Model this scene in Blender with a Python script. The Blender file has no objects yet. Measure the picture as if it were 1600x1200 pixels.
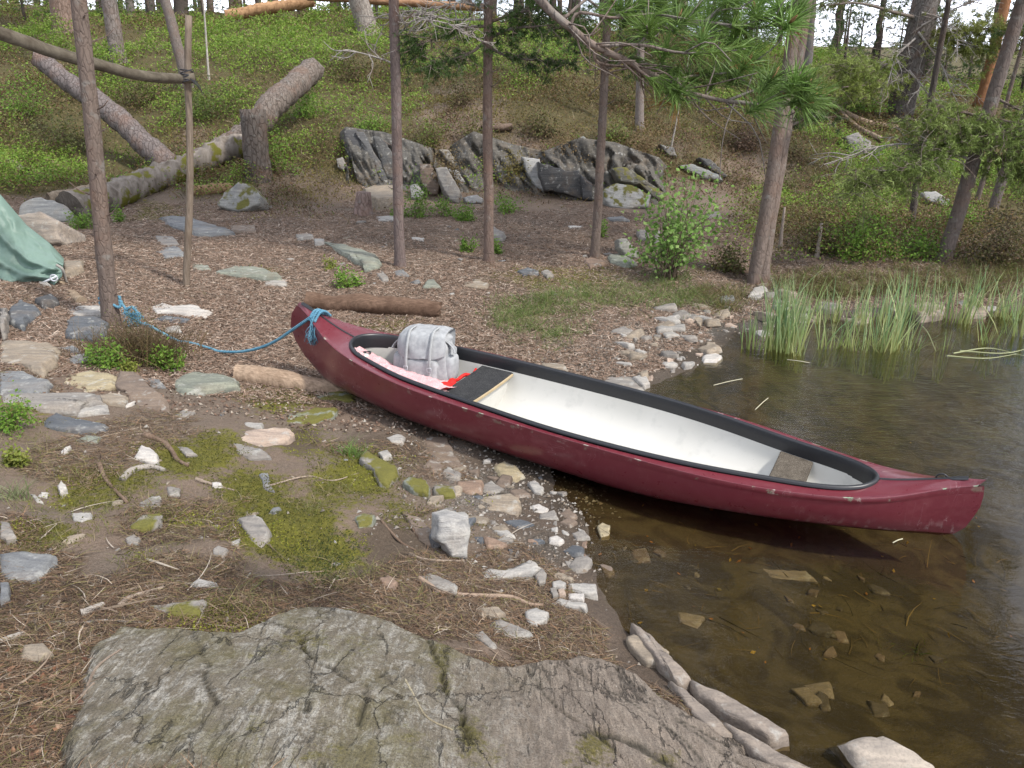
import bpy, math, random
import numpy as np
from mathutils import Vector

# ------------------------------------------------------------------ camera, world, sun, exposure
SC = bpy.context.scene
CAM_H, CAM_PITCH, FPX = 2.2346, 0.33007, 1248.0          # metres, radians down, focal length for a 1600 px wide picture
cd = bpy.data.cameras.new("camera"); cam = bpy.data.objects.new("camera", cd)
SC.collection.objects.link(cam); SC.camera = cam
cam.location = (0, 0, CAM_H); cam.rotation_euler = (math.pi / 2 - CAM_PITCH, 0, 0)
cd.sensor_fit = 'HORIZONTAL'; cd.sensor_width = 36.0; cd.lens = FPX / 1600.0 * 36.0
cd.clip_start = 0.05; cd.clip_end = 2000.0

SUN_EL, SUN_AZ = math.radians(50), math.radians(122)       # azimuth clockwise from +Y (view direction)
wd = bpy.data.worlds.new("World"); SC.world = wd; wd.use_nodes = True
wt = wd.node_tree; wt.nodes.clear()
w_out = wt.nodes.new("ShaderNodeOutputWorld"); w_bg = wt.nodes.new("ShaderNodeBackground")
w_sky = wt.nodes.new("ShaderNodeTexSky"); w_sky.sky_type = 'NISHITA'; w_sky.sun_disc = False
w_sky.sun_elevation = SUN_EL; w_sky.sun_rotation = SUN_AZ; w_sky.dust_density = 3.0; w_sky.air_density = 1.0
w_tc = wt.nodes.new("ShaderNodeTexCoord"); w_no = wt.nodes.new("ShaderNodeTexNoise")
w_no.inputs["Scale"].default_value = 3.2; w_no.inputs["Detail"].default_value = 6
w_rp = wt.nodes.new("ShaderNodeValToRGB"); w_rp.color_ramp.elements[0].position = .43; w_rp.color_ramp.elements[1].position = .57
w_mx = wt.nodes.new("ShaderNodeMix"); w_mx.data_type = 'RGBA'
w_mx.inputs["B"].default_value = (21.0, 21.9, 24.6, 1)         # bright thin cloud
wt.links.new(w_tc.outputs["Generated"], w_no.inputs["Vector"]); wt.links.new(w_no.outputs["Fac"], w_rp.inputs["Fac"])
wt.links.new(w_rp.outputs["Color"], w_mx.inputs["Factor"]); wt.links.new(w_sky.outputs["Color"], w_mx.inputs["A"])
wt.links.new(w_mx.outputs["Result"], w_bg.inputs["Color"]); w_bg.inputs["Strength"].default_value = 0.125
wt.links.new(w_bg.outputs["Background"], w_out.inputs["Surface"])

sl = bpy.data.lights.new("sun", 'SUN'); sun = bpy.data.objects.new("sun", sl); SC.collection.objects.link(sun)
sl.energy = 4.7; sl.angle = math.radians(4.0); sl.color = (1.0, .955, .89)
SUN_DIR = Vector((math.sin(SUN_AZ) * math.cos(SUN_EL), math.cos(SUN_AZ) * math.cos(SUN_EL), math.sin(SUN_EL)))
sun.rotation_euler = SUN_DIR.to_track_quat('Z', 'Y').to_euler()
SC.view_settings.view_transform = 'Standard'; SC.view_settings.look = 'None'
SC.view_settings.exposure = -0.17; SC.view_settings.gamma = 1.0

# ------------------------------------------------------------------ numeric helpers
RS = np.random.RandomState(7); random.seed(7)
def hash2(ix, iy, seed):
    h = (ix.astype(np.int64) * 374761393 + iy.astype(np.int64) * 668265263 + seed * 1442695041) & 0xFFFFFFFF
    h = ((h ^ (h >> 13)) * 1274126177) & 0xFFFFFFFF
    return ((h ^ (h >> 16)) & 0xFFFF) / 65535.0
def vn(x, y, seed=0):                                      # value noise -1..1
    x = np.asarray(x, float); y = np.asarray(y, float)
    ix = np.floor(x); iy = np.floor(y); fx = x - ix; fy = y - iy
    fx = fx * fx * (3 - 2 * fx); fy = fy * fy * (3 - 2 * fy)
    a = hash2(ix, iy, seed); b = hash2(ix + 1, iy, seed); c = hash2(ix, iy + 1, seed); d = hash2(ix + 1, iy + 1, seed)
    return 2 * (a * (1 - fx) * (1 - fy) + b * fx * (1 - fy) + c * (1 - fx) * fy + d * fx * fy) - 1
def fbm(x, y, seed=0, octv=4, gain=.5):
    s = 0; a = 1; n = 0
    for o in range(octv):
        s = s + a * vn(x * 2 ** o + 13.7 * o, y * 2 ** o - 7.1 * o, seed + o); n += a; a *= gain
    return s / n
def sst(a, b, x):
    t = np.clip((np.asarray(x, float) - a) / (b - a), 0, 1); return t * t * (3 - 2 * t)
_S, _C = math.sin(CAM_PITCH), math.cos(CAM_PITCH)
def ray(px, py):                                           # direction with unit depth, photo pixels 1600x1200
    a = (np.asarray(px, float) - 800) / FPX; b = (600 - np.asarray(py, float)) / FPX
    return np.stack([a, _C + b * _S, -_S + b * _C], -1)
def at_z(px, py, z):
    d = ray(px, py); t = (z - CAM_H) / d[..., 2]
    return d * t[..., None] + np.array([0, 0, CAM_H]) if d.ndim > 1 else d * t + np.array([0, 0, CAM_H])
def at_y(px, py, Y):
    d = ray(px, py); t = np.asarray(Y) / d[..., 1]
    return d * (t[..., None] if d.ndim > 1 else t) + np.array([0, 0, CAM_H])
def to_px(P):
    P = np.asarray(P, float); q = P - np.array([0, 0, CAM_H])
    dep = np.maximum(q[..., 1] * _C - q[..., 2] * _S, .05); up = q[..., 1] * _S + q[..., 2] * _C
    return 800 + FPX * q[..., 0] / dep, 600 - FPX * up / dep, dep
def in_poly(x, y, poly):
    ins = np.zeros(np.shape(x), bool); n = len(poly)
    for i in range(n):
        x1, y1 = poly[i]; x2, y2 = poly[(i + 1) % n]
        if y1 == y2: continue
        c = ((y1 > y) != (y2 > y)) & (x < (x2 - x1) * (y - y1) / (y2 - y1) + x1); ins ^= c
    return ins
def poly_dist(x, y, poly):                                 # unsigned distance to the outline
    d = np.full(np.shape(x), 1e9); n = len(poly)
    for i in range(n):
        ax, ay = poly[i]; bx, by = poly[(i + 1) % n]; ex, ey = bx - ax, by - ay
        t = np.clip(((x - ax) * ex + (y - ay) * ey) / max(ex * ex + ey * ey, 1e-12), 0, 1)
        d = np.minimum(d, np.hypot(x - ax - t * ex, y - ay - t * ey))
    return d

# ------------------------------------------------------------------ scene helpers
def link(o, parent=None):
    SC.collection.objects.link(o)
    if parent is not None: o.parent = parent
    return o
def tag(o, label, cat, group=None, kind=None):
    if label: o["label"] = label
    if cat: o["category"] = cat
    if group: o["group"] = group
    if kind: o["kind"] = kind
    return o
def empty(name, loc, rz=0.0):
    o = bpy.data.objects.new(name, None); o.empty_display_size = .1; link(o)
    o.location = loc; o.rotation_euler = (0, 0, rz); return o
def mk(name, V, F, mat, parent=None, loc=None, smooth=True, col=None, attrs=None, color=None):
    """one mesh object; F is an (m,k) array or a list of arrays / tuples"""
    V = np.asarray(V, np.float64).reshape(-1, 3)
    par = np.zeros(3); q = parent
    while q is not None: par = par + np.array(q.location); q = q.parent
    if loc is None: loc = par if parent is not None else np.array([*V[:, :2].mean(0), V[:, 2].min()])
    loc = np.asarray(loc, float); V = (V - loc).astype(np.float32)
    me = bpy.data.meshes.new(name)
    groups = [np.asarray(F, np.int32)] if isinstance(F, np.ndarray) else None
    if groups is None:
        by = {}
        for f in F:
            if isinstance(f, np.ndarray) and f.ndim == 2: by.setdefault(f.shape[1], []).append(f)
            else: by.setdefault(len(f), []).append(np.asarray(f)[None])
        groups = [np.concatenate(v).astype(np.int32) for v in by.values()]
    nl = sum(g.size for g in groups); nf = sum(len(g) for g in groups)
    me.vertices.add(len(V)); me.vertices.foreach_set("co", V.ravel())
    me.loops.add(nl); me.loops.foreach_set("vertex_index", np.concatenate([g.ravel() for g in groups]))
    me.polygons.add(nf)
    st = []; tot = []; s = 0
    for g in groups:
        st.append(s + np.arange(len(g)) * g.shape[1]); tot.append(np.full(len(g), g.shape[1])); s += g.size
    me.polygons.foreach_set("loop_start", np.concatenate(st).astype(np.int32))
    try: me.polygons.foreach_set("loop_total", np.concatenate(tot).astype(np.int32))
    except Exception: pass
    me.polygons.foreach_set("use_smooth", np.full(nf, bool(smooth)))
    if col is not None:
        a = me.color_attributes.new("Col", 'FLOAT_COLOR', 'POINT')
        c = np.ones((len(V), 4), np.float32); c[:, :3] = col; a.data.foreach_set("color", c.ravel())
    for k, v in (attrs or {}).items():
        a = me.attributes.new(k, 'FLOAT', 'POINT'); a.data.foreach_set("value", np.asarray(v, np.float32))
    me.update(calc_edges=True); me.validate()
    me.materials.append(mat)
    o = bpy.data.objects.new(name, me); link(o, parent)
    o.location = loc - par
    if color is not None: o.color = (*color, 1)
    return o
class Acc:                                                 # gathers geometry for one mesh
    def __init__(s): s.V = []; s.F = []; s.C = []; s.n = 0
    def add(s, V, F, c=None):
        V = np.asarray(V, float).reshape(-1, 3); F = np.asarray(F)
        s.V.append(V); s.F.append(F + s.n); s.n += len(V)
        if c is not None:
            c = np.asarray(c, float); s.C.append(np.broadcast_to(c, (len(V), 3)))
    def build(s, name, mat, parent=None, loc=None, smooth=True, color=None):
        return mk(name, np.concatenate(s.V), s.F, mat, parent, loc, smooth, np.concatenate(s.C) if s.C else None, color=color)
def grid_faces(nr, nc, wrap=False):
    r = np.arange(nr - 1)[:, None]; c = np.arange(nc if wrap else nc - 1)[None]
    c2 = (c + 1) % nc
    return np.stack([r * nc + c, r * nc + c2, (r + 1) * nc + c2, (r + 1) * nc + c], -1).reshape(-1, 4)
def frames(P):
    P = np.asarray(P, float); T = np.gradient(P, axis=0); T /= np.linalg.norm(T, axis=1)[:, None] + 1e-9
    ref = np.array([0.0, 0, 1]) if abs(T[0][2]) < .9 else np.array([0, 1.0, 0])
    n = np.cross(T[0], ref); n /= np.linalg.norm(n); N = [n]
    for i in range(1, len(P)):
        n = N[-1] - T[i] * (N[-1] @ T[i]); n /= np.linalg.norm(n) + 1e-9; N.append(n)
    N = np.array(N); return T, N, np.cross(T, N)
def tube_geo(P, R, seg=8, rough=0.0, seed=0, rs=14.0, cap=True):
    P = np.asarray(P, float); R = np.broadcast_to(np.asarray(R, float), (len(P),))
    T, N, B = frames(P); a = np.linspace(0, 2 * np.pi, seg, endpoint=False)
    L = np.concatenate([[0], np.cumsum(np.linalg.norm(np.diff(P, axis=0), axis=1))])
    k = np.ones((len(P), seg))
    if rough: k = 1 + rough * fbm(np.cos(a)[None] * 1.6 + seed * 3.1 + 0 * L[:, None], L[:, None] * rs + np.sin(a)[None] * 1.6, seed, 3)
    V = P[:, None] + (N[:, None] * np.cos(a)[None, :, None] + B[:, None] * np.sin(a)[None, :, None]) * (R[:, None] * k)[..., None]
    V = V.reshape(-1, 3); F = [grid_faces(len(P), seg, True)]
    if cap:
        n = len(V); V = np.concatenate([V, P[:1], P[-1:]])
        i = np.arange(seg); j = (i + 1) % seg
        F.append(np.stack([j, i, np.full(seg, n)], 1)); b = (len(P) - 1) * seg
        F.append(np.stack([b + i, b + j, np.full(seg, n + 1)], 1))
    return V, F
def acc_tube(A, P, R, seg=6, c=None, rough=0, seed=0, cap=True):
    V, F = tube_geo(P, R, seg, rough, seed, cap=cap)
    n = A.n; A.V.append(V); A.n += len(V)
    for f in F: A.F.append(f + n)
    if c is not None: A.C.append(np.broadcast_to(np.asarray(c, float), (len(V), 3)))
def smooth_path(P, n):                                     # Catmull-Rom through the points
    P = np.asarray(P, float); Q = np.concatenate([2 * P[:1] - P[1:2], P, 2 * P[-1:] - P[-2:-1]])
    t = np.linspace(0, len(P) - 1 - 1e-6, n); i = t.astype(int); f = (t - i)[:, None]
    a, b, c, d = Q[i], Q[i + 1], Q[i + 2], Q[i + 3]
    return .5 * (2 * b + (c - a) * f + (2 * a - 5 * b + 4 * c - d) * f ** 2 + (3 * b - a - 3 * c + d) * f ** 3)

# ------------------------------------------------------------------ materials
class M:
    def __init__(s, name):
        s.m = bpy.data.materials.new(name); s.m.use_nodes = True; s.t = s.m.node_tree; s.t.nodes.clear()
        s.out = s.n("OutputMaterial"); s.tc = None
    def n(s, ty, **kw):
        o = s.t.nodes.new("ShaderNode" + ty)
        for k, v in kw.items(): setattr(o, k, v)
        return o
    def l(s, a, b): s.t.links.new(a, b)
    def put(s, sock, v):
        if v is None: return
        if hasattr(v, "is_linked") or hasattr(v, "links"): s.l(v, sock)
        else:
            if sock.type == 'RGBA' and not hasattr(v, '__len__'): v = (v, v, v, 1)
            elif sock.type == 'RGBA' and len(v) == 3: v = (*v, 1)
            sock.default_value = v
    def co(s, kind="Object", scale=None, rot=None):
        if s.tc is None: s.tc = s.n("TexCoord")
        o = s.tc.outputs[kind]
        if kind == "World": o = None
        if scale is None and rot is None: return o
        mp = s.n("Mapping"); s.l(o, mp.inputs["Vector"])
        if scale is not None: mp.inputs["Scale"].default_value = scale
        if rot is not None: mp.inputs["Rotation"].default_value = rot
        return mp.outputs["Vector"]
    def noise(s, scale, detail=4, vec=None, rough=.55, dist=0, out="Fac"):
        o = s.n("TexNoise"); o.inputs["Scale"].default_value = scale; o.inputs["Detail"].default_value = detail
        o.inputs["Roughness"].default_value = rough; o.inputs["Distortion"].default_value = dist
        s.l(vec if vec is not None else s.co(), o.inputs["Vector"]); return o.outputs[out]
    def vor(s, scale, vec=None, feat='F1', out="Distance", rnd=1):
        o = s.n("TexVoronoi"); o.feature = feat; o.inputs["Scale"].default_value = scale; o.inputs["Randomness"].default_value = rnd
        s.l(vec if vec is not None else s.co(), o.inputs["Vector"]); return o.outputs[out]
    def ramp(s, fac, stops, interp='LINEAR'):
        o = s.n("ValToRGB"); r = o.color_ramp; r.interpolation = interp
        while len(r.elements) < len(stops): r.elements.new(.5)
        for e, (p, c) in zip(r.elements, stops):
            e.position = p; e.color = (c, c, c, 1) if not hasattr(c, '__len__') else (*c, 1)
        s.put(o.inputs["Fac"], fac); return o.outputs["Color"]
    def mix(s, f, a, b, mode='MIX'):
        o = s.n("Mix"); o.data_type = 'RGBA'; o.blend_type = mode
        s.put(o.inputs["Factor"], f); s.put(o.inputs["A"], a); s.put(o.inputs["B"], b); return o.outputs["Result"]
    def math(s, op, a, b=0.5, clamp=False):
        o = s.n("Math"); o.operation = op; o.use_clamp = clamp; s.put(o.inputs[0], a); s.put(o.inputs[1], b); return o.outputs[0]
    def attr(s, name, out="Fac"):
        o = s.n("Attribute"); o.attribute_name = name; return o.outputs[out]
    def bump(s, h, strength=.5, dist=.01, normal=None):
        o = s.n("Bump"); o.inputs["Strength"].default_value = strength; o.inputs["Distance"].default_value = dist
        s.put(o.inputs["Height"], h)
        if normal is not None: s.l(normal, o.inputs["Normal"])
        return o.outputs["Normal"]
    def objcol(s): return s.n("ObjectInfo").outputs["Color"]
    def rnd(s): return s.n("ObjectInfo").outputs["Random"]
    def pbr(s, col, rough=.8, normal=None, spec=.3, coat=0, sheen=0):
        b = s.n("BsdfPrincipled"); s.put(b.inputs["Base Color"], col); s.put(b.inputs["Roughness"], rough)
        b.inputs["Specular IOR Level"].default_value = spec
        if coat: b.inputs["Coat Weight"].default_value = coat; b.inputs["Coat Roughness"].default_value = .12
        if normal is not None: s.l(normal, b.inputs["Normal"])
        s.l(b.outputs[0], s.out.inputs["Surface"]); return b

def mat_ground():
    k = M("ground_litter"); P = k.co("Object")
    n1 = k.noise(1.3, 5); n2 = k.noise(9, 5); n3 = k.noise(60, 4, rough=.7); n4 = k.noise(24, 3)
    lit = k.mix(n2, (.080, .060, .046), (.195, .145, .108))
    lit = k.mix(k.ramp(n3, [(.3, 0), (.75, 1)]), lit, k.mix(n1, (.29, .22, .165), (.14, .095, .068)))
    grey = k.mix(n3, (.07, .055, .044), (.24, .195, .15))
    lit = k.mix(k.ramp(n1, [(.45, 0), (.62, .7)]), lit, grey)
    moss = k.mix(n4, (.055, .058, .012), (.19, .175, .028))
    grav = k.mix(k.ramp(k.vor(75), [(.1, 0), (.6, 1)]), (.30, .27, .235), (.10, .088, .072))
    green = k.mix(n2, (.040, .042, .014), (.13, .100, .045))
    dirt = k.mix(n3, (.05, .037, .026), (.14, .105, .075))
    silt = k.mix(n2, (.085, .069, .036), (.195, .158, .086))
    silt = k.mix(k.ramp(k.noise(3.2, 6, dist=1.2), [(.42, 0), (.56, .8)]), silt, (.055, .043, .024))
    silt = k.mix(k.ramp(n3, [(.62, 0), (.8, .8)]), silt, (.27, .21, .12))
    jit = k.math('SUBTRACT', n4, .5)
    def m(name, lo=.35, hi=.6, amt=.55):
        v = k.math('ADD', k.attr(name), k.math('MULTIPLY', jit, amt)); return k.ramp(v, [(lo, 0), (hi, 1)])
    c = k.mix(m("green"), lit, green); c = k.mix(m("dirt"), c, dirt); c = k.mix(m("moss", .3, .6, 1.1), c, moss); c = k.mix(m("gravel"), c, grav)
    c = k.mix(k.attr("bed"), c, silt)
    c = k.mix(k.math('MULTIPLY', k.attr("wet"), .55), c, (.02, .016, .011))
    nk = k.noise(140, 3, rough=.8); c = k.mix(k.ramp(nk, [(.30, .7), (.48, 0)]), c, k.mix(1.0, c, (.32, .3, .28), 'MULTIPLY')); c = k.mix(k.math('MULTIPLY', k.math('SUBTRACT', 1, k.attr('bed')), k.ramp(nk, [(.60, 0), (.72, .5)])), c, (.34, .27, .205))
    h = k.math('ADD', k.math('MULTIPLY', n2, .6), k.math('ADD', k.math('MULTIPLY', n3, .5), k.math('MULTIPLY', nk, .3)))
    rgh = k.mix(k.attr("wet"), .92, .55)
    k.pbr(c, rgh, k.bump(h, .9, .03), .25); return k.m
def mat_rock(name, moss=0.0, lich=.5, band=1.0):
    k = M(name); base = k.objcol()
    st = k.co("Object", (1.2, 6.0, 9.0), (.25, .35, .3))
    nb = k.noise(3.0, 6, st, .6, .6); n2 = k.noise(14, 6); n3 = k.noise(85, 4, rough=.7); n1 = k.noise(4, 4)
    c = k.mix(k.ramp(nb, [(.34, 0), (.66, 1)]), k.mix(1.0, base, (.62, .62, .64), 'MULTIPLY'), k.mix(1.0, base, (1.22, 1.19, 1.14), 'MULTIPLY'))
    c = k.mix(k.ramp(n1, [(.52, 0), (.72, .5)]), c, k.mix(.55, base, (.27, .19, .115)))
    c = k.mix(k.ramp(n2, [(.58, 0), (.68, lich)]), c, (.40, .40, .37))
    c = k.mix(k.ramp(n3, [(.3, .45), (.55, 0)]), c, k.mix(1.0, base, (.4, .4, .4), 'MULTIPLY'))
    if moss:
        g = k.n("NewGeometry"); sx = k.n("SeparateXYZ"); k.l(g.outputs["Normal"], sx.inputs[0])
        mf = k.math('ADD', k.noise(6, 5), k.math('MULTIPLY', sx.outputs["Z"], .22))
        c = k.mix(k.ramp(mf, [(.82 - moss * .4, 0), (.9 - moss * .4, 1)]), c, k.mix(n3, (.055, .055, .012), (.17, .155, .03)))
    h = k.math('ADD', k.math('MULTIPLY', nb, .8 * band), k.math('ADD', k.math('MULTIPLY', n2, .4), k.math('MULTIPLY', n3, .16)))
    k.pbr(c, k.mix(n2, .62, .9), k.bump(h, .8, .018), .35); return k.m
def mat_slab():
    k = M("bedrock"); g = k.co("Object")
    st = k.co("Object", (7.0, 1.0, 4.0), (0, 0, math.radians(33))); sf = k.co("Object", (30, 3.0, 12), (0, 0, math.radians(33))); sl_ = k.co("Object", (3.4, 1.0, 2.0), (0, 0, math.radians(14)))
    nb = k.noise(1.9, 8, st, .68, .7); nf = k.noise(2.2, 6, sf, .7, .4); n1 = k.noise(1.5, 5); n2 = k.noise(8, 7, rough=.68); n3 = k.noise(150, 4, rough=.8); n4 = k.noise(34, 6, rough=.75)
    c = k.mix(k.ramp(nb, [(.28, 0), (.72, 1)]), (.205, .170, .142), (.40, .345, .292)); c = k.mix(k.ramp(nf, [(.42, .55), (.60, 0)]), c, (.135, .112, .096)); c = k.mix(k.ramp(n2, [(.5, 0), (.72, .6)]), c, (.265, .215, .175))
    ol = k.mix(n4, (.115, .100, .074), (.26, .23, .175)); ol = k.mix(k.ramp(n2, [(.45, 0), (.62, .8)]), ol, (.25, .235, .195))
    side = k.attr("left"); c = k.mix(k.math('MULTIPLY', side, .9), c, ol)
    nl = k.math('ADD', k.math('MULTIPLY', k.noise(5.5, 9, sl_, .78, 1.0), .75), k.math('MULTIPLY', n4, .4))
    li = k.math('MULTIPLY', k.ramp(nl, [(.56, 0), (.66, .9)]), k.math('ADD', k.math('MULTIPLY', side, .8), .10)); c = k.mix(li, c, k.mix(n4, (.30, .295, .27), (.62, .61, .57)))
    dk = k.ramp(k.noise(4.2, 9, sl_, .76, 1.3), [(.54, 0), (.66, .75)]); c = k.mix(k.math('MULTIPLY', dk, k.math('ADD', k.math('MULTIPLY', side, .6), .4)), c, (.055, .050, .042))
    c = k.mix(k.math('MULTIPLY', side, k.ramp(k.noise(2.6, 6, rough=.7), [(.48, 0), (.62, .75)])), c, k.mix(n4, (.085, .078, .034), (.215, .19, .085)))
    sp = k.ramp(k.vor(34), [(.05, .9), (.12, 0)]); c = k.mix(k.math('MULTIPLY', sp, k.ramp(n2, [(.47, 0), (.54, 1)])), c, (.48, .46, .42))
    mo = k.math('ADD', k.attr("moss"), k.math('MULTIPLY', k.math('SUBTRACT', n4, .5), 1.3)); c = k.mix(k.ramp(mo, [(.36, 0), (.58, .9)]), c, k.mix(n3, (.055, .052, .012), (.20, .175, .04)))
    c = k.mix(k.ramp(n3, [(.34, .75), (.52, 0)]), c, (.055, .048, .042)); c = k.mix(k.ramp(n3, [(.60, 0), (.75, .5)]), c, (.40, .36, .32))
    c = k.mix(k.math('MULTIPLY', k.attr("crack"), .85), c, (.028, .026, .018))
    c = k.mix(1.0, c, (.92, .895, .85), 'MULTIPLY')
    def frac(sc, rot, dist, wd_, seed):
        mp_ = k.co("Object", sc, (0, 0, math.radians(rot))); ad = k.n('VectorMath'); ad.operation = 'ADD'; s_ = k.n('VectorMath'); s_.operation = 'SCALE'; s_.inputs['Scale'].default_value = dist
        k.l(k.noise(2.3 + seed, 5, mp_, .65, out='Color'), s_.inputs[0]); k.l(mp_, ad.inputs[0]); k.l(s_.outputs[0], ad.inputs[1]); return k.ramp(k.vor(1.0, ad.outputs[0], 'DISTANCE_TO_EDGE'), [(wd_ * .3, 1), (wd_, 0)])
    fr = k.math('MAXIMUM', k.math('MULTIPLY', frac((5.5, .9, 2), 33, .5, .020, 0), k.ramp(n2, [(.48, 0), (.58, 1)])), k.math('MULTIPLY', frac((2.2, 1.3, 1.5), 12, .45, .006, 1), .75))
    fr = k.math('MAXIMUM', fr, k.math('MULTIPLY', frac((16, 2.2, 4), 30, .6, .04, 2), k.ramp(n1, [(.54, 0), (.64, .6)])))
    c = k.mix(k.math('MULTIPLY', fr, .62), c, (.035, .031, .024))
    h = k.math('ADD', k.math('MULTIPLY', fr, -.8), k.math('ADD', k.math('MULTIPLY', nb, 1.0), k.math('ADD', k.math('MULTIPLY', nf, .5), k.math('ADD', k.math('MULTIPLY', n2, .5), k.math('ADD', k.math('MULTIPLY', n3, .14), k.math('MULTIPLY', n4, .3))))))
    k.pbr(c, .85, k.bump(h, 1.0, .03), .25); return k.m
def mat_bark(name, scale=1.0, deep=.6, cdeep=.55):
    k = M(name); base = k.objcol()
    v0 = k.co("Object", (1, 1, .42)); ad = k.n('VectorMath'); ad.operation = 'ADD'; k.l(v0, ad.inputs[0]); sc_ = k.n('VectorMath'); sc_.operation = 'SCALE'; sc_.inputs['Scale'].default_value = .07; k.l(k.noise(13, 4, v0, out='Color'), sc_.inputs[0]); k.l(sc_.outputs[0], ad.inputs[1]); v = ad.outputs[0]; f = k.vor(26 * scale, v, 'DISTANCE_TO_EDGE'); n = k.noise(30 * scale, 5, v); n2 = k.noise(3.0, 4); n3 = k.noise(9, 3)
    nd = k.noise(11 * scale, 6, v, .7, 1.2); fm = k.math('MULTIPLY', k.math('SUBTRACT', 1.0, k.ramp(f, [(0, 0), (.13, 1)])), k.ramp(nd, [(.34, .25 if cdeep < 1 else .9), (.55, 1)]))
    c = k.mix(k.math('MULTIPLY', fm, cdeep), base, k.mix(1.0, base, (.42, .38, .36), 'MULTIPLY')); c = k.mix(k.ramp(nd, [(.3, .5), (.5, 0)]), c, k.mix(1.0, base, (.55, .5, .48), 'MULTIPLY'))
    c = k.mix(k.ramp(n, [(.35, 0), (.8, .6)]), c, k.mix(1.0, base, (1.5, 1.45, 1.4), 'MULTIPLY'))
    c = k.mix(k.ramp(n2, [(.5, 0), (.68, .55)]), c, k.mix(.6, base, (.19, .095, .055)))
    c = k.mix(k.ramp(n3, [(.6, 0), (.7, .4)]), c, (.24, .24, .22))
    h = k.math('ADD', k.math('MULTIPLY', fm, -.8), k.math('ADD', k.math('MULTIPLY', n, .6), k.math('MULTIPLY', nd, .8)))
    k.pbr(c, .92, k.bump(h, deep, .012), .15); return k.m
def mat_wood(name, moss=0.0):
    k = M(name); base = k.objcol()
    v = k.co("Generated", (14, 14, 1.2)) ; n = k.noise(2.0, 6, v, .65); n2 = k.noise(5, 5); n3 = k.noise(50, 3)
    c = k.mix(k.ramp(n, [(.3, 0), (.7, 1)]), k.mix(1.0, base, (.5, .46, .42), 'MULTIPLY'), k.mix(1.0, base, (1.25, 1.2, 1.15), 'MULTIPLY'))
    c = k.mix(k.ramp(n2, [(.5, 0), (.68, .7)]), c, k.mix(1.0, base, (.45, .38, .33), 'MULTIPLY'))
    if moss: c = k.mix(k.ramp(k.noise(3.2, 4), [(.64 - moss * .2, 0), (.7 - moss * .2, 1)]), c, (.12, .115, .02))
    k.pbr(c, .85, k.bump(k.math('ADD', n, k.math('MULTIPLY', n3, .3)), .7, .01), .2); return k.m
def mat_leaf(name, trans=.35, rough=.55):
    k = M(name); c = k.attr("Col", "Color")
    b = k.n("BsdfPrincipled"); k.l(c, b.inputs["Base Color"]); b.inputs["Roughness"].default_value = rough; b.inputs["Specular IOR Level"].default_value = .25
    t = k.n("BsdfTranslucent"); k.l(c, t.inputs["Color"])
    m = k.n("MixShader"); m.inputs[0].default_value = trans; k.l(b.outputs[0], m.inputs[1]); k.l(t.outputs[0], m.inputs[2])
    k.l(m.outputs[0], k.out.inputs["Surface"]); return k.m
def mat_col(name, rough=.9, spec=.15):
    k = M(name); k.pbr(k.attr("Col", "Color"), rough, None, spec); return k.m
def mat_plain(name, col, rough=.6, spec=.3, nscale=40, amt=.25, bump=.2, bd=.003, coat=0, var=None):
    k = M(name); n = k.noise(nscale, 5); n2 = k.noise(nscale * .12, 4)
    lo = tuple(x * (1 - amt) for x in col); hi = tuple(min(1, x * (1 + amt)) for x in col)
    c = k.mix(n, lo, hi); c = k.mix(k.ramp(n2, [(.4, 0), (.7, .6)]), c, var or lo)
    k.pbr(c, k.mix(n2, rough * .85, min(1, rough * 1.15)), k.bump(n, bump, bd), spec, coat); return k.m
CAN_YAW_ = .4866
def mat_hull():
    k = M("canoe_paint")
    n1 = k.noise(1.6, 5); n2 = k.noise(20, 5); n3 = k.noise(120, 3)
    c = k.mix(n1, (.104, .0155, .0235), (.148, .0250, .0350)); c = k.mix(k.ramp(n2, [(.5, 0), (.75, .3)]), c, (.19, .055, .062))
    def scr(rot, sc, thr, msk, seed):
        v = k.co("Object", sc, rot); n = k.noise(2.2 + seed, 2, v)
        d = k.math('ABSOLUTE', k.math('SUBTRACT', n, .5)); l = k.ramp(d, [(thr * .4, 1), (thr, 0)])
        return k.math('MULTIPLY', l, k.ramp(k.noise(msk, 3, k.co("Object", (1, 1, 1), (seed, 0, seed))), [(.56, 0), (.66, 1)]))
    s1 = scr((.05, .1, CAN_YAW_), (.35, 5, 9), .006, 1.6, .3); s2 = scr((.3, 1.0, .2), (6, 1, 1.5), .004, 3.4, 1.1); s3 = scr((0, -.6, .1), (9, 1, 2), .005, 3.0, 2.3)
    c = k.mix(k.math('MULTIPLY', k.math('MAXIMUM', s1, k.math('MAXIMUM', s2, s3)), .75), c, (.42, .30, .30))
    low = k.attr("low")
    c = k.mix(k.math('MULTIPLY', low, k.ramp(k.noise(26, 5, k.co("Object", (1, 1, .35))), [(.56, 0), (.66, .8)])), c, (.30, .21, .20))
    c = k.mix(k.math('MULTIPLY', k.ramp(n1, [(.45, 0), (.7, .45)]), low), c, (.16, .095, .10))
    rd = k.attr("ridge")
    c = k.mix(k.math('MULTIPLY', rd, k.ramp(k.noise(13, 4), [(.58, 0), (.62, 1)])), c, k.mix(k.ramp(n2, [(.45, 0), (.55, 1)]), (.22, .36, .23), (.45, .42, .36)))
    k.pbr(c, k.mix(n2, .22, .38), k.bump(k.math('ADD', n3, k.math('MULTIPLY', n1, 3)), .12, .002), .5, .3); return k.m
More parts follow.
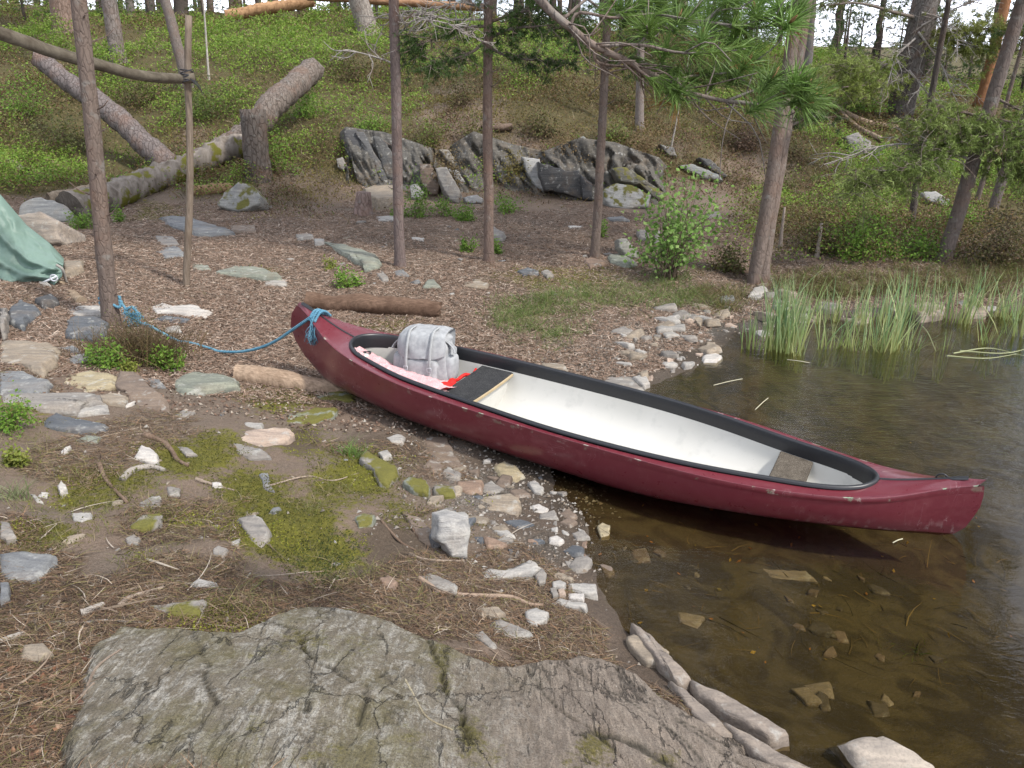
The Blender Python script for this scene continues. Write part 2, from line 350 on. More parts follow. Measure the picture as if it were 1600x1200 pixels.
def mat_liner():
    k = M("canoe_liner"); n1 = k.noise(3, 5); n2 = k.noise(60, 3); n3 = k.noise(11, 5)
    c = k.mix(n1, (.46, .455, .415), (.56, .55, .515)); c = k.mix(k.ramp(n2, [(.7, 0), (.78, .5)]), c, (.3, .29, .26))
    c = k.mix(k.ramp(n3, [(.56, 0), (.75, .5)]), c, (.38, .38, .355)); k.pbr(c, .45, k.bump(n3, .08, .004), .4); return k.m
def mat_carpet(name, a, b):
    k = M(name); n = k.noise(260, 2); n2 = k.noise(18, 4); c = k.mix(k.ramp(n, [(.4, 0), (.65, 1)]), a, b); c = k.mix(k.ramp(n2, [(.45, 0), (.7, .5)]), c, a)
    k.pbr(c, .95, k.bump(n, .5, .003), .1); return k.m
def mat_water():
    k = M("lake_water")
    g = k.n("NewGeometry"); pos = g.outputs["Position"]
    def mp(sc, r):
        m = k.n("Mapping"); k.l(pos, m.inputs["Vector"]); m.inputs["Scale"].default_value = sc; m.inputs["Rotation"].default_value = (0, 0, r); return m.outputs[0]
    h = k.math('ADD', k.noise(7.5, 3, mp((.75, 1.9, 1), .3), .6, .8), k.math('MULTIPLY', k.noise(19, 3, mp((.8, 1.7, 1), -.25), .65, .9), .4))
    calm = k.ramp(k.noise(.45, 3, mp((1, 1, 1), 0)), [(.36, .15), (.58, 1)])
    sp_ = k.n('SeparateXYZ'); k.l(pos, sp_.inputs[0]); far = k.ramp(k.math('MULTIPLY', k.math('SUBTRACT', sp_.outputs['Y'], 3.6), .4), [(0, .35), (.5, .7), (1, 1)])
    nb = k.bump(k.math('MULTIPLY', k.math('MULTIPLY', h, calm), far), 1.0, .012)
    tr = k.n("BsdfTransparent"); tr.inputs[0].default_value = (.72, .665, .50, 1)
    gl = k.n("BsdfGlossy"); gl.inputs["Color"].default_value = (1, 1, 1, 1); gl.inputs["Roughness"].default_value = .03; k.l(nb, gl.inputs["Normal"])
    fr = k.n("Fresnel"); fr.inputs["IOR"].default_value = 1.333; k.l(nb, fr.inputs["Normal"])
    m = k.n("MixShader"); k.l(fr.outputs[0], m.inputs[0]); k.l(tr.outputs[0], m.inputs[1]); k.l(gl.outputs[0], m.inputs[2])
    k.l(m.outputs[0], k.out.inputs["Surface"]); return k.m
MAT = dict(ground=mat_ground(), rock=mat_rock("schist"), mossrock=mat_rock("mossy_schist", .55), dryrock=mat_rock("pale_stone", 0, .3, .6), slab=mat_slab(),
           bark=mat_bark("pine_bark"), bigbark=mat_bark("thick_pine_bark", .6, .9, 1.0), wood=mat_wood("bare_wood"), mosswood=mat_wood("mossy_wood", .6),
           leaf=mat_leaf("leaf"), needle=mat_leaf("pine_needles", .2, .5), reed=mat_leaf("reed_blades", .3, .5), litter=mat_col("litter"),
           hull=mat_hull(), liner=mat_liner(), trim=mat_plain("black_vinyl", (.018, .019, .022), .38, .5, 60, .3, .1),
           seat=mat_carpet("grey_carpet", (.018, .019, .021), (.075, .075, .075)), seat2=mat_carpet("worn_carpet", (.045, .037, .03), (.19, .165, .13)),
           canvas=mat_plain("grey_canvas", (.34, .35, .355), .9, .1, 220, .18, .4, .002, var=(.20, .205, .215)), strap=mat_plain("grey_webbing", (.33, .34, .34), .85, .1, 150, .2, .4, .002),
           red=mat_plain("red_cloth", (.62, .018, .015), .6, .3, 40, .2, .2), pink=mat_carpet("pink_knit", (.50, .24, .25), (.70, .56, .56)),
           rope=mat_plain("blue_rope", (.085, .22, .31), .7, .2, 120, .35, .4, .002, var=(.16, .29, .35)), tarp=mat_plain("green_tarp", (.135, .205, .168), .5, .4, 6, .06, .1, .01, var=(.15, .225, .185)),
           metal=mat_plain("steel", (.5, .52, .55), .35, .6, 60, .2, .05), twine=mat_plain("dark_twine", (.05, .05, .055), .9, .1, 120, .3, .3), oldtwine=mat_plain("old_twine", (.32, .30, .27), .9, .1, 120, .3, .3),
           plastic=mat_plain("black_plastic", (.02, .02, .022), .3, .5), edge=mat_plain("plywood_edge", (.42, .33, .2), .8, .2, 80, .3), water=mat_water())

# ------------------------------------------------------------------ terrain
CZ = [  # photo pixel and height above the lake
 (0,1190,.62),(200,1190,.62),(400,1190,.58),(700,1190,.44),(950,1190,.26),(1100,1190,.10),(1240,1160,-.03),
 (0,1000,.52),(200,1000,.48),(400,950,.40),(600,930,.26),(800,950,.15),(900,920,.05),(958,958,.0),
 (0,850,.46),(200,850,.40),(400,850,.31),(600,800,.20),(700,880,.16),(800,840,.10),(885,800,.03),
 (0,650,.46),(150,650,.38),(300,650,.31),(450,640,.21),(560,690,.16),(650,720,.12),(750,760,.075),(700,800,.14),
 (0,500,.52),(200,500,.40),(400,520,.31),(470,590,.18),(542,607,.13),(592,637,.11),(642,660,.09),(705,682,.075),(767,705,.05),(850,738,.012),(905,757,-.02),(930,850,-.015),
 (960,800,-.06),(1050,830,-.11),(1200,850,-.17),(1400,860,-.24),(1580,800,-.36),(1000,960,-.05),(1100,1020,-.09),(1250,1080,-.13),(1350,1150,-.12),(1500,1100,-.24),(1590,1000,-.34),
 (600,480,.30),(760,520,.21),(850,550,.12),(940,590,.035),(1005,612,-.01),(1060,592,-.01),(1095,566,.0),(1045,640,-.06),(1120,600,-.07),
 (1150,540,-.02),(1200,550,-.08),(1190,515,.0),(1280,500,.0),(1400,492,.0),(1500,498,.0),(1600,484,.0),(1300,545,-.12),(1450,545,-.18),(1590,540,-.22),(1400,620,-.35),(1600,640,-.5),
 (300,430,.46),(500,420,.43),(625,415,.40),(762,405,.38),(930,400,.35),(1050,430,.27),(1170,440,.20),(1140,490,.08),(1000,520,.13),(900,480,.22),
 (500,340,.62),(650,330,.62),(760,325,.62),(930,318,.62),(100,440,.58),(200,400,.58),
 (1300,468,.12),(1450,455,.16),(1600,440,.18),(1300,400,.38),(1450,400,.34),(1590,405,.34),(1150,380,.5)]
CY = [  # photo pixel and distance along the view
 (20,330,13.2),(110,335,13.2),(240,300,14.6),(400,280,15.4),(530,300,15.6),(650,303,15.6),(760,300,15.7),(900,300,15.8),(1020,300,15.8),
 (540,215,16.9),(650,220,17.0),(760,215,17.1),(860,225,17.0),(960,220,17.0),(1080,232,17.0),(1120,290,16.2),(1200,300,16.5),(1300,290,16.5),
 (20,250,16.0),(100,200,17.6),(250,240,16.8),(350,180,18.6),(450,200,17.6),(50,120,20.5),(200,110,21.5),(350,100,21.8),(500,110,21.0),(620,140,20.2),(760,130,20.5),(900,140,20.5),
 (50,50,26),(200,40,27),(400,36,28),(600,30,29),(760,30,29),(900,70,27),(1050,90,26),(1200,95,26),(1300,110,26),
 (1050,190,19.5),(1180,200,19.5),(1320,200,20),(1400,200,20),(1500,240,20),(1590,265,20),(1400,320,15.5),(1560,330,15.5),(1250,350,13.6),(1480,360,12.6)]
CW = [(-8,1,.95),(-7,5,.9),(-12,9,1.2),(-14,14,2.0),(-20,20,4.2),(-30,30,6.4),(-25,45,6.6),(0,45,6.3),(14,40,4.4),(30,40,3.0),(50,30,2.2),(22,20,1.2),(40,18,.8),(16,13.5,.4),(30,13,.3),
      (-60,60,8),(0,90,9),(60,80,6),(110,60,5),(-90,30,7),(0,-2,.72),(-4,-3,.9),(2.4,-1,.0),(5,-5,-.8),(-8,-10,1.0),(4,2,-.38),(7,4,-.6),(9,7.5,-.55),(14,9,-.7),(25,9,-.9),(40,5,-1.2),(60,10,-1.0),(20,-8,-1.5),(100,-10,-1.5),(70,17,.6),(110,20,1)]
_c = [tuple(at_z(a, b, z)) for a, b, z in CZ] + [tuple(at_y(a, b, Y)) for a, b, Y in CY] + CW
CAN_X, CAN_Y, CAN_Z, CAN_YAW, CAN_TILT, CAN_ROLL, CAN_L = -1.72082664, 6.16391989, .24134723, -.48656608, -.09753744, .0450881, 4.8
_cd = np.array([math.cos(CAN_YAW) * math.cos(CAN_TILT), math.sin(CAN_YAW) * math.cos(CAN_TILT), math.sin(CAN_TILT)])
for u, dz in ((.1, .09), (.25, .05), (.4, .04), (.55, .06), (.7, .06), (.85, .06)):
    p = np.array([CAN_X, CAN_Y, CAN_Z]) + _cd * CAN_L * u; _c.append((p[0], p[1], p[2] - dz))
_c = np.array(_c)
_phi = lambda r2: np.sqrt(r2 + .16)
_d2 = ((_c[:, None, :2] - _c[None, :, :2]) ** 2).sum(-1)
_n = len(_c); _A = np.zeros((_n + 3, _n + 3)); _A[:_n, :_n] = _phi(_d2) - np.eye(_n) * .02
_Q = np.concatenate([np.ones((_n, 1)), _c[:, :2]], 1); _A[:_n, _n:] = _Q; _A[_n:, :_n] = _Q.T
_w = np.linalg.solve(_A, np.concatenate([_c[:, 2], np.zeros(3)]))
def rbf(x, y):
    x = np.asarray(x, float).ravel(); y = np.asarray(y, float).ravel(); o = np.empty(len(x))
    for i in range(0, len(x), 20000):
        a, b = x[i:i + 20000], y[i:i + 20000]
        o[i:i + 20000] = _phi((a[:, None] - _c[None, :, 0]) ** 2 + (b[:, None] - _c[None, :, 1]) ** 2) @ _w[:_n] + _w[_n] + _w[_n + 1] * a + _w[_n + 2] * b
    return o
def axis(segs):
    o = [segs[0][0]]
    for a, b, s0, s1 in segs:
        x = a
        n = max(2, int(2 * (b - a) / (s0 + s1))); f = np.linspace(0, 1, n + 1)
        st = a + (b - a) * (f * (2 * s0 / (s0 + s1)) + f * f * (1 - 2 * s0 / (s0 + s1)))
        o += list(st[1:])
    return np.array(o)
GX = axis([(-140, -16, 8, .5), (-16, -4, .30, .035), (-4, 4.2, .030, .030), (4.2, 16, .035, .3), (16, 140, .5, 8)])
GY = axis([(-40, -3, 3, .3), (-3, 1.2, .3, .03), (1.2, 6.5, .027, .032), (6.5, 17, .035, .08), (17, 32, .09, .3), (32, 160, .4, 8)])
_gx, _gy = np.meshgrid(GX, GY); _fx, _fy = _gx.ravel(), _gy.ravel()
GZ = rbf(_fx, _fy)
_far = sst(11, 19, _fy); _near = 1 - sst(7, 14, _fy)
_land = sst(-.02, .06, GZ)
GZ = GZ + fbm(_fx * 2.2, _fy * 2.2, 3, 4) * (.022 + .03 * _land * _near) * (.45 + .55 * _land) + fbm(_fx * 9, _fy * 9, 11, 3) * .010 * (1 - sst(12, 20, _fy)) + fbm(_fx * .55, _fy * .55, 5, 4) * .42 * _far * sst(.5, 1.2, GZ) 
_hull = np.zeros(len(_fx))
# keep the ground under the canoe's hull
_ux = ((_fx - CAN_X) * math.cos(CAN_YAW) + (_fy - CAN_Y) * math.sin(CAN_YAW)) / CAN_L; _vx = -(_fx - CAN_X) * math.sin(CAN_YAW) + (_fy - CAN_Y) * math.cos(CAN_YAW)
_in = (_ux > -.01) & (_ux < 1.01) & (np.abs(_vx) < .46 * np.sqrt(np.clip(1 - (2 * _ux - 1) ** 2, 0, 1)) + .02)
_kz = CAN_Z - .0974 * CAN_L * _ux + CAN_ROLL * _vx
_lim = _kz - .015 + .30 * (np.abs(_vx) / .5) ** 3
GZ = np.where(_in, np.minimum(GZ, _lim), GZ)
GZ2 = GZ.reshape(_gx.shape)
def T(x, y):
    x = np.asarray(x, float); y = np.asarray(y, float)
    i = np.clip(np.searchsorted(GX, x) - 1, 0, len(GX) - 2); j = np.clip(np.searchsorted(GY, y) - 1, 0, len(GY) - 2)
    a = np.clip((x - GX[i]) / (GX[i + 1] - GX[i]), 0, 1); b = np.clip((y - GY[j]) / (GY[j + 1] - GY[j]), 0, 1)
    return GZ2[j, i] * (1 - a) * (1 - b) + GZ2[j, i + 1] * a * (1 - b) + GZ2[j + 1, i] * (1 - a) * b + GZ2[j + 1, i + 1] * a * b
_ts = np.concatenate([np.arange(1.2, 10, .01), np.arange(10, 60, .03)])
def G(px, py):                                             # where the ray through a photo pixel meets the ground
    d = ray(px, py); X = d[0] * _ts; Y = d[1] * _ts; Z = CAM_H + d[2] * _ts
    h = np.nonzero(T(X, Y) >= Z)[0]
    i = h[0] if len(h) else len(_ts) - 1
    return np.array([X[i], Y[i], float(T(X[i], Y[i]))])
def blob(px, py, items, sx=1.0):
    o = np.zeros(np.shape(px))
    for cx, cy, rx, ry, s in items: o = np.maximum(o, s * np.exp(-(((px - cx) / rx) ** 2 + ((py - cy) / ry) ** 2)))
    return o
MOSS = [(450,835,95,48,1),(520,865,80,50,.85),(360,965,75,40,.95),(310,985,70,30,.8),(560,745,60,45,.7),(520,760,50,40,.6),(300,715,80,30,.75),(390,760,70,40,.6),(280,800,80,30,.5),(440,625,70,25,.7),(60,835,60,30,.6),(120,770,80,50,.45),(330,690,60,25,.5),
        (555,515,60,18,.8),(620,512,40,14,.6),(900,435,130,22,.75),(850,450,60,14,.6),(500,700,60,40,.4),(40,640,60,40,.5),(200,745,60,30,.4),(1230,330,70,30,.5),(1300,450,90,14,.5),(250,335,60,20,.6),(430,425,60,14,.4),(30,1010,60,20,.4),(470,700,60,30,.4),(620,800,40,30,.5),(240,880,50,30,.4)]
GRAV = [(930,560,110,28,.95),(1000,530,110,40,.8),(1100,500,70,40,.8),(1190,470,60,30,.9),(1350,480,180,14,.8),(870,540,60,20,.6),(760,770,140,60,.55),(700,700,90,30,.5),(850,860,70,60,.5),(1200,500,60,30,.8)]
DIRT = [(470,690,40,25,.9),(610,860,80,70,.8),(560,900,60,40,.7),(900,780,60,60,.8),(850,700,140,70,.8),(1080,555,80,18,.7),(1140,520,50,30,.6),(600,700,120,40,.7),(760,480,60,20,.7),(480,840,60,60,.4),(520,605,80,30,.6),(640,520,140,18,.5)]
def masks(x, y, z):
    px, py, dep = to_px(np.stack([x, y, z], -1)); ok = y > .5
    n = fbm(x * 1.3, y * 1.3, 21, 4) * .35; n2 = fbm(x * .5, y * .5, 31, 4)
    moss = np.where(ok, blob(px, py, MOSS), 0) + n * .55 + fbm(x * 3, y * 3, 77, 3) * .34
    grav = np.where(ok, blob(px, py, GRAV), 0) + n * .3
    dirt = np.where(ok, blob(px, py, DIRT), 0) + n * .3
    hill = sst(.66, 1.05, z + n * .5) * sst(11.5, 14.5, y) + sst(1100, 1250, px) * sst(9.8, 11.5, y) * (y < 40)
    bare = np.where(ok, blob(px, py, [(720,180,90,60,1),(700,240,90,40,1),(820,240,70,60,.8),(470,290,70,40,.9),(1180,260,110,50,.8),(300,220,50,40,.7),(1060,230,60,40,.6),(60,220,60,30,.4),(1000,170,60,40,.3),(1250,340,80,30,.5)]), 0)
    green = np.clip(hill, 0, 1) * (1 - .85 * bare) 
    return np.clip(moss, 0, 1), np.clip(grav, 0, 1), np.clip(dirt, 0, 1), green, bare
_mo, _gr, _di, _gn, _ba = masks(_fx, _fy, GZ)
_bed = 1 - sst(-.035, .012, GZ + fbm(_fx * 3, _fy * 3, 9, 3) * .012)
_wet = (1 - sst(.015, .11, GZ + fbm(_fx * 2, _fy * 2, 19, 3) * .04)) * (1 - .5 * _bed)
_land_only = 1 - _bed
ground = mk("ground", np.stack([_fx, _fy, GZ], -1), grid_faces(len(GY), len(GX)), MAT["ground"], loc=(0, 0, 0),
            attrs=dict(moss=_mo * _land_only, gravel=_gr * _land_only, dirt=_di, green=_gn * .9, bed=_bed, wet=_wet))
tag(ground, None, None, kind="structure")

# the lake
_wx = np.array([-3, 0, 4, 10, 30, 140.]); _wy = np.array([-40, -3, 4, 10, 22.])
_a, _b = np.meshgrid(_wx, _wy)
water = mk("water", np.stack([_a.ravel(), _b.ravel(), 0 * _a.ravel()], -1), grid_faces(5, 6), MAT["water"], loc=(0, 0, 0)); tag(water, None, None, kind="structure")

# ------------------------------------------------------------------ canoe
UC = np.array([0, .03, .08, .16, .28, .4, .5]); CB = np.array([0, .0516, .1656, .3103, .4457, .4817, .4862]); CS = np.array([.5531, .5154, .4381, .3831, .3676, .3640, .3600])
def spl(xs, ys, q):
    x, y = np.asarray(xs, float), np.asarray(ys, float); n = len(x); h = np.diff(x); A = np.zeros((n, n)); r = np.zeros(n); A[0, 0] = A[-1, -1] = 1
    for i in range(1, n - 1):
        A[i, i - 1] = h[i - 1]; A[i, i] = 2 * (h[i - 1] + h[i]); A[i, i + 1] = h[i]; r[i] = 3 * ((y[i + 1] - y[i]) / h[i] - (y[i] - y[i - 1]) / h[i - 1])
    C = np.linalg.solve(A, r); q = np.asarray(q, float); i = np.clip(np.searchsorted(x, q) - 1, 0, n - 2); d = q - x[i]
    b = (y[i + 1] - y[i]) / h[i] - h[i] * (2 * C[i] + C[i + 1]) / 3
    return y[i] + b * d + C[i] * d * d + (C[i + 1] - C[i]) / (3 * h[i]) * d ** 3
_sx = np.concatenate([UC, 1 - UC[:-1][::-1]])
def hb(u): return np.maximum(spl(_sx, np.concatenate([CB, CB[:-1][::-1]]), u), 0)
def hs(u): return spl(_sx, np.concatenate([CS, CS[:-1][::-1]]), u)
RU = [.121, .135, .153, .193, .25, .32, .40, .5, .6, .7, .78, .845, .877, .893]; RC = [0, .145, .208, .272, .345, .388, .415, .437, .428, .372, .289, .215, .138, 0]
def rimc(u):
    u = np.asarray(u, float)
    c2 = spl(RU, np.array(RC) ** 2, np.clip(u, RU[0], RU[-1])); return np.where((u <= RU[0]) | (u >= RU[-1]), 0, np.sqrt(np.maximum(c2, 0)))
_up = np.cross(_cd, np.array([-math.sin(CAN_YAW), math.cos(CAN_YAW), 0])); _lat0 = np.array([-math.sin(CAN_YAW), math.cos(CAN_YAW), 0])
_lat = _lat0 * math.cos(CAN_ROLL) + _up * math.sin(CAN_ROLL); _upr = _up * math.cos(CAN_ROLL) - _lat0 * math.sin(CAN_ROLL)
CO = np.array([CAN_X, CAN_Y, CAN_Z])
def cw(u, v, w):                                            # canoe frame to world
    u, v, w = np.broadcast_arrays(np.asarray(u, float), np.asarray(v, float), np.asarray(w, float))
    return CO + u[..., None] * CAN_L * _cd + v[..., None] * _lat + w[..., None] * _upr
canoe = empty("canoe", cw(.5, 0, 0)); canoe_loc = np.array(canoe.location)
tag(canoe, "dark red open canoe pulled half out of the water, its bow roped to a tree", "canoe")
_uu = np.unique(np.concatenate([np.linspace(0, .1, 16), np.linspace(.1, .9, 90), np.linspace(.9, 1, 16), .121 + .02 * np.linspace(0, 1, 10) ** 2, .893 - .02 * np.linspace(0, 1, 10) ** 2]))
def kz(u): return np.maximum(0, -.035 - (CAN_Z - .0974 * CAN_L * u)) * sst(.5, .75, u)      # the floating stern trims level
def stem(u, wn):
    bo = np.interp(wn, [0, .1, .25, .45, .65, .85, 1], [.36, .17, .06, -.03, -.075, -.06, 0]); so = np.interp(wn, [0, .1, .25, .45, .65, .85, 1], [.12, .06, .02, .0, -.015, -.012, 0])
    return (bo * np.clip(1 - u / .10, 0, 1) ** 2 - so * np.clip(1 - (1 - u) / .10, 0, 1) ** 2) / CAN_L
def hull_surface(side):
    t = np.concatenate([np.linspace(0, .25, 16), np.linspace(.3, .6, 6), np.linspace(.65, np.pi / 2, 16)]); n = 2.99
    U, Tt = np.meshgrid(_uu, t, indexing='ij'); b = hb(_uu)[:, None]; s = hs(_uu)[:, None]
    v = b * np.cos(Tt) ** (2 / n); wn = 1 - np.sin(Tt) ** (2 / n) * 1.0; wn = np.clip(wn, 0, 1); k0 = kz(_uu)[:, None]; w = k0 + (s - k0) * wn
    rg = np.exp(-((s - w - .012) / .009) ** 2); v = v + rg * .011 * (b > 0)
    return cw(U + stem(U, wn), side * v, w), rg, (1 - sst(.0, .16, w - k0))
A = Acc(); rid = []; low = []
for side in (-1, 1):
    Vh, rg, lw = hull_surface(side); f = grid_faces(Vh.shape[0], Vh.shape[1]); A.add(Vh.reshape(-1, 3), f if side > 0 else f[:, ::-1]); rid.append(rg.ravel()); low.append(lw.ravel())
mk("hull", np.concatenate(A.V), A.F, MAT["hull"], canoe, canoe_loc, True, attrs=dict(ridge=np.concatenate(rid), low=np.concatenate(low)))
c_ = rimc(_uu); b_ = hb(_uu); s_ = hs(_uu)
A = Acc(); rid = []
for side in (-1, 1):
    kk = np.array([0, .03, .08, .2, .5, .8, 1.0]); inner = np.where(c_ > 0, c_ + .014, 0); inner = np.minimum(inner, b_ * .985)
    crown = .028 * (1 - np.clip((_uu - .02) / .1, 0, 1)) + .028 * (1 - np.clip((.98 - _uu) / .1, 0, 1)) + .012
    v = b_[:, None] * (1 - kk) + inner[:, None] * kk
    w = s_[:, None] + .004 * (np.array([0, 1, .2, 0, 0, 0, 0]))[None] + np.where(b_ > 0, crown, 0)[:, None] * (1 - (v / np.maximum(b_, 1e-6)[:, None]) ** 2)
    Vd = cw(np.broadcast_to(_uu[:, None], v.shape), side * v, w); f = grid_faces(*v.shape); A.add(Vd.reshape(-1, 3), f if side < 0 else f[:, ::-1]); rid.append(np.broadcast_to(np.exp(-(kk / .05) ** 2), v.shape).ravel())
mk("deck", np.concatenate(A.V), A.F, MAT["hull"], canoe, canoe_loc, True, attrs=dict(ridge=np.concatenate(rid), low=np.zeros(A.n)))
def deckz(u): return hs(u) + .012 + .028 * (1 - np.clip((u - .02) / .1, 0, 1)) + .028 * (1 - np.clip((.98 - u) / .1, 0, 1))
for u0, u1, lab in ((.012, .121, "black seam strip along the bow deck"), (.893, .983, "black seam strip along the stern deck")):
    us = np.linspace(u0, u1, 26); far_end = (us < .035) | (us > .965); hw = np.where(far_end, .017, .006); hw = np.minimum(hw, hb(us) * .8 + .001)
    prof = np.array([[-1, -.004], [-.8, .006], [.8, .006], [1, -.004]])
    V = cw(np.broadcast_to(us[:, None], (26, 4)), hw[:, None] * prof[None, :, 0], deckz(us)[:, None] + prof[None, :, 1] + .002)
    o = mk("deck_seam", V.reshape(-1, 3), grid_faces(26, 4)[:, ::-1], MAT["trim"], canoe, canoe_loc)
# cockpit coaming, one closed sweep round the opening
_ru = np.concatenate([.121 + .379 * np.linspace(0, 1, 60) ** 2, .5 + .393 * (1 - np.linspace(1, 0, 60) ** 2)[1:]])
loop = [(u, -1) for u in _ru] + [(u, 1) for u in _ru[::-1][1:-1]]
lu = np.array([q[0] for q in loop]); lsn = np.array([q[1] for q in loop]); lc = rimc(lu); 
prof = [(.016, .004), (.014, .016), (.004, .024), (-.006, .022), (-.012, .010), (-.014, -.030), (-.016, -.085)]
tang = np.stack([np.gradient(np.concatenate([lu[-2:], lu, lu[:2]]))[2:-2] * CAN_L, np.gradient(np.concatenate([(lsn * lc)[-2:], lsn * lc, (lsn * lc)[:2]]))[2:-2]], 1)
tang /= np.linalg.norm(tang, axis=1)[:, None] + 1e-9; outw = np.stack([tang[:, 1], -tang[:, 0]], 1)
V = np.stack([cw(lu + outw[:, 0] * d / CAN_L, lsn * lc + outw[:, 1] * d, deckz(lu) - .004 + z - (.0 if z > 0 else 0)) for d, z in prof], 1)
n_l = len(lu); f = grid_faces(n_l, len(prof)); r = np.arange(len(prof) - 1); wrap = np.stack([(n_l - 1) * len(prof) + r, (n_l - 1) * len(prof) + r + 1, r + 1, r], 1)
mk("coaming", V.reshape(-1, 3), np.concatenate([f, wrap])[:, ::-1], MAT["trim"], canoe, canoe_loc)
# white liner
ul = np.concatenate([.1235 + .1 * np.linspace(0, 1, 16) ** 2, np.linspace(.2235, .79, 50)[1:], .8905 - .1 * np.linspace(1, 0, 16)[1:] ** 2]); tt = np.linspace(0, np.pi, 44)
cc = np.maximum(rimc(ul) - .017, .002); top = deckz(ul) - .078; 
vv = -cc[:, None] * np.sign(np.cos(tt))[None] * np.abs(np.cos(tt))[None] ** (2 / 3.4); fl = .045 + kz(ul); ww = fl[:, None] + (top - fl)[:, None] * (1 - np.abs(np.sin(tt))[None] ** (2 / 3.0))
dd = 1 - .12 * (1 - (ww - fl[:, None]) / (top - fl)[:, None])
mk("liner", cw(np.broadcast_to(ul[:, None], vv.shape), vv * dd, ww).reshape(-1, 3), grid_faces(len(ul), 44), MAT["liner"], canoe, canoe_loc)
# seats: pad between the sides, white box front under it
def seat(u0, u1, drop, mat, lab):
    us = np.array([u0, u0 + .0012, u1 - .0012, u1]); hw = np.maximum(rimc(us) - .02, .05); vs = np.linspace(-1, 1, 12)
    zt = (deckz(us) - drop)
    top = cw(np.broadcast_to(us[:, None], (4, 12)), hw[:, None] * vs[None], zt[:, None] + np.array([-.006, 0, 0, -.006])[:, None] - .012 * (1 - vs ** 2)[None])
    bot = cw(np.broadcast_to(us[:, None], (4, 12)), hw[:, None] * vs[None], zt[:, None] - .03 - .012 * (1 - vs ** 2)[None])
    V = np.concatenate([top.reshape(-1, 3), bot.reshape(-1, 3)]); F = [grid_faces(4, 12)[:, ::-1], grid_faces(4, 12) + 48]
    side = []
    for rr in (0, 3):
        for k in range(11):
            a, b = rr * 12 + k, rr * 12 + k + 1; side.append((a, b, b + 48, a + 48) if rr == 0 else (b, a, a + 48, b + 48))
    F.append(np.array(side)); so = mk("seat", V, F, mat, canoe, canoe_loc, False); so["label"] = lab
    e = cw(np.array([[u1 + .001] * 2, [u1 + .001] * 2]), np.array([[-hw[3] + .004, hw[3] - .004]] * 2), np.array([[zt[3] - .004] * 2, [zt[3] - .026] * 2]))
    for ub, up_ in ((u0 + .006, u0 + .009), (u1 - .009, u1 - .006)):     # white risers of the moulded seat box
        vs2 = np.linspace(-1, 1, 14); q = []
        for uu_ in (ub, up_):
            h0 = rimc(uu_) - .022; q.append(np.stack([cw(uu_, h0 * vs2, deckz(uu_) - drop - .032 - .012 * (1 - vs2 ** 2)), cw(uu_, h0 * .9 * vs2, np.full(14, .04) + kz(uu_) + .10 * np.abs(vs2) ** 4)]))
        V = np.concatenate([x.reshape(-1, 3) for x in q]); F = np.concatenate([grid_faces(2, 14), grid_faces(2, 14)[:, ::-1] + 28])
        mk("seat_riser", V, F, MAT["liner"], canoe, canoe_loc, True)
    return hw, zt
hw, zt = seat(.308, .362, .083, MAT["seat"], "black padded bow seat behind the rucksack"); seat(.775, .818, .078, MAT["seat2"], "worn brownish grey stern seat")
A = Acc(); vs = np.linspace(-.97, .97, 20)
h0 = rimc(.3625) - .024; z0 = deckz(.3625) - .083 - .012 * (1 - vs ** 2)
P4 = np.stack([cw(.3622, h0 * vs, z0 - .002), cw(.3645, h0 * vs, z0 - .004), cw(.3645, h0 * vs, z0 - .018), cw(.3622, h0 * vs, z0 - .018)], 1)
mk("seat_edge", P4.reshape(-1, 3), grid_faces(20, 4), MAT["edge"], canoe, canoe_loc, False)
# carry ring on the stern deck
A = Acc(); a = np.linspace(0, np.pi, 14); acc_tube(A, cw(.958 + .006 * np.cos(a), .004 * 0 * a, deckz(.958) + .03 * np.sin(a)), .005, 6); A.build("carry_ring", MAT["trim"], canoe, canoe_loc)
A = Acc(); V, F = tube_geo(cw(np.array([.386, .3861]), 0, .05), .01, 8); 
# grey float end showing under the seat
th = np.linspace(0, 2 * np.pi, 20, endpoint=False)
ring = [cw(.372 + .016 * np.cos(th) * q, -.20 + .11 * np.sin(th) * q, .055 + h) for q, h in ((1, -.01), (1, .03), (.85, .05), (.3, .056))]
mk("drain_cover", np.concatenate(ring), np.concatenate([grid_faces(4, 20, True)]), MAT["canvas"], canoe, canoe_loc)

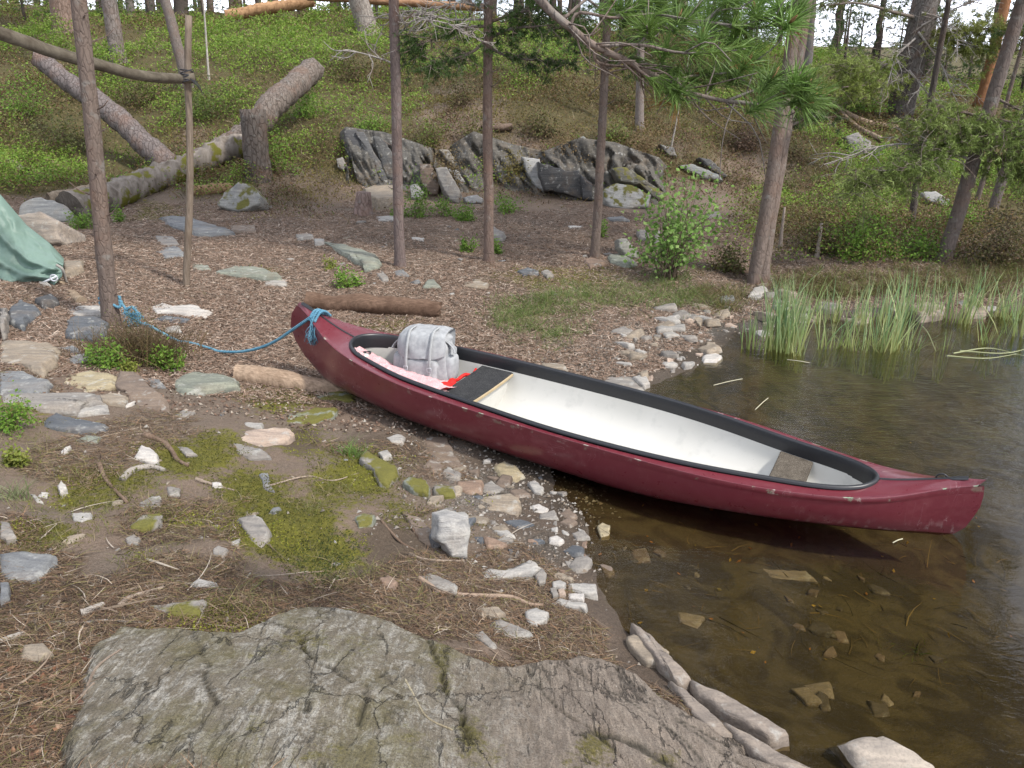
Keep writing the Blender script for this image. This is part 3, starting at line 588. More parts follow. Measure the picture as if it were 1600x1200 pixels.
# ------------------------------------------------------------------ rucksack on the canoe floor
PK = cw(.240, .115, .165); PKO = empty("backpack", PK); pk = np.array(PKO.location)
tag(PKO, "pale grey canvas rucksack with a flap and two straps, standing in the canoe", "backpack")
pr = np.array([math.cos(-.30), math.sin(-.30), 0]); pf = np.array([math.sin(-.30) * 1, -math.cos(-.30), 0]) ; pu = np.array([.0, .0, 1]); 
pu = pu + pf * -.12; pu /= np.linalg.norm(pu)               # leans back a little
def pl(a, f, z): return pk + np.multiply.outer(a, pr) + np.multiply.outer(f, pf) + np.multiply.outer(z, pu)
def sq(x, p): return np.sign(x) * np.abs(x) ** p
def blobbox(cx, cf, cz, ra, rf, rz, p=.45, nu=44, nv=26, wr=.014, seed=0, taper=0.0):
    t = np.linspace(0, 2 * np.pi, nu, endpoint=False); q = np.linspace(-np.pi / 2, np.pi / 2, nv); Tt, Q = np.meshgrid(t, q)
    a = sq(np.cos(Tt), p) * np.abs(np.cos(Q)) ** (p * .8); f = sq(np.sin(Tt), p) * np.abs(np.cos(Q)) ** (p * .8); z = sq(np.sin(Q), p * .9)
    k = 1 + taper * z; a = a * ra * k; f = f * rf * k; z = z * rz
    d = fbm(a * 9 + z * 4 + seed, z * 14 - f * 6, seed, 4) * wr + np.abs(fbm(a * 7 - z * 9, z * 6 + f * 9 + a * 4, seed + 9, 3)) * -wr * 1.6
    s = 1 + d / .15; return pl(cx + a * s, cf + f * s, cz + z), grid_faces(nv, nu, True)
V, F = blobbox(0, 0, .175, .205, .130, .200, .38, wr=.026, seed=3, taper=-.10); mk("pack_body", V.reshape(-1, 3), F, MAT["canvas"], PKO, pk)
V, F = blobbox(.01, .135, .115, .135, .05, .105, .5, wr=.018, seed=8, taper=-.05); mk("front_pocket", V.reshape(-1, 3), F, MAT["canvas"], PKO, pk)
for sx in (-1, 1):
    V, F = blobbox(sx * .20, .02, .13, .045, .085, .10, .6, 28, 18, .008, 5 + sx); mk("side_pocket", V.reshape(-1, 3), F, MAT["canvas"], PKO, pk)
# flap: sheet over the top and down the front
na, nb_ = 26, 30; aa = np.linspace(-1, 1, na); bb = np.linspace(0, 1, nb_); AA, BB = np.meshgrid(aa, bb)
path = smooth_path(np.array([(-.115, .27), (-.13, .375), (-.085, .408), (.03, .412), (.125, .402), (.160, .37), (.178, .29), (.184, .225)]), nb_)
wid = np.interp(bb, [0, .3, .55, .8, 1], [.175, .168, .176, .192, .186])
cr = np.abs(AA) ** 3; fz = path[:, 1][:, None] - cr * np.interp(bb, [0, .3, .7, 1], [.0, .012, .03, -.012])[:, None]; ff = path[:, 0][:, None] - cr * np.interp(bb, [0, .4, .7, 1], [-.0, .0, .05, .07])[:, None]
wr = fbm(AA * 3, BB * 5, 44, 4) * .012
Vt = pl(AA * wid[:, None], ff + wr, fz + wr); Vb = pl(AA * wid[:, None] * .985, ff + wr - .008, fz + wr - .008)
mk("flap", np.concatenate([Vt.reshape(-1, 3), Vb.reshape(-1, 3)]), np.concatenate([grid_faces(nb_, na), grid_faces(nb_, na)[:, ::-1] + na * nb_]), MAT["canvas"], PKO, pk)
def band(pts, w, th, side, name, mat, parent, loc):
    P = smooth_path(pts, 18); Tn, N, B = frames(P); s = np.broadcast_to(np.asarray(side, float), P.shape); nrm = np.cross(Tn, s); nrm /= np.linalg.norm(nrm, axis=1)[:, None]
    V = np.stack([P + s * w + nrm * th, P - s * w + nrm * th, P - s * w - nrm * th, P + s * w - nrm * th], 1)
    return mk(name, V.reshape(-1, 3), grid_faces(18, 4, True), mat, parent, loc)
for sx in (-.085, .10):
    P = [pl(sx, f, z) for f, z in ((.03, .424), (.135, .412), (.186, .31), (.200, .22), (.198, .16), (.192, .05))]
    st = band(P, .011, .003, pr, "strap", MAT["strap"], PKO, pk)
    c0 = pl(sx, .203, .155); A = Acc(); acc_tube(A, [c0 + pr * a + pu * b for a, b in ((-.015, -.014), (.015, -.014), (.015, .014), (-.015, .014), (-.015, -.014))], .003, 5); A.build("buckle", MAT["metal"], st)
for sx in (-1, 1):
    P = [pl(sx * a, f, z) for a, f, z in ((.165, .05, .335), (.205, .06, .315), (.235, .06, .285), (.25, .07, .255))]
    band(P, .022, .003, pu * .3 + pf, "side_flap", MAT["canvas"], PKO, pk)

# pink knitted blanket, red cloth, small black goggles in the bow
nu, nv = 60, 20; us = np.linspace(.137, .318, nu); ks = np.linspace(0, 1, nv); U, K = np.meshgrid(us, ks, indexing='ij')
cn = np.maximum(rimc(us) - .025, .02)[:, None]; v0 = -cn * .97; v1 = np.minimum(cn * .9, .06 + 0 * us[:, None]); Vv = v0 + (v1 - v0) * K
Wz = .372 - .11 * K - .03 * (us[:, None] - .137) / .18 + .02 * np.sin(K * 3.1) + fbm(U * 95, K * 3.3, 61, 4) * .032 + .02 * sst(.2, .14, U)
V = cw(U + fbm(U * 40, K * 5, 65, 3) * .002, Vv, Wz); Vb = cw(U, Vv, Wz - .03)
bl = mk("blanket", np.concatenate([V.reshape(-1, 3), Vb.reshape(-1, 3)]), np.concatenate([grid_faces(nu, nv)[:, ::-1], grid_faces(nu, nv) + nu * nv]), MAT["pink"])
tag(bl, "pink and white knitted blanket crumpled in the canoe's bow below the rucksack", "blanket")
A = Acc(); us = .300 + .004 * np.sin(np.linspace(0, 9, 30)); vs = np.linspace(-.17, .33, 30); z = deckz(us) - .10 + .01 * np.sin(np.linspace(0, 20, 30))
rad = np.interp(np.linspace(0, 1, 30), [0, .1, .35, .45, 1], [.03, .045, .035, .014, .010])
acc_tube(A, cw(us, vs, z - .02), rad, 12, rough=.35, seed=4); rc = A.build("red_cloth", MAT["red"]); tag(rc, "bright red cloth rolled along the front edge of the black bow seat", "cloth")
A = Acc()
for du, dv in ((-.0, 0), (.007, .035)):
    a = np.linspace(0, 2 * np.pi, 18); acc_tube(A, cw(.148 + du + .005 * np.cos(a), -.11 + dv + .02 * np.sin(a), .36 + .004 * np.sin(2 * a)), .006, 6)
acc_tube(A, [cw(.150, -.095, .362), cw(.153, -.085, .362)], .005, 6)
gg = A.build("goggles", MAT["plastic"]); tag(gg, "small pair of black goggles lying at the bow end of the cockpit", "goggles")
V, F = blobbox(0, 0, 0, .05, .04, .03, .6, 24, 14, .012, 77); V = V - pk + cw(.158, -.15, .345); wb = mk("cloth_bundle", V.reshape(-1, 3), F, MAT["liner"]); tag(wb, "small crumpled white cloth beside the goggles at the bow end of the pink blanket", "cloth")

# ------------------------------------------------------------------ blue mooring rope
def rope_mesh(A, P, r, n, pitch=.05, seg=6):
    P = smooth_path(P, n); P[:, 2] = np.maximum(P[:, 2], T(P[:, 0], P[:, 1]) + .012); Tn, N, B = frames(P); L = np.concatenate([[0], np.cumsum(np.linalg.norm(np.diff(P, axis=0), axis=1))])
    for k in range(3):
        ph = 2 * np.pi * (L / pitch + k / 3); acc_tube(A, P + (N * np.cos(ph)[:, None] + B * np.sin(ph)[:, None]) * r * .55, r * .62, seg)
tb = G(176, 508)                                            # foot of the near tree
ty = tb[1]
def tp(px, py, d=0.0): return at_y(px, py, ty - d)
A = Acc(); kx = tp(172, 470, 0)
ang = np.linspace(0, 2 * np.pi * 2.1, 60); tr = .082
rope_mesh(A, np.stack([kx[0] + tr * np.cos(ang), ty + tr * np.sin(ang), kx[2] + .03 * np.sin(ang * .5) + .02 * np.cos(ang * 1.3)], 1), .013, 120)
bow = cw(.043, 0, deckz(.043) + .012)
rope_mesh(A, [tp(163, 458, .10), tp(172, 472, .11), tp(186, 480, .11), tp(190, 470, .09)], .012, 40)
rope_mesh(A, [tp(190, 474, .10), tp(205, 493, .12), tp(218, 496, .13), tp(207, 480, .12), tp(196, 488, .12), tp(215, 502, .13), tp(228, 508, .12), tp(240, 513, .10)], .012, 90)
mid = lambda px, py, f: at_y(px, py, ty + (bow[1] - ty) * f - .05)
g1 = [tp(226, 505, .11), mid(250, 518, .22), mid(285, 536, .34), mid(320, 546, .46), mid(365, 550, .60), mid(400, 545, .72), mid(430, 533, .84), mid(460, 513, .95), mid(482, 498, 1.0), cw(.043, -.06, deckz(.043) - .005), cw(.045, 0, deckz(.045) + .016), cw(.046, .045, deckz(.046) - .002)]
rope_mesh(A, g1, .0115, 330)
ropeE = empty("mooring_rope", tb + np.array([0, 0, .2])); tag(ropeE, "frayed blue rope tied round the near trunk and sagging across to the canoe's bow", "rope")
A.build("rope_line", MAT["rope"], ropeE)
def fray(P0, down, n, L, sp, seed):
    A = Acc(); R = np.random.RandomState(seed)
    for i in range(n):
        d = down + R.randn(3) * sp; d /= np.linalg.norm(d); q = [P0 + R.randn(3) * .012, P0 + d * L * .4 + R.randn(3) * .012, P0 + d * L * .75 + R.randn(3) * .018, P0 + d * L * R.uniform(.85, 1.1) + np.array([0, 0, -.02])]
        acc_tube(A, smooth_path(q, 7), .0022, 4)
    return A
def near_side(u, w, off=.012): return cw(u, -hb(np.array([u]))[0] - off, w)
A = fray(cw(.046, -.075, deckz(.046) - .02), np.array([.10, -.25, -1.0]), 60, .17, .20, 5); o = A.build("frayed_end", MAT["rope"], ropeE); 
A = fray(tp(206, 492, .14), np.array([.35, -.1, -.25]), 60, .09, .55, 6); A.build("frayed_end", MAT["rope"], ropeE)
A = Acc(); 
for s_ in (0, 1, 2): rope_mesh(A, [cw(.040 + .006 * s_, -.085, deckz(.043) - .035), cw(.041 + .006 * s_, -.03, deckz(.043) + .022), cw(.042 + .006 * s_, .03, deckz(.043) + .02), cw(.043 + .006 * s_, .085, deckz(.043) - .03)], .010, 26)
A.build("hitch", MAT["rope"], ropeE)

# ------------------------------------------------------------------ rocks
def c4(p): return [(x / 2.963, 400 + y / 2.963) for x, y in p]
def c1(p): return [(x / 2.963, y / 2.963) for x, y in p]
def c5(p): return [(430 + x / 2.963, 400 + y / 2.963) for x, y in p]
def c7(p): return [(x / 2.963, 800 + y / 2.963) for x, y in p]
def c8(p): return [(530 + x / 2.963, 800 + y / 2.963) for x, y in p]
def c9(p): return [(480 + x / 4, 150 + y / 4) for x, y in p]
def ca(p): return [(780 + x / 4, 180 + y / 4) for x, y in p]
def resample(P, n, jit, rs):
    P = np.asarray(P, float); Q = np.concatenate([P, P[:1]]); L = np.concatenate([[0], np.cumsum(np.linalg.norm(np.diff(Q, axis=0), axis=1))])
    t = np.linspace(0, L[-1], n, endpoint=False)
    # keep the corners: snap the nearest sample to each corner
    for l in L[:-1]:
        i = np.argmin(np.abs(t - l)); t[i] = l
    t = np.sort(t); R = np.stack([np.interp(t, L, Q[:, k]) for k in range(2)], 1)
    s = L[-1] / 4; ph = rs.rand() * 50
    a = np.linspace(0, 2 * np.pi, n, endpoint=False)
    R += np.stack([fbm(np.cos(a) * 4 + ph, np.sin(a) * 4, 5, 3), fbm(np.cos(a) * 4 + ph, np.sin(a) * 4 + 9, 6, 3)], 1) * jit * s
    return R
ROCK_N = [0]
def plate(name, out2, frame, t, bury, color, mat, rough=.06, dome=.0, n=40, sharp=.12, parent=None):
    """a slab of stone: outline out2 (local metres) on the plane frame=(origin, ex, ey, en), t thick below/behind that plane"""
    ROCK_N[0] += 1; rs = np.random.RandomState(ROCK_N[0] * 7 + 3); o, ex, ey, en = [np.asarray(v, float) for v in frame]
    P = resample(out2, n, .05, rs); c = P.mean(0); size = np.sqrt(np.abs(np.sum(P[:, 0] * np.roll(P[:, 1], -1) - np.roll(P[:, 0], -1) * P[:, 1])) / 2)
    rings = []; sd = rs.rand() * 100
    def ring(k, z, na): 
        q = c + (P - c) * k; 
        h = z + fbm(q[:, 0] / size * 2.2 + sd, q[:, 1] / size * 2.2, 3, 4) * na * size
        q2 = q + (np.stack([fbm(q[:, 0] / size * 5 + sd, z * 9 / size + q[:, 1] / size * 5, 4, 2), fbm(q[:, 1] / size * 5 + sd, z * 9 / size - q[:, 0] / size * 5, 8, 2)], 1) * .018 * size if k > .9 else 0)
        rings.append(o + np.outer(q2[:, 0], ex) + np.outer(q2[:, 1], ey) + np.outer(h, en))
    b = min(sharp * size, t * .45, .03)
    ring(1.10, -t - bury, 0); ring(1.08, -t * .8, .0); ring(1.04, -t * .45, rough * .3); ring(1.005, -b, rough * .7)
    ring(1 - b / size * .6, -b * .25, rough); ring(1 - b / size * 2.2, 0, rough)
    for k in (.82, .62, .4, .18): ring(k * (1 - b / size * 2.2), dome * size * (1 - k * k), rough)
    cen = rings[-1].mean(0); V = np.concatenate(rings + [cen[None]]); m = len(rings); F = [grid_faces(m, n, True)]
    i = np.arange(n); F.append(np.stack([(m - 1) * n + i, (m - 1) * n + (i + 1) % n, np.full(n, m * n)], 1))
    # outward winding
    sgn = np.sum(P[:, 0] * np.roll(P[:, 1], -1) - np.roll(P[:, 0], -1) * P[:, 1]) * np.dot(np.cross(ex, ey), en)
    if sgn < 0: F = [f[:, ::-1] for f in F]
    return mk(name, V, F, mat, parent, None if parent else o + ex * c[0] + ey * c[1] - en * t, True, color=color)
COL = dict(grey=(.225, .21, .19), blue=(.165, .172, .176), slate=(.095, .104, .115), tan=(.255, .215, .165), brown=(.175, .135, .105), pale=(.33, .318, .295), white=(.44, .42, .39), pink=(.36, .285, .23),
           yellow=(.31, .265, .17), green=(.20, .215, .175), wet=(.10, .085, .065), rust=(.22, .155, .115), dark=(.07, .07, .072))
def ground_rock(poly, t, col, label, tilt=(0, 0), mat="rock", group=None, dome=.0, rough=.05, name="rock", cat="rock", bury=.06):
    tilt = (tilt[0], abs(tilt[1]))                            # the top faces lean towards the viewer's side
    P = np.array(poly, float); ctr = P.mean(0); g = G(*ctr); z = max(g[2], -.5) + t * .62
    W = np.array([at_z(x, y, z) for x, y in P]); c = W.mean(0)
    if np.hypot(*(c - g)[:2]) > .6: W = np.array([at_z(x, y, g[2] + .02) for x, y in P]); c = W.mean(0)
    # tilted top plane: re-project the outline on it
    n = np.array([-tilt[0], -tilt[1], 1.0]); n /= np.linalg.norm(n); o = np.array([c[0], c[1], z])
    W2 = []
    for x, y in P:
        d = ray(x, y); k = ((o - np.array([0, 0, CAM_H])) @ n) / (d @ n); W2.append(d * k + np.array([0, 0, CAM_H]))
    W2 = np.array(W2); ex = np.array([1.0, 0, tilt[0]]); ex /= np.linalg.norm(ex); ey = np.cross(n, ex)
    o2 = W2.mean(0); L = np.stack([(W2 - o2) @ ex, (W2 - o2) @ ey], 1)
    size = np.ptp(L, axis=0).max(); b = plate(name, L, (o2, ex, ey, n), t, bury + abs(tilt[0]) * size * .5 + abs(tilt[1]) * size * .5, COL[col] if isinstance(col, str) else col, MAT[mat], rough, dome)
    return tag(b, label, cat, group)
def face_rock(poly, Y, depth, lean, col, label, mat="rock", rough=.06, parent=None, name="rock", yaw=0.0, group=None):
    """an upright slab: the outline is the face that looks at the viewer, depth metres thick"""
    P = np.array(poly, float); ctr = P.mean(0); o = at_y(ctr[0], ctr[1], Y)
    n = np.array([math.sin(yaw), -math.cos(yaw), lean]); n /= np.linalg.norm(n)
    W = []
    for x, y in P:
        d = ray(x, y); k = ((o - np.array([0, 0, CAM_H])) @ n) / (d @ n); W.append(d * k + np.array([0, 0, CAM_H]))
    W = np.array(W); ex = np.cross(np.array([0, 0, 1.0]), n); ex /= np.linalg.norm(ex); ex = -ex if ex[0] < 0 else ex; ey = np.cross(n, ex); ey = -ey if ey[2] < 0 else ey
    L = np.stack([(W - o) @ ex, (W - o) @ ey], 1)
    b = plate(name, L, (o, ex, ey, n), depth, depth * .2, COL[col] if isinstance(col, str) else col, MAT[mat], rough, .03, sharp=.10, parent=parent)
    return tag(b, label, "rock", group) if parent is None else b

NEAR = [  # outline, thickness, colour, label, tilt, material
 (c4([(0,385),(215,390),(262,420),(245,470),(190,525),(100,495),(0,490)]),.09,'tan',"broad tan flagstone at the left edge, above the dark blue slab",(0,-.04),'rock'),
 (c4([(0,530),(100,530),(235,580),(200,612),(120,625),(0,628)]),.06,'blue',"dark blue-grey flagstone at the left edge, just in front of the broad tan one",(0,0),'rock'),
 (c4([(245,555),(420,530),(530,545),(520,588),(400,610),(280,608),(235,585)]),.05,'yellow',"flat yellowish stone right of the dark blue flagstone",(0,0),'rock'),
 (c4([(0,640),(200,628),(450,625),(455,655),(380,665),(340,695),(180,700),(0,685)]),.09,'grey',"long grey flagstone lying along the front of the left flagstones",(0,-.05),'rock'),
 (c4([(460,640),(530,630),(590,645),(570,680),(470,676)]),.05,'tan',"small tan slab wedged between the long grey flagstone and the brown leaning slab",(0,0),'rock'),
 (c4([(560,530),(620,525),(700,600),(760,640),(765,690),(680,705),(600,695),(590,640),(525,600)]),.08,'brown',"brown olive slab tilted down beside the heather bush",(.05,-.16),'rock'),
 (c4([(350,700),(490,680),(495,700),(360,730)]),.06,'pale',"thin pale block lying in front of the long grey flagstone",(0,0),'rock'),
 (c4([(190,765),(250,725),(400,755),(490,775),(490,800),(380,808),(260,800),(200,785)]),.07,'slate',"dark slate slab, frontmost of the flagstones on the left",(0,-.05),'rock'),
 (c4([(805,575),(850,540),(910,525),(1090,560),(1090,578),(960,600),(850,625),(805,600)]),.11,'green',"thick greenish flagstone with a pale broken front edge, beside the end of the pale log",(0,0),'rock'),
 (c4([(700,235),(740,218),(900,230),(970,250),(945,272),(860,268),(720,258)]),.06,'white',"flat white stone right of the roped tree trunk",(0,0),'rock'),
 (c4([(680,300),(760,275),(870,285),(850,300),(740,332),(690,322)]),.03,'slate',"thin dark slate lying in front of the flat white stone",(0,-.1),'rock'),
 (c4([(310,300),(345,272),(480,275),(490,345),(440,370),(310,360)]),.06,'slate',"dark grey slab left of the foot of the roped tree trunk",(0,-.06),'rock'),
 (c4([(275,255),(330,235),(480,230),(490,262),(350,268)]),.03,'pale',"pale flat stone behind the dark slab left of the roped trunk",(0,0),'rock'),
 (c4([(265,420),(340,415),(380,440),(420,470),(340,488),(270,460)]),.03,'blue',"small bluish flat stone between the broad tan flagstone and the heather bush",(0,0),'rock'),
 (c4([(760,330),(830,320),(835,342),(770,348)]),.03,'pale',"small pale chip of stone under the slack blue rope",(0,0),'rock'),
 (c4([(640,560),(740,570),(760,598),(700,602)]),.03,'blue',"small bluish stone under the right side of the heather bush",(0,0),'rock'),
 (c4([(1100,805),(1330,787),(1352,805),(1320,838),(1205,872),(1110,855),(1090,840)]),.07,'pink',"pinkish cream slab lying alone on the litter left of the canoe",(0,-.06),'rock'),
 (c4([(1015,850),(1090,865),(1210,890),(1250,920),(1150,932),(1080,905)]),.03,'grey',"grey wedge of stone tucked under the pinkish cream slab",(0,-.05),'rock'),
 (c4([(1130,768),(1215,770),(1210,790),(1130,790)]),.05,'pale',"small pale block behind the pinkish cream slab",(0,0),'rock'),
 (c4([(1290,765),(1330,740),(1460,700),(1560,700),(1540,730),(1450,765),(1330,770)]),.04,'green',"long grey-green flat stone between the pinkish slab and the canoe",(0,0),'mossrock'),
 (c4([(1435,650),(1560,610),(1640,640),(1640,665),(1470,665)]),.05,'green',"grey-green stone half under the left side of the canoe",(0,0),'mossrock'),
 (c4([(615,930),(650,870),(700,885),(725,910),(730,945),(690,955)]),.07,'white',"knobbly white stone in the moss below the brown olive slab",(0,-.15),'dryrock'),
 (c4([(1200,1000),(1240,1000),(1250,1060),(1270,1085),(1220,1072)]),.03,'blue',"narrow bluish stone upright in the mossy litter",(0,0),'rock'),
 (c4([(265,1060),(285,1035),(310,1070),(280,1095)]),.05,'white',"white lump of stone at the left, larger of the white pair by the grass tuft",(0,0),'dryrock'),
 (c4([(190,1090),(225,1095),(215,1115),(190,1112)]),.03,'white',"tiny white stone left of the larger white lump",(0,0),'dryrock'),
 (c4([(140,1100),(165,1105),(200,1138),(170,1138)]),.02,'pale',"pale sliver of stone right of the grass tuft",(0,0),'dryrock'),
 (c4([(770,1065),(830,1070),(830,1098),(780,1102)]),.03,'grey',"small round grey stone among thin roots in the litter",(0,0),'rock'),
 (c4([(640,1140),(700,1110),(745,1105),(740,1150),(680,1178),(650,1172)]),.04,'grey',"lumpy grey stone below the curved grey root",(0,0),'rock'),
 (c4([(820,880),(870,885),(910,915),(860,918)]),.02,'grey',"flat grey chip beside the bent brown root",(0,0),'rock'),
 (c4([(800,740),(850,710),(900,720),(860,745)]),.03,'grey',"grey-green stone below the thick greenish flagstone",(0,0),'rock'),
 (c4([(350,850),(400,825),(470,835),(450,862),(370,860)]),.03,'green',"dull green stone in front of the dark slate slab",(0,0),'rock'),
 (c4([(0,235),(30,235),(35,265),(20,310),(0,320)]),.16,'grey',"upright grey block at the left edge under the tarpaulin",(0,0),'rock'),
 (c4([(40,240),(100,190),(180,240),(100,295),(40,285)]),.10,'slate',"dark slab lying under the tarpaulin's lower edge",(0,0),'rock'),
 (c4([(160,190),(240,170),(270,195),(200,215)]),.10,'dark',"dark stone in the shade behind the wooden stake",(0,0),'rock'),
 (c4([(290,20),(380,15),(385,40),(300,60)]),.14,'tan',"squared tan rock behind the wooden stake",(0,0),'rock'),
 (c1([(740,1000),(870,1005),(1070,1065),(900,1065),(780,1030)]),.06,'blue',"long blue-grey flagstone in front of the mossy fallen log",(0,0),'rock'),
 (c1([(690,1150),(820,1140),(860,1175),(760,1185)]),.04,'blue',"blue-grey flat stone left of the thin bare post",(0,0),'rock'),
 (c1([(1070,1040),(1180,1040),(1180,1068),(1080,1066)]),.06,'brown',"brown stone at the right end of the long blue-grey flagstone",(0,0),'rock'),
 (c1([(720,1090),(800,1095),(830,1130),(740,1130)]),.04,'grey',"grey flat stone between the near trunk and the thin post",(0,0),'rock'),
 (c1([(1370,1080),(1440,1075),(1450,1098),(1380,1102)]),.04,'grey',"small grey stone on the clearing right of the thin post",(0,0),'rock'),
 (c4([(990,75),(1080,45),(1220,50),(1290,83),(1200,87),(1080,82)]),.05,'green',"wide grey-green slab on the bare clearing right of the thin post",(0,0),'rock'),
 (c4([(1220,100),(1330,110),(1320,128),(1230,128)]),.03,'pale',"pale flat stone in front of the wide grey-green slab",(0,0),'rock'),
 (c4([(880,30),(960,40),(970,58),(890,58)]),.03,'green',"green-grey flat stone by the thin bare post",(0,0),'rock'),
 (c9([(100,905),(180,915),(330,950),(430,985),(450,1040),(360,1060),(200,960)]),.09,'green',"large greenish slab on the clearing left of the middle pine trunk",(0,-.03),'rock'),
 (c9([(420,1090),(470,1085),(510,1140),(470,1145)]),.04,'grey',"narrow grey stone before the foot of the middle pine trunk",(0,0),'rock'),
 (c9([(540,1090),(600,1085),(630,1115),(560,1120)]),.03,'blue',"bluish stone touching the foot of the middle pine trunk",(0,0),'rock'),
 (c9([(720,1190),(750,1140),(790,1140),(840,1195)]),.10,'green',"pointed grey-green rock behind the dark log",(0,-.2),'rock'),
 (c9([(970,1165),(1060,1150),(1130,1165),(1120,1185),(990,1182)]),.04,'tan',"long low tan stone on the clearing behind the canoe",(0,0),'rock'),
 (c9([(1120,830),(1160,805),(1240,860),(1220,882),(1130,870)]),.10,'grey',"grey rock just right of the second pine trunk",(0,-.1),'rock'),
 (c9([(650,880),(730,885),(725,898),(660,893)]),.03,'white',"small white stone on the brown litter between two pine trunks",(0,0),'dryrock'),
 (c9([(45,890),(105,890),(105,912),(50,915)]),.05,'pale',"pale round stone at the left rim of the clearing",(0,0),'dryrock'),
 (c9([(350,575),(420,555),(545,560),(545,625),(440,645),(390,615)]),.20,'tan',"thick flat boulder below the ledge, left of the middle pine trunk",(0,-.06),'rock'),
 (c9([(430,750),(550,750),(550,770),(450,775)]),.04,'pale',"pale flat stone below the thick flat boulder",(0,0),'rock'),
 (ca([(115,970),(180,950),(245,965),(250,990),(150,995)]),.05,'slate',"dark slate slab on the clearing in front of two pine trunks",(0,-.05),'rock'),
 (ca([(260,975),(300,960),(340,990),(300,1000)]),.05,'grey',"small grey rock right of the dark slate slab on the clearing",(0,0),'rock'),
 (ca([(530,900),(570,880),(670,915),(570,935)]),.06,'rust',"rusty tan stone at the foot of the third pine trunk",(0,0),'rock'),
 (ca([(680,870),(760,855),(860,915),(800,935),(700,905)]),.08,'green',"grey-green slab lying below the leafy shrub",(0,-.05),'rock'),
 (ca([(860,710),(910,710),(950,755),(940,785),(880,755)]),.10,'grey',"grey rock behind the leafy shrub, above its tilted slab",(0,-.2),'rock'),
 (ca([(680,635),(770,630),(810,648),(700,648)]),.04,'blue',"flat bluish stone on the litter right of the third pine trunk",(0,0),'rock'),
 (ca([(430,690),(520,690),(500,700),(440,700)]),.03,'white',"thin white stone left of the third pine trunk",(0,0),'dryrock'),
 (ca([(1300,610),(1370,595),(1385,618),(1310,632)]),.08,'grey',"grey stone on the slope right of the leafy shrub",(0,0),'rock'),
 (ca([(1375,1130),(1470,1120),(1470,1145),(1390,1152)]),.08,'blue',"squared blue-grey stone in the grass near the twin trunk",(0,0),'rock'),
 # around the canoe's near side
 (c5([(510,840),(570,820),(600,830),(590,856),(540,862)]),.05,'pale',"pale wedge-shaped stone above the mossy block left of the canoe",(0,0),'dryrock'),
 (c5([(380,930),(420,890),(490,930),(560,965),(565,1000),(520,1050),(480,1040),(455,985)]),.13,'grey',"large pale grey block with a moss-covered left side, left of the canoe",(.02,-.12),'mossrock'),
 (c5([(475,905),(520,895),(540,918),(500,935)]),.06,'pale',"small pale stone resting against the moss-sided grey block",(0,0),'dryrock'),
 (c5([(590,1040),(620,1015),(700,1035),(715,1062),(700,1095),(640,1085)]),.10,'green',"greenish rock with a pale face, right of the moss-sided grey block",(0,-.1),'mossrock'),
 (c5([(620,850),(800,830),(820,900),(865,970),(800,985),(690,925)]),.03,'brown',"big flat brown slab lying in the shade under the canoe's side",(0,0),'rock'),
 (c5([(680,975),(720,935),(780,965),(755,1010),(690,1000)]),.04,'brown',"left one of two small brown plates below the canoe's shaded brown slab",(0,0),'rock'),
 (c5([(765,1000),(800,970),(860,1000),(850,1032),(780,1028)]),.04,'grey',"rounded grey plate right of the small brown plate below the canoe",(0,0),'rock'),
 (c5([(840,1040),(960,1030),(955,1080),(900,1098),(840,1078)]),.07,'rust',"reddish brown block in the row of stones below the canoe",(0,-.05),'rock'),
 (c5([(960,1060),(1000,1035),(1060,1072),(1010,1098),(940,1098)]),.05,'grey',"grey slab touching the reddish brown block on its right",(0,-.05),'rock'),
 (c5([(1010,970),(1060,945),(1110,960),(1155,1008),(1110,1038),(1050,1020)]),.06,'yellow',"yellowish grey slab under the middle of the canoe's near side",(0,-.04),'rock'),
 (c5([(870,1130),(1090,1090),(1130,1120),(1120,1178),(900,1182)]),.05,'tan',"wide flat tan slab in front of the reddish brown block",(0,0),'rock'),
 (c5([(1170,1045),(1200,1035),(1245,1068),(1235,1100),(1200,1090)]),.08,'pale',"upright pale block on the shore right of the yellowish grey slab",(0,-.1),'dryrock'),
 (c5([(1185,1155),(1220,1145),(1265,1165),(1255,1182),(1200,1178)]),.03,'white',"bright pinkish white half-round stone below the upright pale block",(0,0),'dryrock'),
 (c5([(735,1055),(830,1060),(835,1100),(780,1108),(730,1090)]),.06,'grey',"grey mossy slab left of the reddish brown block",(0,0),'mossrock'),
 (c5([(1080,1080),(1150,1075),(1180,1100),(1110,1115)]),.04,'brown',"thin brown slab behind the wide flat tan one",(0,0),'rock'),
 # stones on the near shore
 (c8([(70,20),(110,0),(165,10),(150,48),(90,70)]),.07,'green',"green-tinged rock left of the standing stone",(0,-.1),'mossrock'),
 (c8([(290,0),(370,15),(430,80),(420,130),(370,110)]),.06,'brown',"long brown slab pointing at the foot of the standing stone",(0,0),'rock'),
 (c8([(185,300),(230,290),(270,320),(250,346),(205,352)]),.06,'rust',"angular reddish brown stone above the great bedrock slab",(0,-.1),'dryrock'),
 (c8([(365,290),(420,275),(540,330),(540,362),(450,350),(380,328)]),.04,'grey',"speckled grey slab half buried in twigs",(0,0),'rock'),
 (c8([(640,290),(690,255),(740,280),(880,230),(935,245),(860,280),(720,312),(640,315)]),.07,'pale',"long pale two-piece slab in the twig litter right of the standing stone",(0,-.05),'dryrock'),
 (c8([(905,290),(940,255),(960,280),(955,318),(925,330)]),.08,'grey',"upright pointed grey stone beside the heap of pale shore stones",(0,-.2),'rock'),
 (c8([(990,290),(1010,275),(1085,300),(1075,313),(1000,303)]),.05,'tan',"topmost tan stone of the heap of pale shore stones",(0,0),'dryrock'),
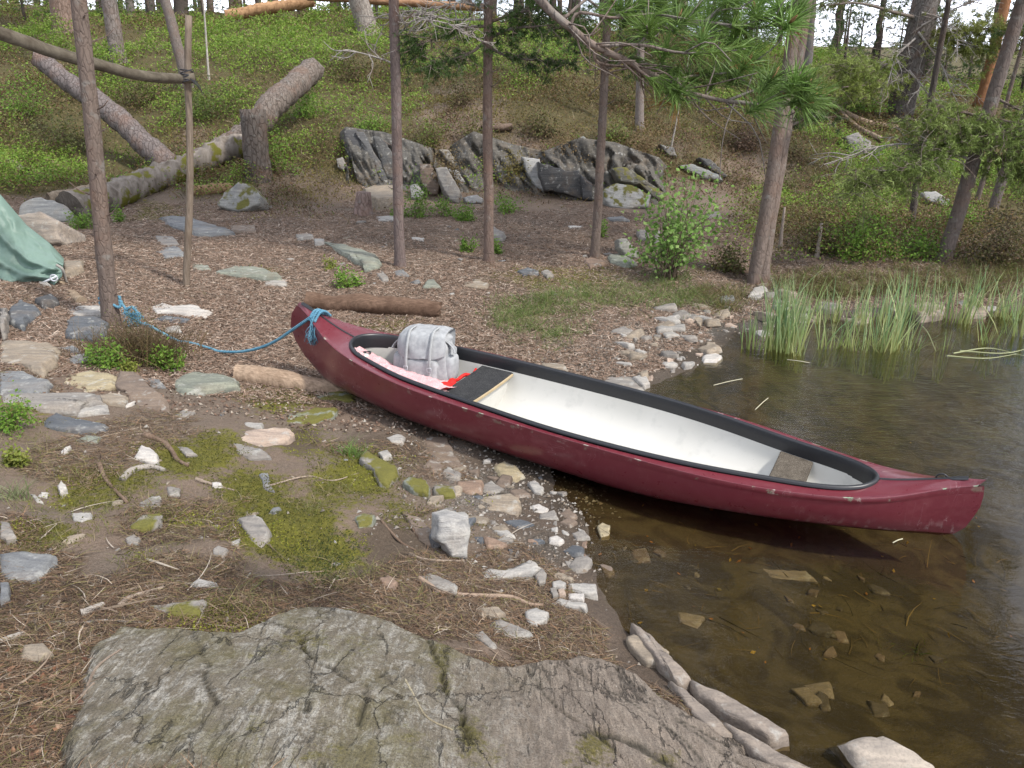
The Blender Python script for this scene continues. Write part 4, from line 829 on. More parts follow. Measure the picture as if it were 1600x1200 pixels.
 (c8([(985,320),(1020,312),(1050,325),(1040,343),(990,343)]),.06,'pale',"cream stone on the left of the heap of pale shore stones",(0,0),'dryrock'),
 (c8([(1060,325),(1190,330),(1195,368),(1150,372),(1060,360)]),.07,'pale',"largest squared stone of the heap at the water's edge",(0,0),'dryrock'),
 (c8([(975,350),(1000,345),(1015,375),(990,388)]),.05,'grey',"small grey stone at the left foot of the heap of pale shore stones",(0,0),'rock'),
 (c8([(1010,355),(1040,350),(1050,378),(1020,383)]),.04,'pink',"orange-pink pebble in the middle of the heap of pale shore stones",(0,0),'dryrock'),
 (c8([(1060,375),(1135,375),(1130,402),(1065,398)]),.05,'white',"white block below the largest squared stone of the heap",(0,0),'dryrock'),
 (c8([(970,425),(1020,395),(1145,420),(1140,443),(1040,438)]),.06,'pale',"pale slab at the bottom of the heap at the water's edge",(0,-.05),'dryrock'),
 (c8([(860,455),(910,440),(970,460),(960,495),(910,522),(870,505)]),.08,'pale',"light grey angular stone lying on the bedrock's upper edge",(0,-.15),'rock'),
 (c8([(630,440),(740,435),(770,462),(720,480),(640,476)]),.05,'tan',"flat tan stone in the hollow above the bedrock, left of the light grey angular one",(0,0),'rock'),
 (c8([(690,510),(740,490),(850,530),(890,550),(840,572),(750,576),(700,552)]),.05,'grey',"long grey stone lying along the rim of the bedrock",(0,-.05),'rock'),
 (c8([(620,570),(660,545),(725,610),(710,632),(640,588)]),.04,'grey',"narrow grey slab wedged in the notch of the bedrock rim",(.1,-.1),'rock'),
 (c8([(1330,570),(1360,558),(1400,570),(1485,675),(1470,692),(1420,692),(1340,610)]),.12,'tan',"smooth thick tan cobble at the water's edge beside the bedrock",(0,-.1),'dryrock'),
 (c8([(1455,620),(1480,608),(1530,645),(1500,675),(1460,648)]),.08,'tan',"smaller tan cobble right of the smooth thick one",(0,-.05),'dryrock'),
 (c8([(1195,60),(1220,45),(1255,60),(1250,105),(1210,115)]),.09,'yellow',"brownish upright stone standing at the edge of the muddy water",(0,-.1),'rock'),
 (c8([(970,115),(1010,105),(1040,125),(1020,142),(975,136)]),.03,'white',"small bright cream stone on the dark wet gravel",(0,0),'dryrock'),
 (c8([(870,125),(930,120),(950,130),(900,142)]),.03,'slate',"thin dark slate left of the bright cream stone",(0,0),'rock'),
 (c8([(1020,45),(1060,22),(1100,40),(1070,62)]),.04,'brown',"olive brown stone on the wet gravel behind the bright cream stone",(0,0),'rock'),
 (c8([(1075,95),(1130,80),(1160,110),(1100,122)]),.04,'grey',"grey stone on the wet gravel right of the bright cream stone",(0,0),'rock'),
 (c8([(760,40),(840,30),(900,48),(830,75)]),.04,'slate',"slaty stone on the gravel behind the bright cream stone",(0,0),'rock'),
 (c8([(610,110),(680,115),(720,150),(650,140)]),.03,'slate',"thin slaty plates right of the standing stone",(0,0),'rock'),
 (c7([(0,185),(110,180),(240,185),(250,212),(160,318),(30,312),(0,285)]),.07,'blue',"broad blue-grey slab at the left edge amid twig litter",(0,-.05),'rock'),
 (c7([(0,320),(40,320),(40,385),(0,415)]),.08,'blue',"blue-grey stone at the left edge below the broad blue-grey slab",(0,0),'rock'),
 (c7([(330,0),(420,0),(420,20),(380,50),(340,38)]),.05,'pale',"pale bluish pointed stone above the twig litter at the left",(0,-.1),'rock'),
 (c7([(580,120),(620,100),(650,115),(640,143),(590,148)]),.04,'grey',"small grey stone under crossing twigs",(0,0),'rock'),
 (c7([(600,60),(660,10),(745,0),(740,38),(680,72),(610,76)]),.05,'grey',"flat grey stone with a mossy right end in the twig litter",(0,-.05),'mossrock'),
 (c7([(1100,20),(1180,0),(1220,20),(1250,80),(1230,125),(1220,178),(1180,172),(1150,108)]),.08,'grey',"speckled grey stone at the left of the bright moss cushion",(0,-.1),'rock'),
 (c7([(880,330),(920,305),(1000,325),(1020,348),(900,348)]),.05,'pale',"pale grey stone in the moss above the bedrock",(0,-.1),'rock'),
 (c7([(700,430),(900,400),(950,395),(930,468),(830,478),(720,448)]),.05,'grey',"half-buried grey slab with moss on its right, above the bedrock",(0,0),'mossrock'),
 (c7([(80,680),(110,610),(200,600),(240,640),(200,668),(130,688)]),.06,'tan',"tan weathered stone amid dead twigs at the left",(0,-.05),'rock'),
 (c7([(0,40),(40,45),(70,108),(30,118),(0,108)]),.06,'grey',"grey stone at the left edge above the broad blue-grey slab",(0,0),'rock'),
 ([(985,968),(1012,985),(1045,1020),(1080,1058),(1062,1066),(1030,1030),(1000,995)],.20,(.235,.20,.168),"splintered plate along the right rim of the bedrock, behind the tan cobbles",(.0,.0),'rock'),
 ([(1078,1058),(1130,1082),(1185,1112),(1232,1142),(1205,1148),(1150,1118),(1095,1085)],.23,(.235,.20,.168),"long splintered plate at the bedrock's right edge above the water",(0,0),'rock'),
 ([(1045,1060),(1075,1080),(1120,1120),(1150,1150),(1120,1150),(1080,1110)],.11,(.235,.20,.168),"grey splinter of rock along the strata near the right rim of the bedrock",(0,0),'rock'),
 ([(1130,1125),(1180,1150),(1240,1185),(1290,1210),(1250,1215),(1180,1175)],.21,(.235,.20,.168),"tan splintered plate at the lower right corner of the bedrock",(0,0),'rock'),
 ([(1097,556),(1115,548),(1128,555),(1120,562),(1100,562)],.08,'white',"lone whitish stone standing in the shallows before the reeds",(0,0),'dryrock'),
 ([(1170,460),(1178,448),(1195,444),(1200,452),(1188,460)],.08,'pale',"whitish rock at the foot of the twin trunk",(0,-.1),'dryrock'),
 ([(1180,544),(1195,536),(1214,538),(1214,548),(1190,550)],.07,'grey',"tan rock in the water at the base of the tallest reeds",(0,0),'dryrock'),
 ([(1225,525),(1240,518),(1252,524),(1246,532),(1230,532)],.07,'grey',"pale rock in the water behind the tallest reeds",(0,0),'dryrock'),
 ([(1330,492),(1345,484),(1362,488),(1358,500),(1338,502)],.06,'tan',"pale rock between reeds near the far bank",(0,0),'dryrock'),
 ([(1425,478),(1450,470),(1472,474),(1475,486),(1440,490)],.06,'tan',"pale grey boulder behind the reeds under the far bank",(0,0),'rock'),
 ([(1505,480),(1525,474),(1542,478),(1540,488),(1512,488)],.06,'tan',"pale boulder at the right behind the reeds",(0,0),'rock'),
 ([(940,585),(985,588),(1003,606),(975,612),(935,598)],.03,'grey',"flat grey slab at the water's edge behind the canoe",(0,0),'rock'),
 ([(845,566),(882,568),(886,576),(850,575)],.04,'tan',"tan flat slab peeping over the canoe's far rim",(0,0),'rock'),
 ([(1185,888),(1260,892),(1275,905),(1200,902)],.03,'tan',"tan stone under water in front of the canoe's stern",(0,0),'rock'),
 ([(1060,955),(1100,962),(1090,978),(1062,972)],.03,'tan',"tan stone under water to the right of the bedrock",(0,0),'rock'),
 ([(985,858),(1010,855),(1016,872),(990,876)],.04,'brown',"brown stone under water below the middle of the canoe",(0,0),'rock'),
]
for poly, t, col, lab, tilt, mt in NEAR: ground_rock(poly, t * .7, col, lab, tilt, mt)
# the standing stone and its darker companion
def ymid(px, py): return G(px, py)[1]
ys = ymid(712, 872)
face_rock(c8([(460,20),(510,5),(600,20),(610,90),(595,222),(520,212),(495,160),(455,130)]), ys + .01, .10, .42, (.33, .325, .31), "standing grey stone slab propped up on the shore below the canoe", yaw=.35)
face_rock(c8([(412,110),(440,60),(470,55),(480,150),(425,190)]), ys + .07, .07, .4, 'slate', "dark slate propped behind the standing grey stone", yaw=-.35)
ya = ymid(975, 800 - 400 + 0) 
face_rock(ca([(745,770),(800,770),(880,860),(870,900),(800,880),(750,820)]), ymid(985, 405), .12, .5, (.25, .25, .22), "tilted grey-green slab propped left of the leafy shrub", yaw=.2)
face_rock(ca([(985,720),(1010,725),(1000,800),(980,800)]), ymid(1028, 385), .10, .3, 'white', "small white upright stone behind the leafy shrub")
# broken ledge below the hill
LEDGE = [
 (c9([(220,215),(300,200),(345,260),(430,390),(385,500),(330,475),(235,335)]),16.2,.8,.5,'dark',"leftmost dark leaning slab of the rock ledge, streaked with white",'rock'),
 (c9([(300,215),(355,225),(440,380),(520,500),(470,535),(390,420)]),16.0,.8,.5,(.10,.10,.10),"second leaning slab of the rock ledge, left of the middle trunk",'rock'),
 (c9([(410,250),(470,260),(545,380),(560,545),(500,510),(440,370)]),15.9,.8,.45,(.085,.085,.083),"dark leaning slab of the rock ledge just left of the middle trunk",'rock'),
 (c9([(180,390),(220,380),(245,430),(225,465),(190,445)]),15.7,.3,.4,'grey',"small grey rock at the left foot of the rock ledge",'rock'),
 (c9([(700,420),(775,420),(830,560),(815,612),(770,620),(705,520)]),15.9,.6,.4,(.14,.105,.08),"brown leaning slab of the rock ledge between two trunks",'rock'),
 (c9([(800,450),(870,440),(960,600),(940,668),(890,645),(830,540)]),15.8,.6,.5,(.21,.20,.185),"grey-brown leaning slab right of the dark cleft in the ledge",'rock'),
 (c9([(870,450),(940,460),(985,530),(950,552)]),15.7,.3,.6,(.26,.265,.27),"pale blue-grey plate high on the ledge left of the second trunk",'rock'),
 (c9([(975,630),(1060,612),(1100,640),(1090,668),(1000,668)]),15.3,.4,.7,(.23,.235,.235),"grey slab at the ledge's foot left of the second trunk",'rock'),
 (c9([(820,330),(880,330),(960,440),(930,462)]),16.3,.4,.6,(.2,.18,.15),"thin slanting plate at the top of the ledge between two trunks",'rock'),
 (c9([(640,555),(690,545),(730,600),(700,640),(650,640)]),15.6,.4,.6,(.24,.24,.235),"small slanting grey stone behind the bright bilberry bush",'rock'),
 (ca([(140,258),(255,268),(295,400),(285,480),(230,440),(180,360)]),15.9,.7,.5,(.31,.31,.30),"pale striped slab at the left end of the big dark boulder in the ledge",'rock'),
 (ca([(245,290),(330,320),(430,350),(500,340),(525,400),(525,525),(430,495),(290,470),(250,380)]),16.0,1.0,.15,(.075,.075,.075),"big dark boulder of the ledge with a pale upper rim",'rock'),
 (ca([(508,370),(580,420),(585,535),(525,522)]),16.1,.6,.2,'dark',"narrow dark rock left of the third trunk",'rock'),
 (ca([(480,150),(530,130),(592,190),(592,290),(520,290),(478,230)]),17.0,.7,.3,(.19,.20,.195),"grey-green angular rock high left of the third trunk",'rock'),
 (ca([(630,200),(702,205),(706,320),(640,340)]),17.0,.7,.2,(.12,.122,.12),"squared dark rock high right of the third trunk",'rock'),
 (ca([(498,300),(585,300),(590,360),(540,365)]),16.4,.5,.4,(.33,.34,.34),"pale rock behind the third trunk in the ledge",'rock'),
 (ca([(640,345),(700,335),(755,410),(640,405)]),16.2,.6,.5,(.35,.355,.345),"pale triangular rock right of the third trunk",'rock'),
 (ca([(718,200),(800,260),(900,320),(965,400),(930,412),(850,362),(718,312)]),16.9,.9,.1,(.06,.055,.05),"long dark overhanging slab right of the third trunk",'rock'),
 (ca([(705,322),(800,325),(960,430),(1035,490),(1025,545),(950,505),(900,440),(750,412)]),16.3,.8,.3,(.12,.115,.095),"long mossy slab slanting down behind the mossy boulder",'mossrock'),
 (ca([(648,460),(740,420),(830,430),(945,500),(930,562),(830,582),(700,572),(658,520)]),15.3,.7,.6,(.34,.34,.32),"rounded boulder with moss patches right of the third trunk",'mossrock'),
 (ca([(1120,310),(1200,300),(1380,370),(1400,405),(1290,395)]),16.0,.6,.6,(.19,.20,.195),"long grey slab in the slope above the leafy shrub",'rock'),
 (ca([(1245,258),(1330,280),(1430,380),(1400,392),(1310,330)]),16.6,.6,.3,(.085,.085,.085),"dark slab above the long grey one over the leafy shrub",'rock'),
 (ca([(1000,180),(1090,200),(1112,255),(1060,250)]),17.4,.5,.4,(.17,.165,.155),"grey rock in the heather above the leafy shrub",'rock'),
 (c9([(990,240),(1060,220),(1095,300),(1080,350),(1010,335)]),16.9,.5,.4,(.13,.125,.11),"dark rock in the slope just left of the second trunk",'rock'),
 ([(1320,213),(1342,206),(1362,222),(1365,240),(1335,238)],18.6,.6,.4,(.22,.21,.20),"grey rock outcrop beside the fallen branches on the right slope",'rock'),
 ([(1440,300),(1462,298),(1486,312),(1480,322),(1450,314)],15.2,.5,.5,(.33,.33,.32),"pale rounded rock on the right slope behind the leaning trunk",'rock'),
]
for poly, Y, dep, lean, col, lab, mt in LEDGE:
    P_ = np.array(poly); gy = [G(x, y)[1] for x, y in P_[np.argsort(-P_[:, 1])[:max(2, len(P_) // 3)]]]; hz = (P_[:, 1].max() - P_[:, 1].mean()) / FPX * gy[0]
    face_rock(poly, min(gy) - .12 + lean * hz * .9, dep, lean, col, lab, mt, .08)
face_rock([(30,318),(60,306),(98,318),(112,332),(104,345),(60,350),(24,345)], ymid(70,352) + .35, .8, .9, (.29,.29,.27), "long lichen-grey boulder between the tarpaulin and the fallen log", 'rock')
face_rock([(20,335),(60,330),(90,345),(92,376),(80,382),(50,368),(25,350)], ymid(88,385), .5, .5, (.30,.26,.22), "whitish and rusty boulder right behind the tarpaulin", 'rock')
face_rock([(338,318),(350,300),(372,284),(392,288),(408,306),(405,318),(372,330),(355,328)], ymid(372,330), .5, .5, (.28,.28,.26), "angular grey boulder with a moss cap before the stump", 'mossrock')

# the dark broken rock wall that the ledge slabs lean on
def rock_wall(pxs, ytop, ybot, label, seed, col):
    n = 150; m = 26; X = np.linspace(pxs[0], pxs[-1], n); yt = np.interp(X, pxs, ytop); yb = np.interp(X, pxs, ybot)
    foot = np.array([G(x, y) for x, y in zip(X[::6], yb[::6])]); fy_ = np.interp(X, X[::6], foot[:, 1]); rows = []
    for k in np.linspace(0, 1, m):
        y = yb + 6 + (yt - yb - 6) * k; sl = X * .05 + (yb - y) * .03
        cell = np.floor(sl * 1.1 + vn(X * .03, y * .03, seed) * 1.2); off = (hash2(cell, cell * 0, seed) - .5) * .45 + fbm(sl * .9, y * .025, seed + 3, 4) * .25 + np.abs(fbm(sl * 1.6, y * .03, seed + 5, 3)) * .3
        edge = np.minimum(X - X[0], X[-1] - X); Yk = fy_ - .10 + k * .8 + off * (.25 + .75 * np.sin(np.pi * k)) + .8 * (1 - sst(0, 30, edge)); rows.append(at_y(X, y, Yk))
    for q in (.5, 1.2): r = rows[m - 1] + np.array([0, q, -.25 * q]); rows.append(r)
    V = np.array(rows); o = mk("rock_ledge", V.reshape(-1, 3), grid_faces(len(rows), n), MAT["rock"], None, None, True, color=col); tag(o, label, "rock ledge")
rock_wall([515, 540, 600, 660, 700], [222, 198, 206, 226, 240], [275, 285, 292, 300, 300], "dark broken rock wall behind the leaning slabs, left part of the ledge", 5, (.095, .09, .08))
rock_wall([690, 740, 800, 850, 905, 960, 1030, 1060], [236, 205, 225, 236, 215, 222, 246, 280], [300, 303, 296, 302, 312, 312, 318, 318], "dark broken rock wall between the second trunk and the leafy shrub", 9, (.095, .088, .076))

# small stones: scattered over the shore, individually
def scatter_stones(poly, n, smin, smax, cols, label, group, seed, zmin=-.4):
    R = np.random.RandomState(seed); P = np.array(poly, float); x0, y0 = P.min(0); x1, y1 = P.max(0); k = 0; tries = 0
    while k < n and tries < 4000:
        tries += 1; px, py = R.uniform(x0, x1), R.uniform(y0, y1)
        if not in_poly(np.array([px]), np.array([py]), poly)[0]: continue
        g = G(px, py)
        if g[2] < zmin: continue
        s = smin + (smax - smin) * R.rand() ** 2.2; m = R.randint(4, 7); a = np.sort(R.rand(m) * 2 * np.pi + .0); a = np.linspace(0, 2 * np.pi, m, endpoint=False) + R.randn(m) * .33
        rr = s * R.uniform(.65, 1.1, m); asp = R.uniform(.4, .8); th = R.rand() * 3.14
        q = np.stack([rr * np.cos(a), rr * asp * np.sin(a)], 1); q = q @ np.array([[math.cos(th), -math.sin(th)], [math.sin(th), math.cos(th)]])
        t = s * R.uniform(.22, .5); cn = cols[R.randint(len(cols))]; c = np.array(COL[cn]) * R.uniform(.8, 1.12)
        tl = R.randn(2) * .15; n_ = np.array([-tl[0], -tl[1], 1.0]); n_ /= np.linalg.norm(n_); ex = np.array([1.0, 0, tl[0]]); ex /= np.linalg.norm(ex); ey = np.cross(n_, ex)
        o = plate("stone", q, ((g[0], g[1], g[2] + t * .8), ex, ey, n_), t, .02, tuple(c), MAT["dryrock"] if R.rand() < .6 else MAT["rock"], .06, .0, 18)
        tag(o, label, "stone", group); k += 1
scatter_stones([(940,560),(985,500),(1040,478),(1130,470),(1160,500),(1120,545),(1060,585),(1000,600)], 90, .035, .17, ['pale','tan','grey','pale','pink','tan','grey'], "one of the pale angular stones strewn on the shore between the canoe and the reeds", "pale shore stones behind the canoe", 3)
scatter_stones([(1150,470),(1200,440),(1260,480),(1420,470),(1560,468),(1560,490),(1400,505),(1250,525),(1180,540)], 44, .06, .20, ['pale','tan','grey','tan','pale','grey'], "one of the pale stones lying along the waterline behind the reeds", "waterline stones behind the reeds", 4)
scatter_stones([(640,740),(760,720),(860,745),(930,800),(920,900),(840,900),(720,830),(660,790)], 55, .025, .085, ['grey','brown','tan','pale','slate','rust','grey'], "one of the small mixed stones on the dark shore below the canoe's near side", "small shore stones below the canoe", 5)
scatter_stones([(930,850),(1000,800),(1250,860),(1450,930),(1500,1100),(1300,1130),(1050,1000),(960,950)], 26, .03, .10, ['wet','brown','wet','tan'], "one of the dull brown stones lying under the shallow water in front", "stones under the shallow water", 6, -.6)
scatter_stones([(340,430),(560,340),(1050,380),(1000,460),(760,470),(560,440)], 46, .03, .10, ['grey','pale','tan','grey','blue'], "one of the small stones dotting the brown clearing among the pine trunks", "small stones on the clearing", 8)
scatter_stones([(60,640),(440,620),(560,720),(540,900),(300,930),(60,880)], 34, .015, .06, ['grey','pale','tan','blue','white'], "one of the small stones half sunk in the mossy litter left of the canoe", "small stones in the mossy litter", 9)

# ------------------------------------------------------------------ the great bedrock slab in the foreground
SLP = [(60,1700),(100,1330),(132,1200),(134,1120),(145,1045),(190,1000),(300,1008),(370,1010),(395,985),(430,960),(470,930),(540,925),(600,935),(660,958),(735,988),(772,1010),(800,1004),(850,985),(900,960),(960,972),(1003,990),(1040,1035),(1085,1068),(1150,1092),(1232,1138),(1170,1135),(1200,1152),(1310,1200),(1370,1290),(1400,1700)]
SLW = np.array([at_z(x, y, .42 if x < 700 else (.42 - (x - 700) / 560 * .30)) for x, y in SLP]); sp2 = [(a, b) for a, b, _ in SLW]
sx = np.arange(SLW[:, 0].min() - .06, SLW[:, 0].max() + .06, .0125); sy = np.arange(SLW[:, 1].min() - .04, SLW[:, 1].max() + .06, .0125)
SX, SY = np.meshgrid(sx, sy); fx, fy = SX.ravel(), SY.ravel()
wx = fx + fbm(fx * 5, fy * 5, 90, 3) * .03; wy = fy + fbm(fx * 5, fy * 5, 94, 3) * .03
ins = in_poly(wx, wy, sp2); dist = poly_dist(wx, wy, sp2) * np.where(ins, 1, -1)
base = rbf(fx, fy)
sd_ = math.radians(33); al = fx * math.cos(sd_) - fy * math.sin(sd_); ac = fx * math.sin(sd_) + fy * math.cos(sd_)     # along / across the strata
prof_ = .030 * sst(0, .04, dist) + .05 * sst(.04, .7, dist)
right = sst(.2, .75, fx + .25 * fy - .35)
st1 = fbm(al * .9, ac * 6.5, 60, 4); ridg = np.abs(fbm(al * .8 + 3, ac * 4.2, 66, 3))
ht = base + prof_ + fbm(fx * 1.3, fy * 1.3, 62, 3) * .022 + st1 * (.007 + .020 * right) - (.07 * np.exp(-(ridg / .03) ** 2)) * right * sst(.02, .1, dist) * .5 + fbm(fx * 14, fy * 14, 63, 3) * .006 + fbm(fx * 40, fy * 40, 64, 2) * .0022
def crack(pts, w, d):
    P = np.array([at_z(x, y, .40 - max(0, (x - 700)) / 560 * .25) for x, y in pts])[:, :2]; r = np.full(len(fx), 9.0)
    for i in range(len(P) - 1): r = np.minimum(r, poly_dist(wx, wy, [tuple(P[i]), tuple(P[i + 1])]))
    r = r + fbm(fx * 25, fy * 25, 71, 2) * w * .5; w = w * .5
    return np.exp(-np.clip(r / w, 0, 6) ** 2) * d
crk = np.zeros(len(fx)); ht = ht + (fbm(al * 2.0, ac * 22, 67, 3) * .010 - .014 * np.exp(-(np.abs(fbm(al * 1.2 + 7, ac * 11, 68, 3)) / .03) ** 2)) * (.25 + .75 * right) * sst(.01, .06, dist) + fbm(fx * 6, fy * 6, 69, 4) * .010
for pts, w, d in (([(395,985),(430,1000),(465,1010),(478,1050),(520,1090),(550,1125)], .012, .03), ([(660,965),(672,1010),(700,1080),(728,1130),(735,1200)], .014, .05), ([(820,1020),(850,1070),(880,1110),(930,1150),(960,1200)], .012, .035),
                  ([(880,985),(930,1030),(1010,1085),(1070,1130),(1120,1200)], .011, .06), ([(960,985),(1000,1035),(1060,1090),(1140,1120)], .010, .05), ([(1060,1095),(1120,1130),(1200,1180),(1240,1200)], .014, .07), ([(600,1080),(570,1130),(575,1200)], .01, .02), ([(300,1010),(330,1100),(345,1200)], .010, .015), ([(930,1150),(1000,1165),(1060,1200)], .03, .06)):
    c = crack(pts, w, d); crk = np.maximum(crk, c / d); ht = ht - c * .55
ht = np.where(dist > .012, np.maximum(ht, T(fx, fy) + .010 + .02 * sst(0, .1, dist)), ht)
ht = np.where(dist < -.012, base - .12, np.where(dist < 0, base - .05, ht))
spx, spy, _ = to_px(np.stack([fx, fy, ht], -1))
smoss = blob(spx, spy, [(480,1000,90,30,.5),(640,1150,60,50,.42),(1040,1190,50,30,.5),(200,1190,40,30,.35),(420,1020,60,30,.45),(560,1010,90,40,.42),(690,1040,30,80,.5),(735,1150,35,60,.55),(400,1140,30,40,.5),(500,1180,80,30,.5),(330,1150,20,60,.35),(600,960,60,20,.3),(930,1170,50,40,.6),(385,1060,30,60,.35),(760,1180,60,40,.45),(900,1190,40,30,.5)]) + crk * .25 * (spx < 900)
F = grid_faces(len(sy), len(sx)); keep = (dist[F] > -.03).any(1); F = F[keep]
used = np.unique(F); remap = np.full(len(fx), -1); remap[used] = np.arange(len(used))
slab = mk("bedrock_slab", np.stack([fx, fy, ht], -1)[used], remap[F], MAT["slab"], None, None, True, attrs=dict(left=(1 - sst(620, 900, spx))[used], moss=smoss[used], crack=np.clip(crk, 0, 1)[used]))
tag(slab, "great lichen-stained bedrock slab with diagonal cracks filling the foreground", "bedrock")
def T2(x, y):                                               # ground or bedrock, whichever is higher
    z = T(x, y); i = np.clip(((x - sx[0]) / .0125).round().astype(int), 0, len(sx) - 1); j = np.clip(((y - sy[0]) / .0125).round().astype(int), 0, len(sy) - 1)
    inn = (x > sx[0]) & (x < sx[-1]) & (y > sy[0]) & (y < sy[-1]); return np.where(inn, np.maximum(z, ht.reshape(SX.shape)[j, i]), z)
face_rock([(1325,1160),(1345,1150),(1385,1148),(1420,1165),(1460,1195),(1500,1240),(1420,1290),(1350,1240),(1335,1195)], at_z(1390, 1175, .08)[1], .45, 1.2, (.30,.265,.225), "pale pitted boulder rising from the water at the bottom right", 'dryrock', .10)

# ------------------------------------------------------------------ foliage geometry
def unit(v): return v / (np.linalg.norm(v, axis=-1, keepdims=True) + 1e-9)
def needle_tufts(P, D, L, W, K, col, rs, cone=(.15, 1.0), cvar=.25):
    M_ = len(P); D = unit(D); d = np.repeat(D, K, 0); r = unit(rs.randn(M_ * K, 3)); r = unit(r - d * (r * d).sum(1, keepdims=True))
    a = rs.uniform(cone[0], cone[1], (M_ * K, 1)) * np.pi / 2; n = d * np.cos(a) + r * np.sin(a); ln = L * rs.uniform(.7, 1.1, (M_ * K, 1))
    b = np.repeat(P, K, 0) - d * rs.uniform(0, .5, (M_ * K, 1)) * L; s = unit(np.cross(n, unit(rs.randn(M_ * K, 3)))) * W
    m = b + n * ln * .55 + np.array([0, 0, -.03]) * L
    V = np.stack([b - s, b + s, m + s * .9, b + n * ln + np.array([0, 0, -.12]) * L, m - s * .9], 1).reshape(-1, 3)
    i = np.arange(M_ * K) * 5; F4 = np.stack([i, i + 1, i + 2, i + 4], 1); F3 = np.stack([i + 4, i + 2, i + 3], 1)
    c = np.repeat(np.asarray(col)[None] * rs.uniform(1 - cvar, 1 + cvar, (M_, 1)), K, 0) if np.ndim(col) == 1 else np.repeat(col, K, 0)
    c = c * rs.uniform(.8, 1.2, (M_ * K, 1)); C = np.repeat(c, 5, 0)
    return V, F4, F3, C
def add_tufts(A, *a, **k):
    V, F4, F3, C = needle_tufts(*a, **k); n = A.n; A.V.append(V); A.n += len(V); A.F += [F4 + n, F3 + n]; A.C.append(C)
def leaf_quads(P, N, size, asp, col, rs):
    n = len(P); N = unit(N); t = unit(np.cross(N, rs.randn(n, 3))); b = np.cross(N, t); s = np.asarray(size).reshape(-1, 1) * np.ones((n, 1))
    V = np.stack([P - t * s, P - b * s * asp - N * s * .12, P + t * s, P + b * s * asp - N * s * .12], 1).reshape(-1, 3)
    i = np.arange(n) * 4; return V, np.stack([i, i + 1, i + 2, i + 3], 1), np.repeat(col, 4, 0)
def ribbons(P, H, L, W, bend, col, rs, up=None, segs=4):
    """thin curved strips: start P, heading H, length L, half-width W, bend vector added along the length"""
    n = len(P); H = unit(H); L = np.asarray(L).reshape(-1, 1); W = np.asarray(W).reshape(-1, 1); s = unit(np.cross(H, up if up is not None else unit(rs.randn(n, 3)))) * W
    t = np.linspace(0, 1, segs + 1); rows = []
    for q in t:
        c = P + H * L * q + bend * L * q * q; w = s * max(.12, 1 - q ** 2 * .85); rows += [c - w, c + w]
    V = np.stack(rows, 1).reshape(-1, 3); m = 2 * (segs + 1); i = (np.arange(n) * m)[:, None] + 2 * np.arange(segs)[None]
    F = np.stack([i, i + 1, i + 3, i + 2], -1).reshape(-1, 4); return V, F, np.repeat(col, m, 0)
PINE = np.array([.050, .095, .022]); PINEL = np.array([.095, .150, .035])

# ------------------------------------------------------------------ trees
BARK = (.15, .122, .106); BARKD = (.09, .075, .066)
def crown_data(seed, R, H, nb, tufts=6, L=.085, W=.0042, K=16, col=PINE):
    rs = np.random.RandomState(seed); B = Acc(); Fo = Acc(); P = []; D = []
    for i in range(nb):
        z = H * (.05 + .95 * (i + rs.rand()) / nb); a = i * 2.4 + rs.randn() * .3; r = R * (1 - .65 * z / H) * rs.uniform(.6, 1.1)
        e = np.array([math.cos(a) * r, math.sin(a) * r, z + r * rs.uniform(-.15, .35)]); m = e * .5 + np.array([0, 0, z * .5 - .06 * r + rs.randn() * .05])
        pth = smooth_path([[0, 0, z], m, e], 8); acc_tube(B, pth, np.linspace(.018, .005, 8) * (R / 1.6), 5)
        for k in range(4):
            q = pth[3 + k] if 3 + k < 8 else pth[-1]; h = np.array([math.cos(a), math.sin(a), .2]) + rs.randn(3) * .7; tip = q + unit(h) * r * rs.uniform(.2, .42); acc_tube(B, np.stack([q, (q + tip) / 2 + rs.randn(3) * .02, tip]), [.006, .004, .002], 4)
            for j in range(tufts):
                w = rs.uniform(.25, 1.05); P.append(q + (tip - q) * w + rs.randn(3) * .05 * r); D.append(unit(h) * .6 + rs.randn(3) * .45 + np.array([0, 0, .4]))
    add_tufts(Fo, np.array(P), np.array(D), L, W, K, col, rs)
    return B, Fo
_crowns = []
for i, (s, R, H, nb) in enumerate(((11, 1.7, 3.4, 22), (12, 1.5, 3.0, 20), (13, 2.0, 3.8, 24))):
    _crowns.append(crown_data(s, R, H, nb, 4, .12, .008, 9))
_crowns.append(crown_data(14, 2.6, 4.6, 44, 6, .17, .014, 10, PINE * 1.15)); _crowns.append(crown_data(15, 2.2, 4.0, 40, 6, .17, .014, 10, PINE * 1.1))
_cd_cache = {}
def add_crown(parent, pos, kind, scale=1.0, rz=0.0, bark=BARK):
    for nm, A, mat in (("branches", _crowns[kind][0], MAT["bark"]), ("foliage", _crowns[kind][1], MAT["needle"])):
        if (kind, nm) in _cd_cache:
            o = bpy.data.objects.new(nm, _cd_cache[(kind, nm)]); link(o, parent)
        else:
            o = A.build(nm, mat, parent); o.data.transform(__import__("mathutils").Matrix.Translation(o.location)) ; _cd_cache[(kind, nm)] = o.data
            par = np.array(parent.location); co = np.zeros(len(o.data.vertices) * 3, np.float32); o.data.vertices.foreach_get("co", co); o.data.vertices.foreach_set("co", (co.reshape(-1, 3) + par).ravel().astype(np.float32)); o.data.update()
        o.location = Vector(pos) - parent.location; o.scale = (scale,) * 3; o.rotation_euler = (0, 0, rz); o.color = (*bark, 1)
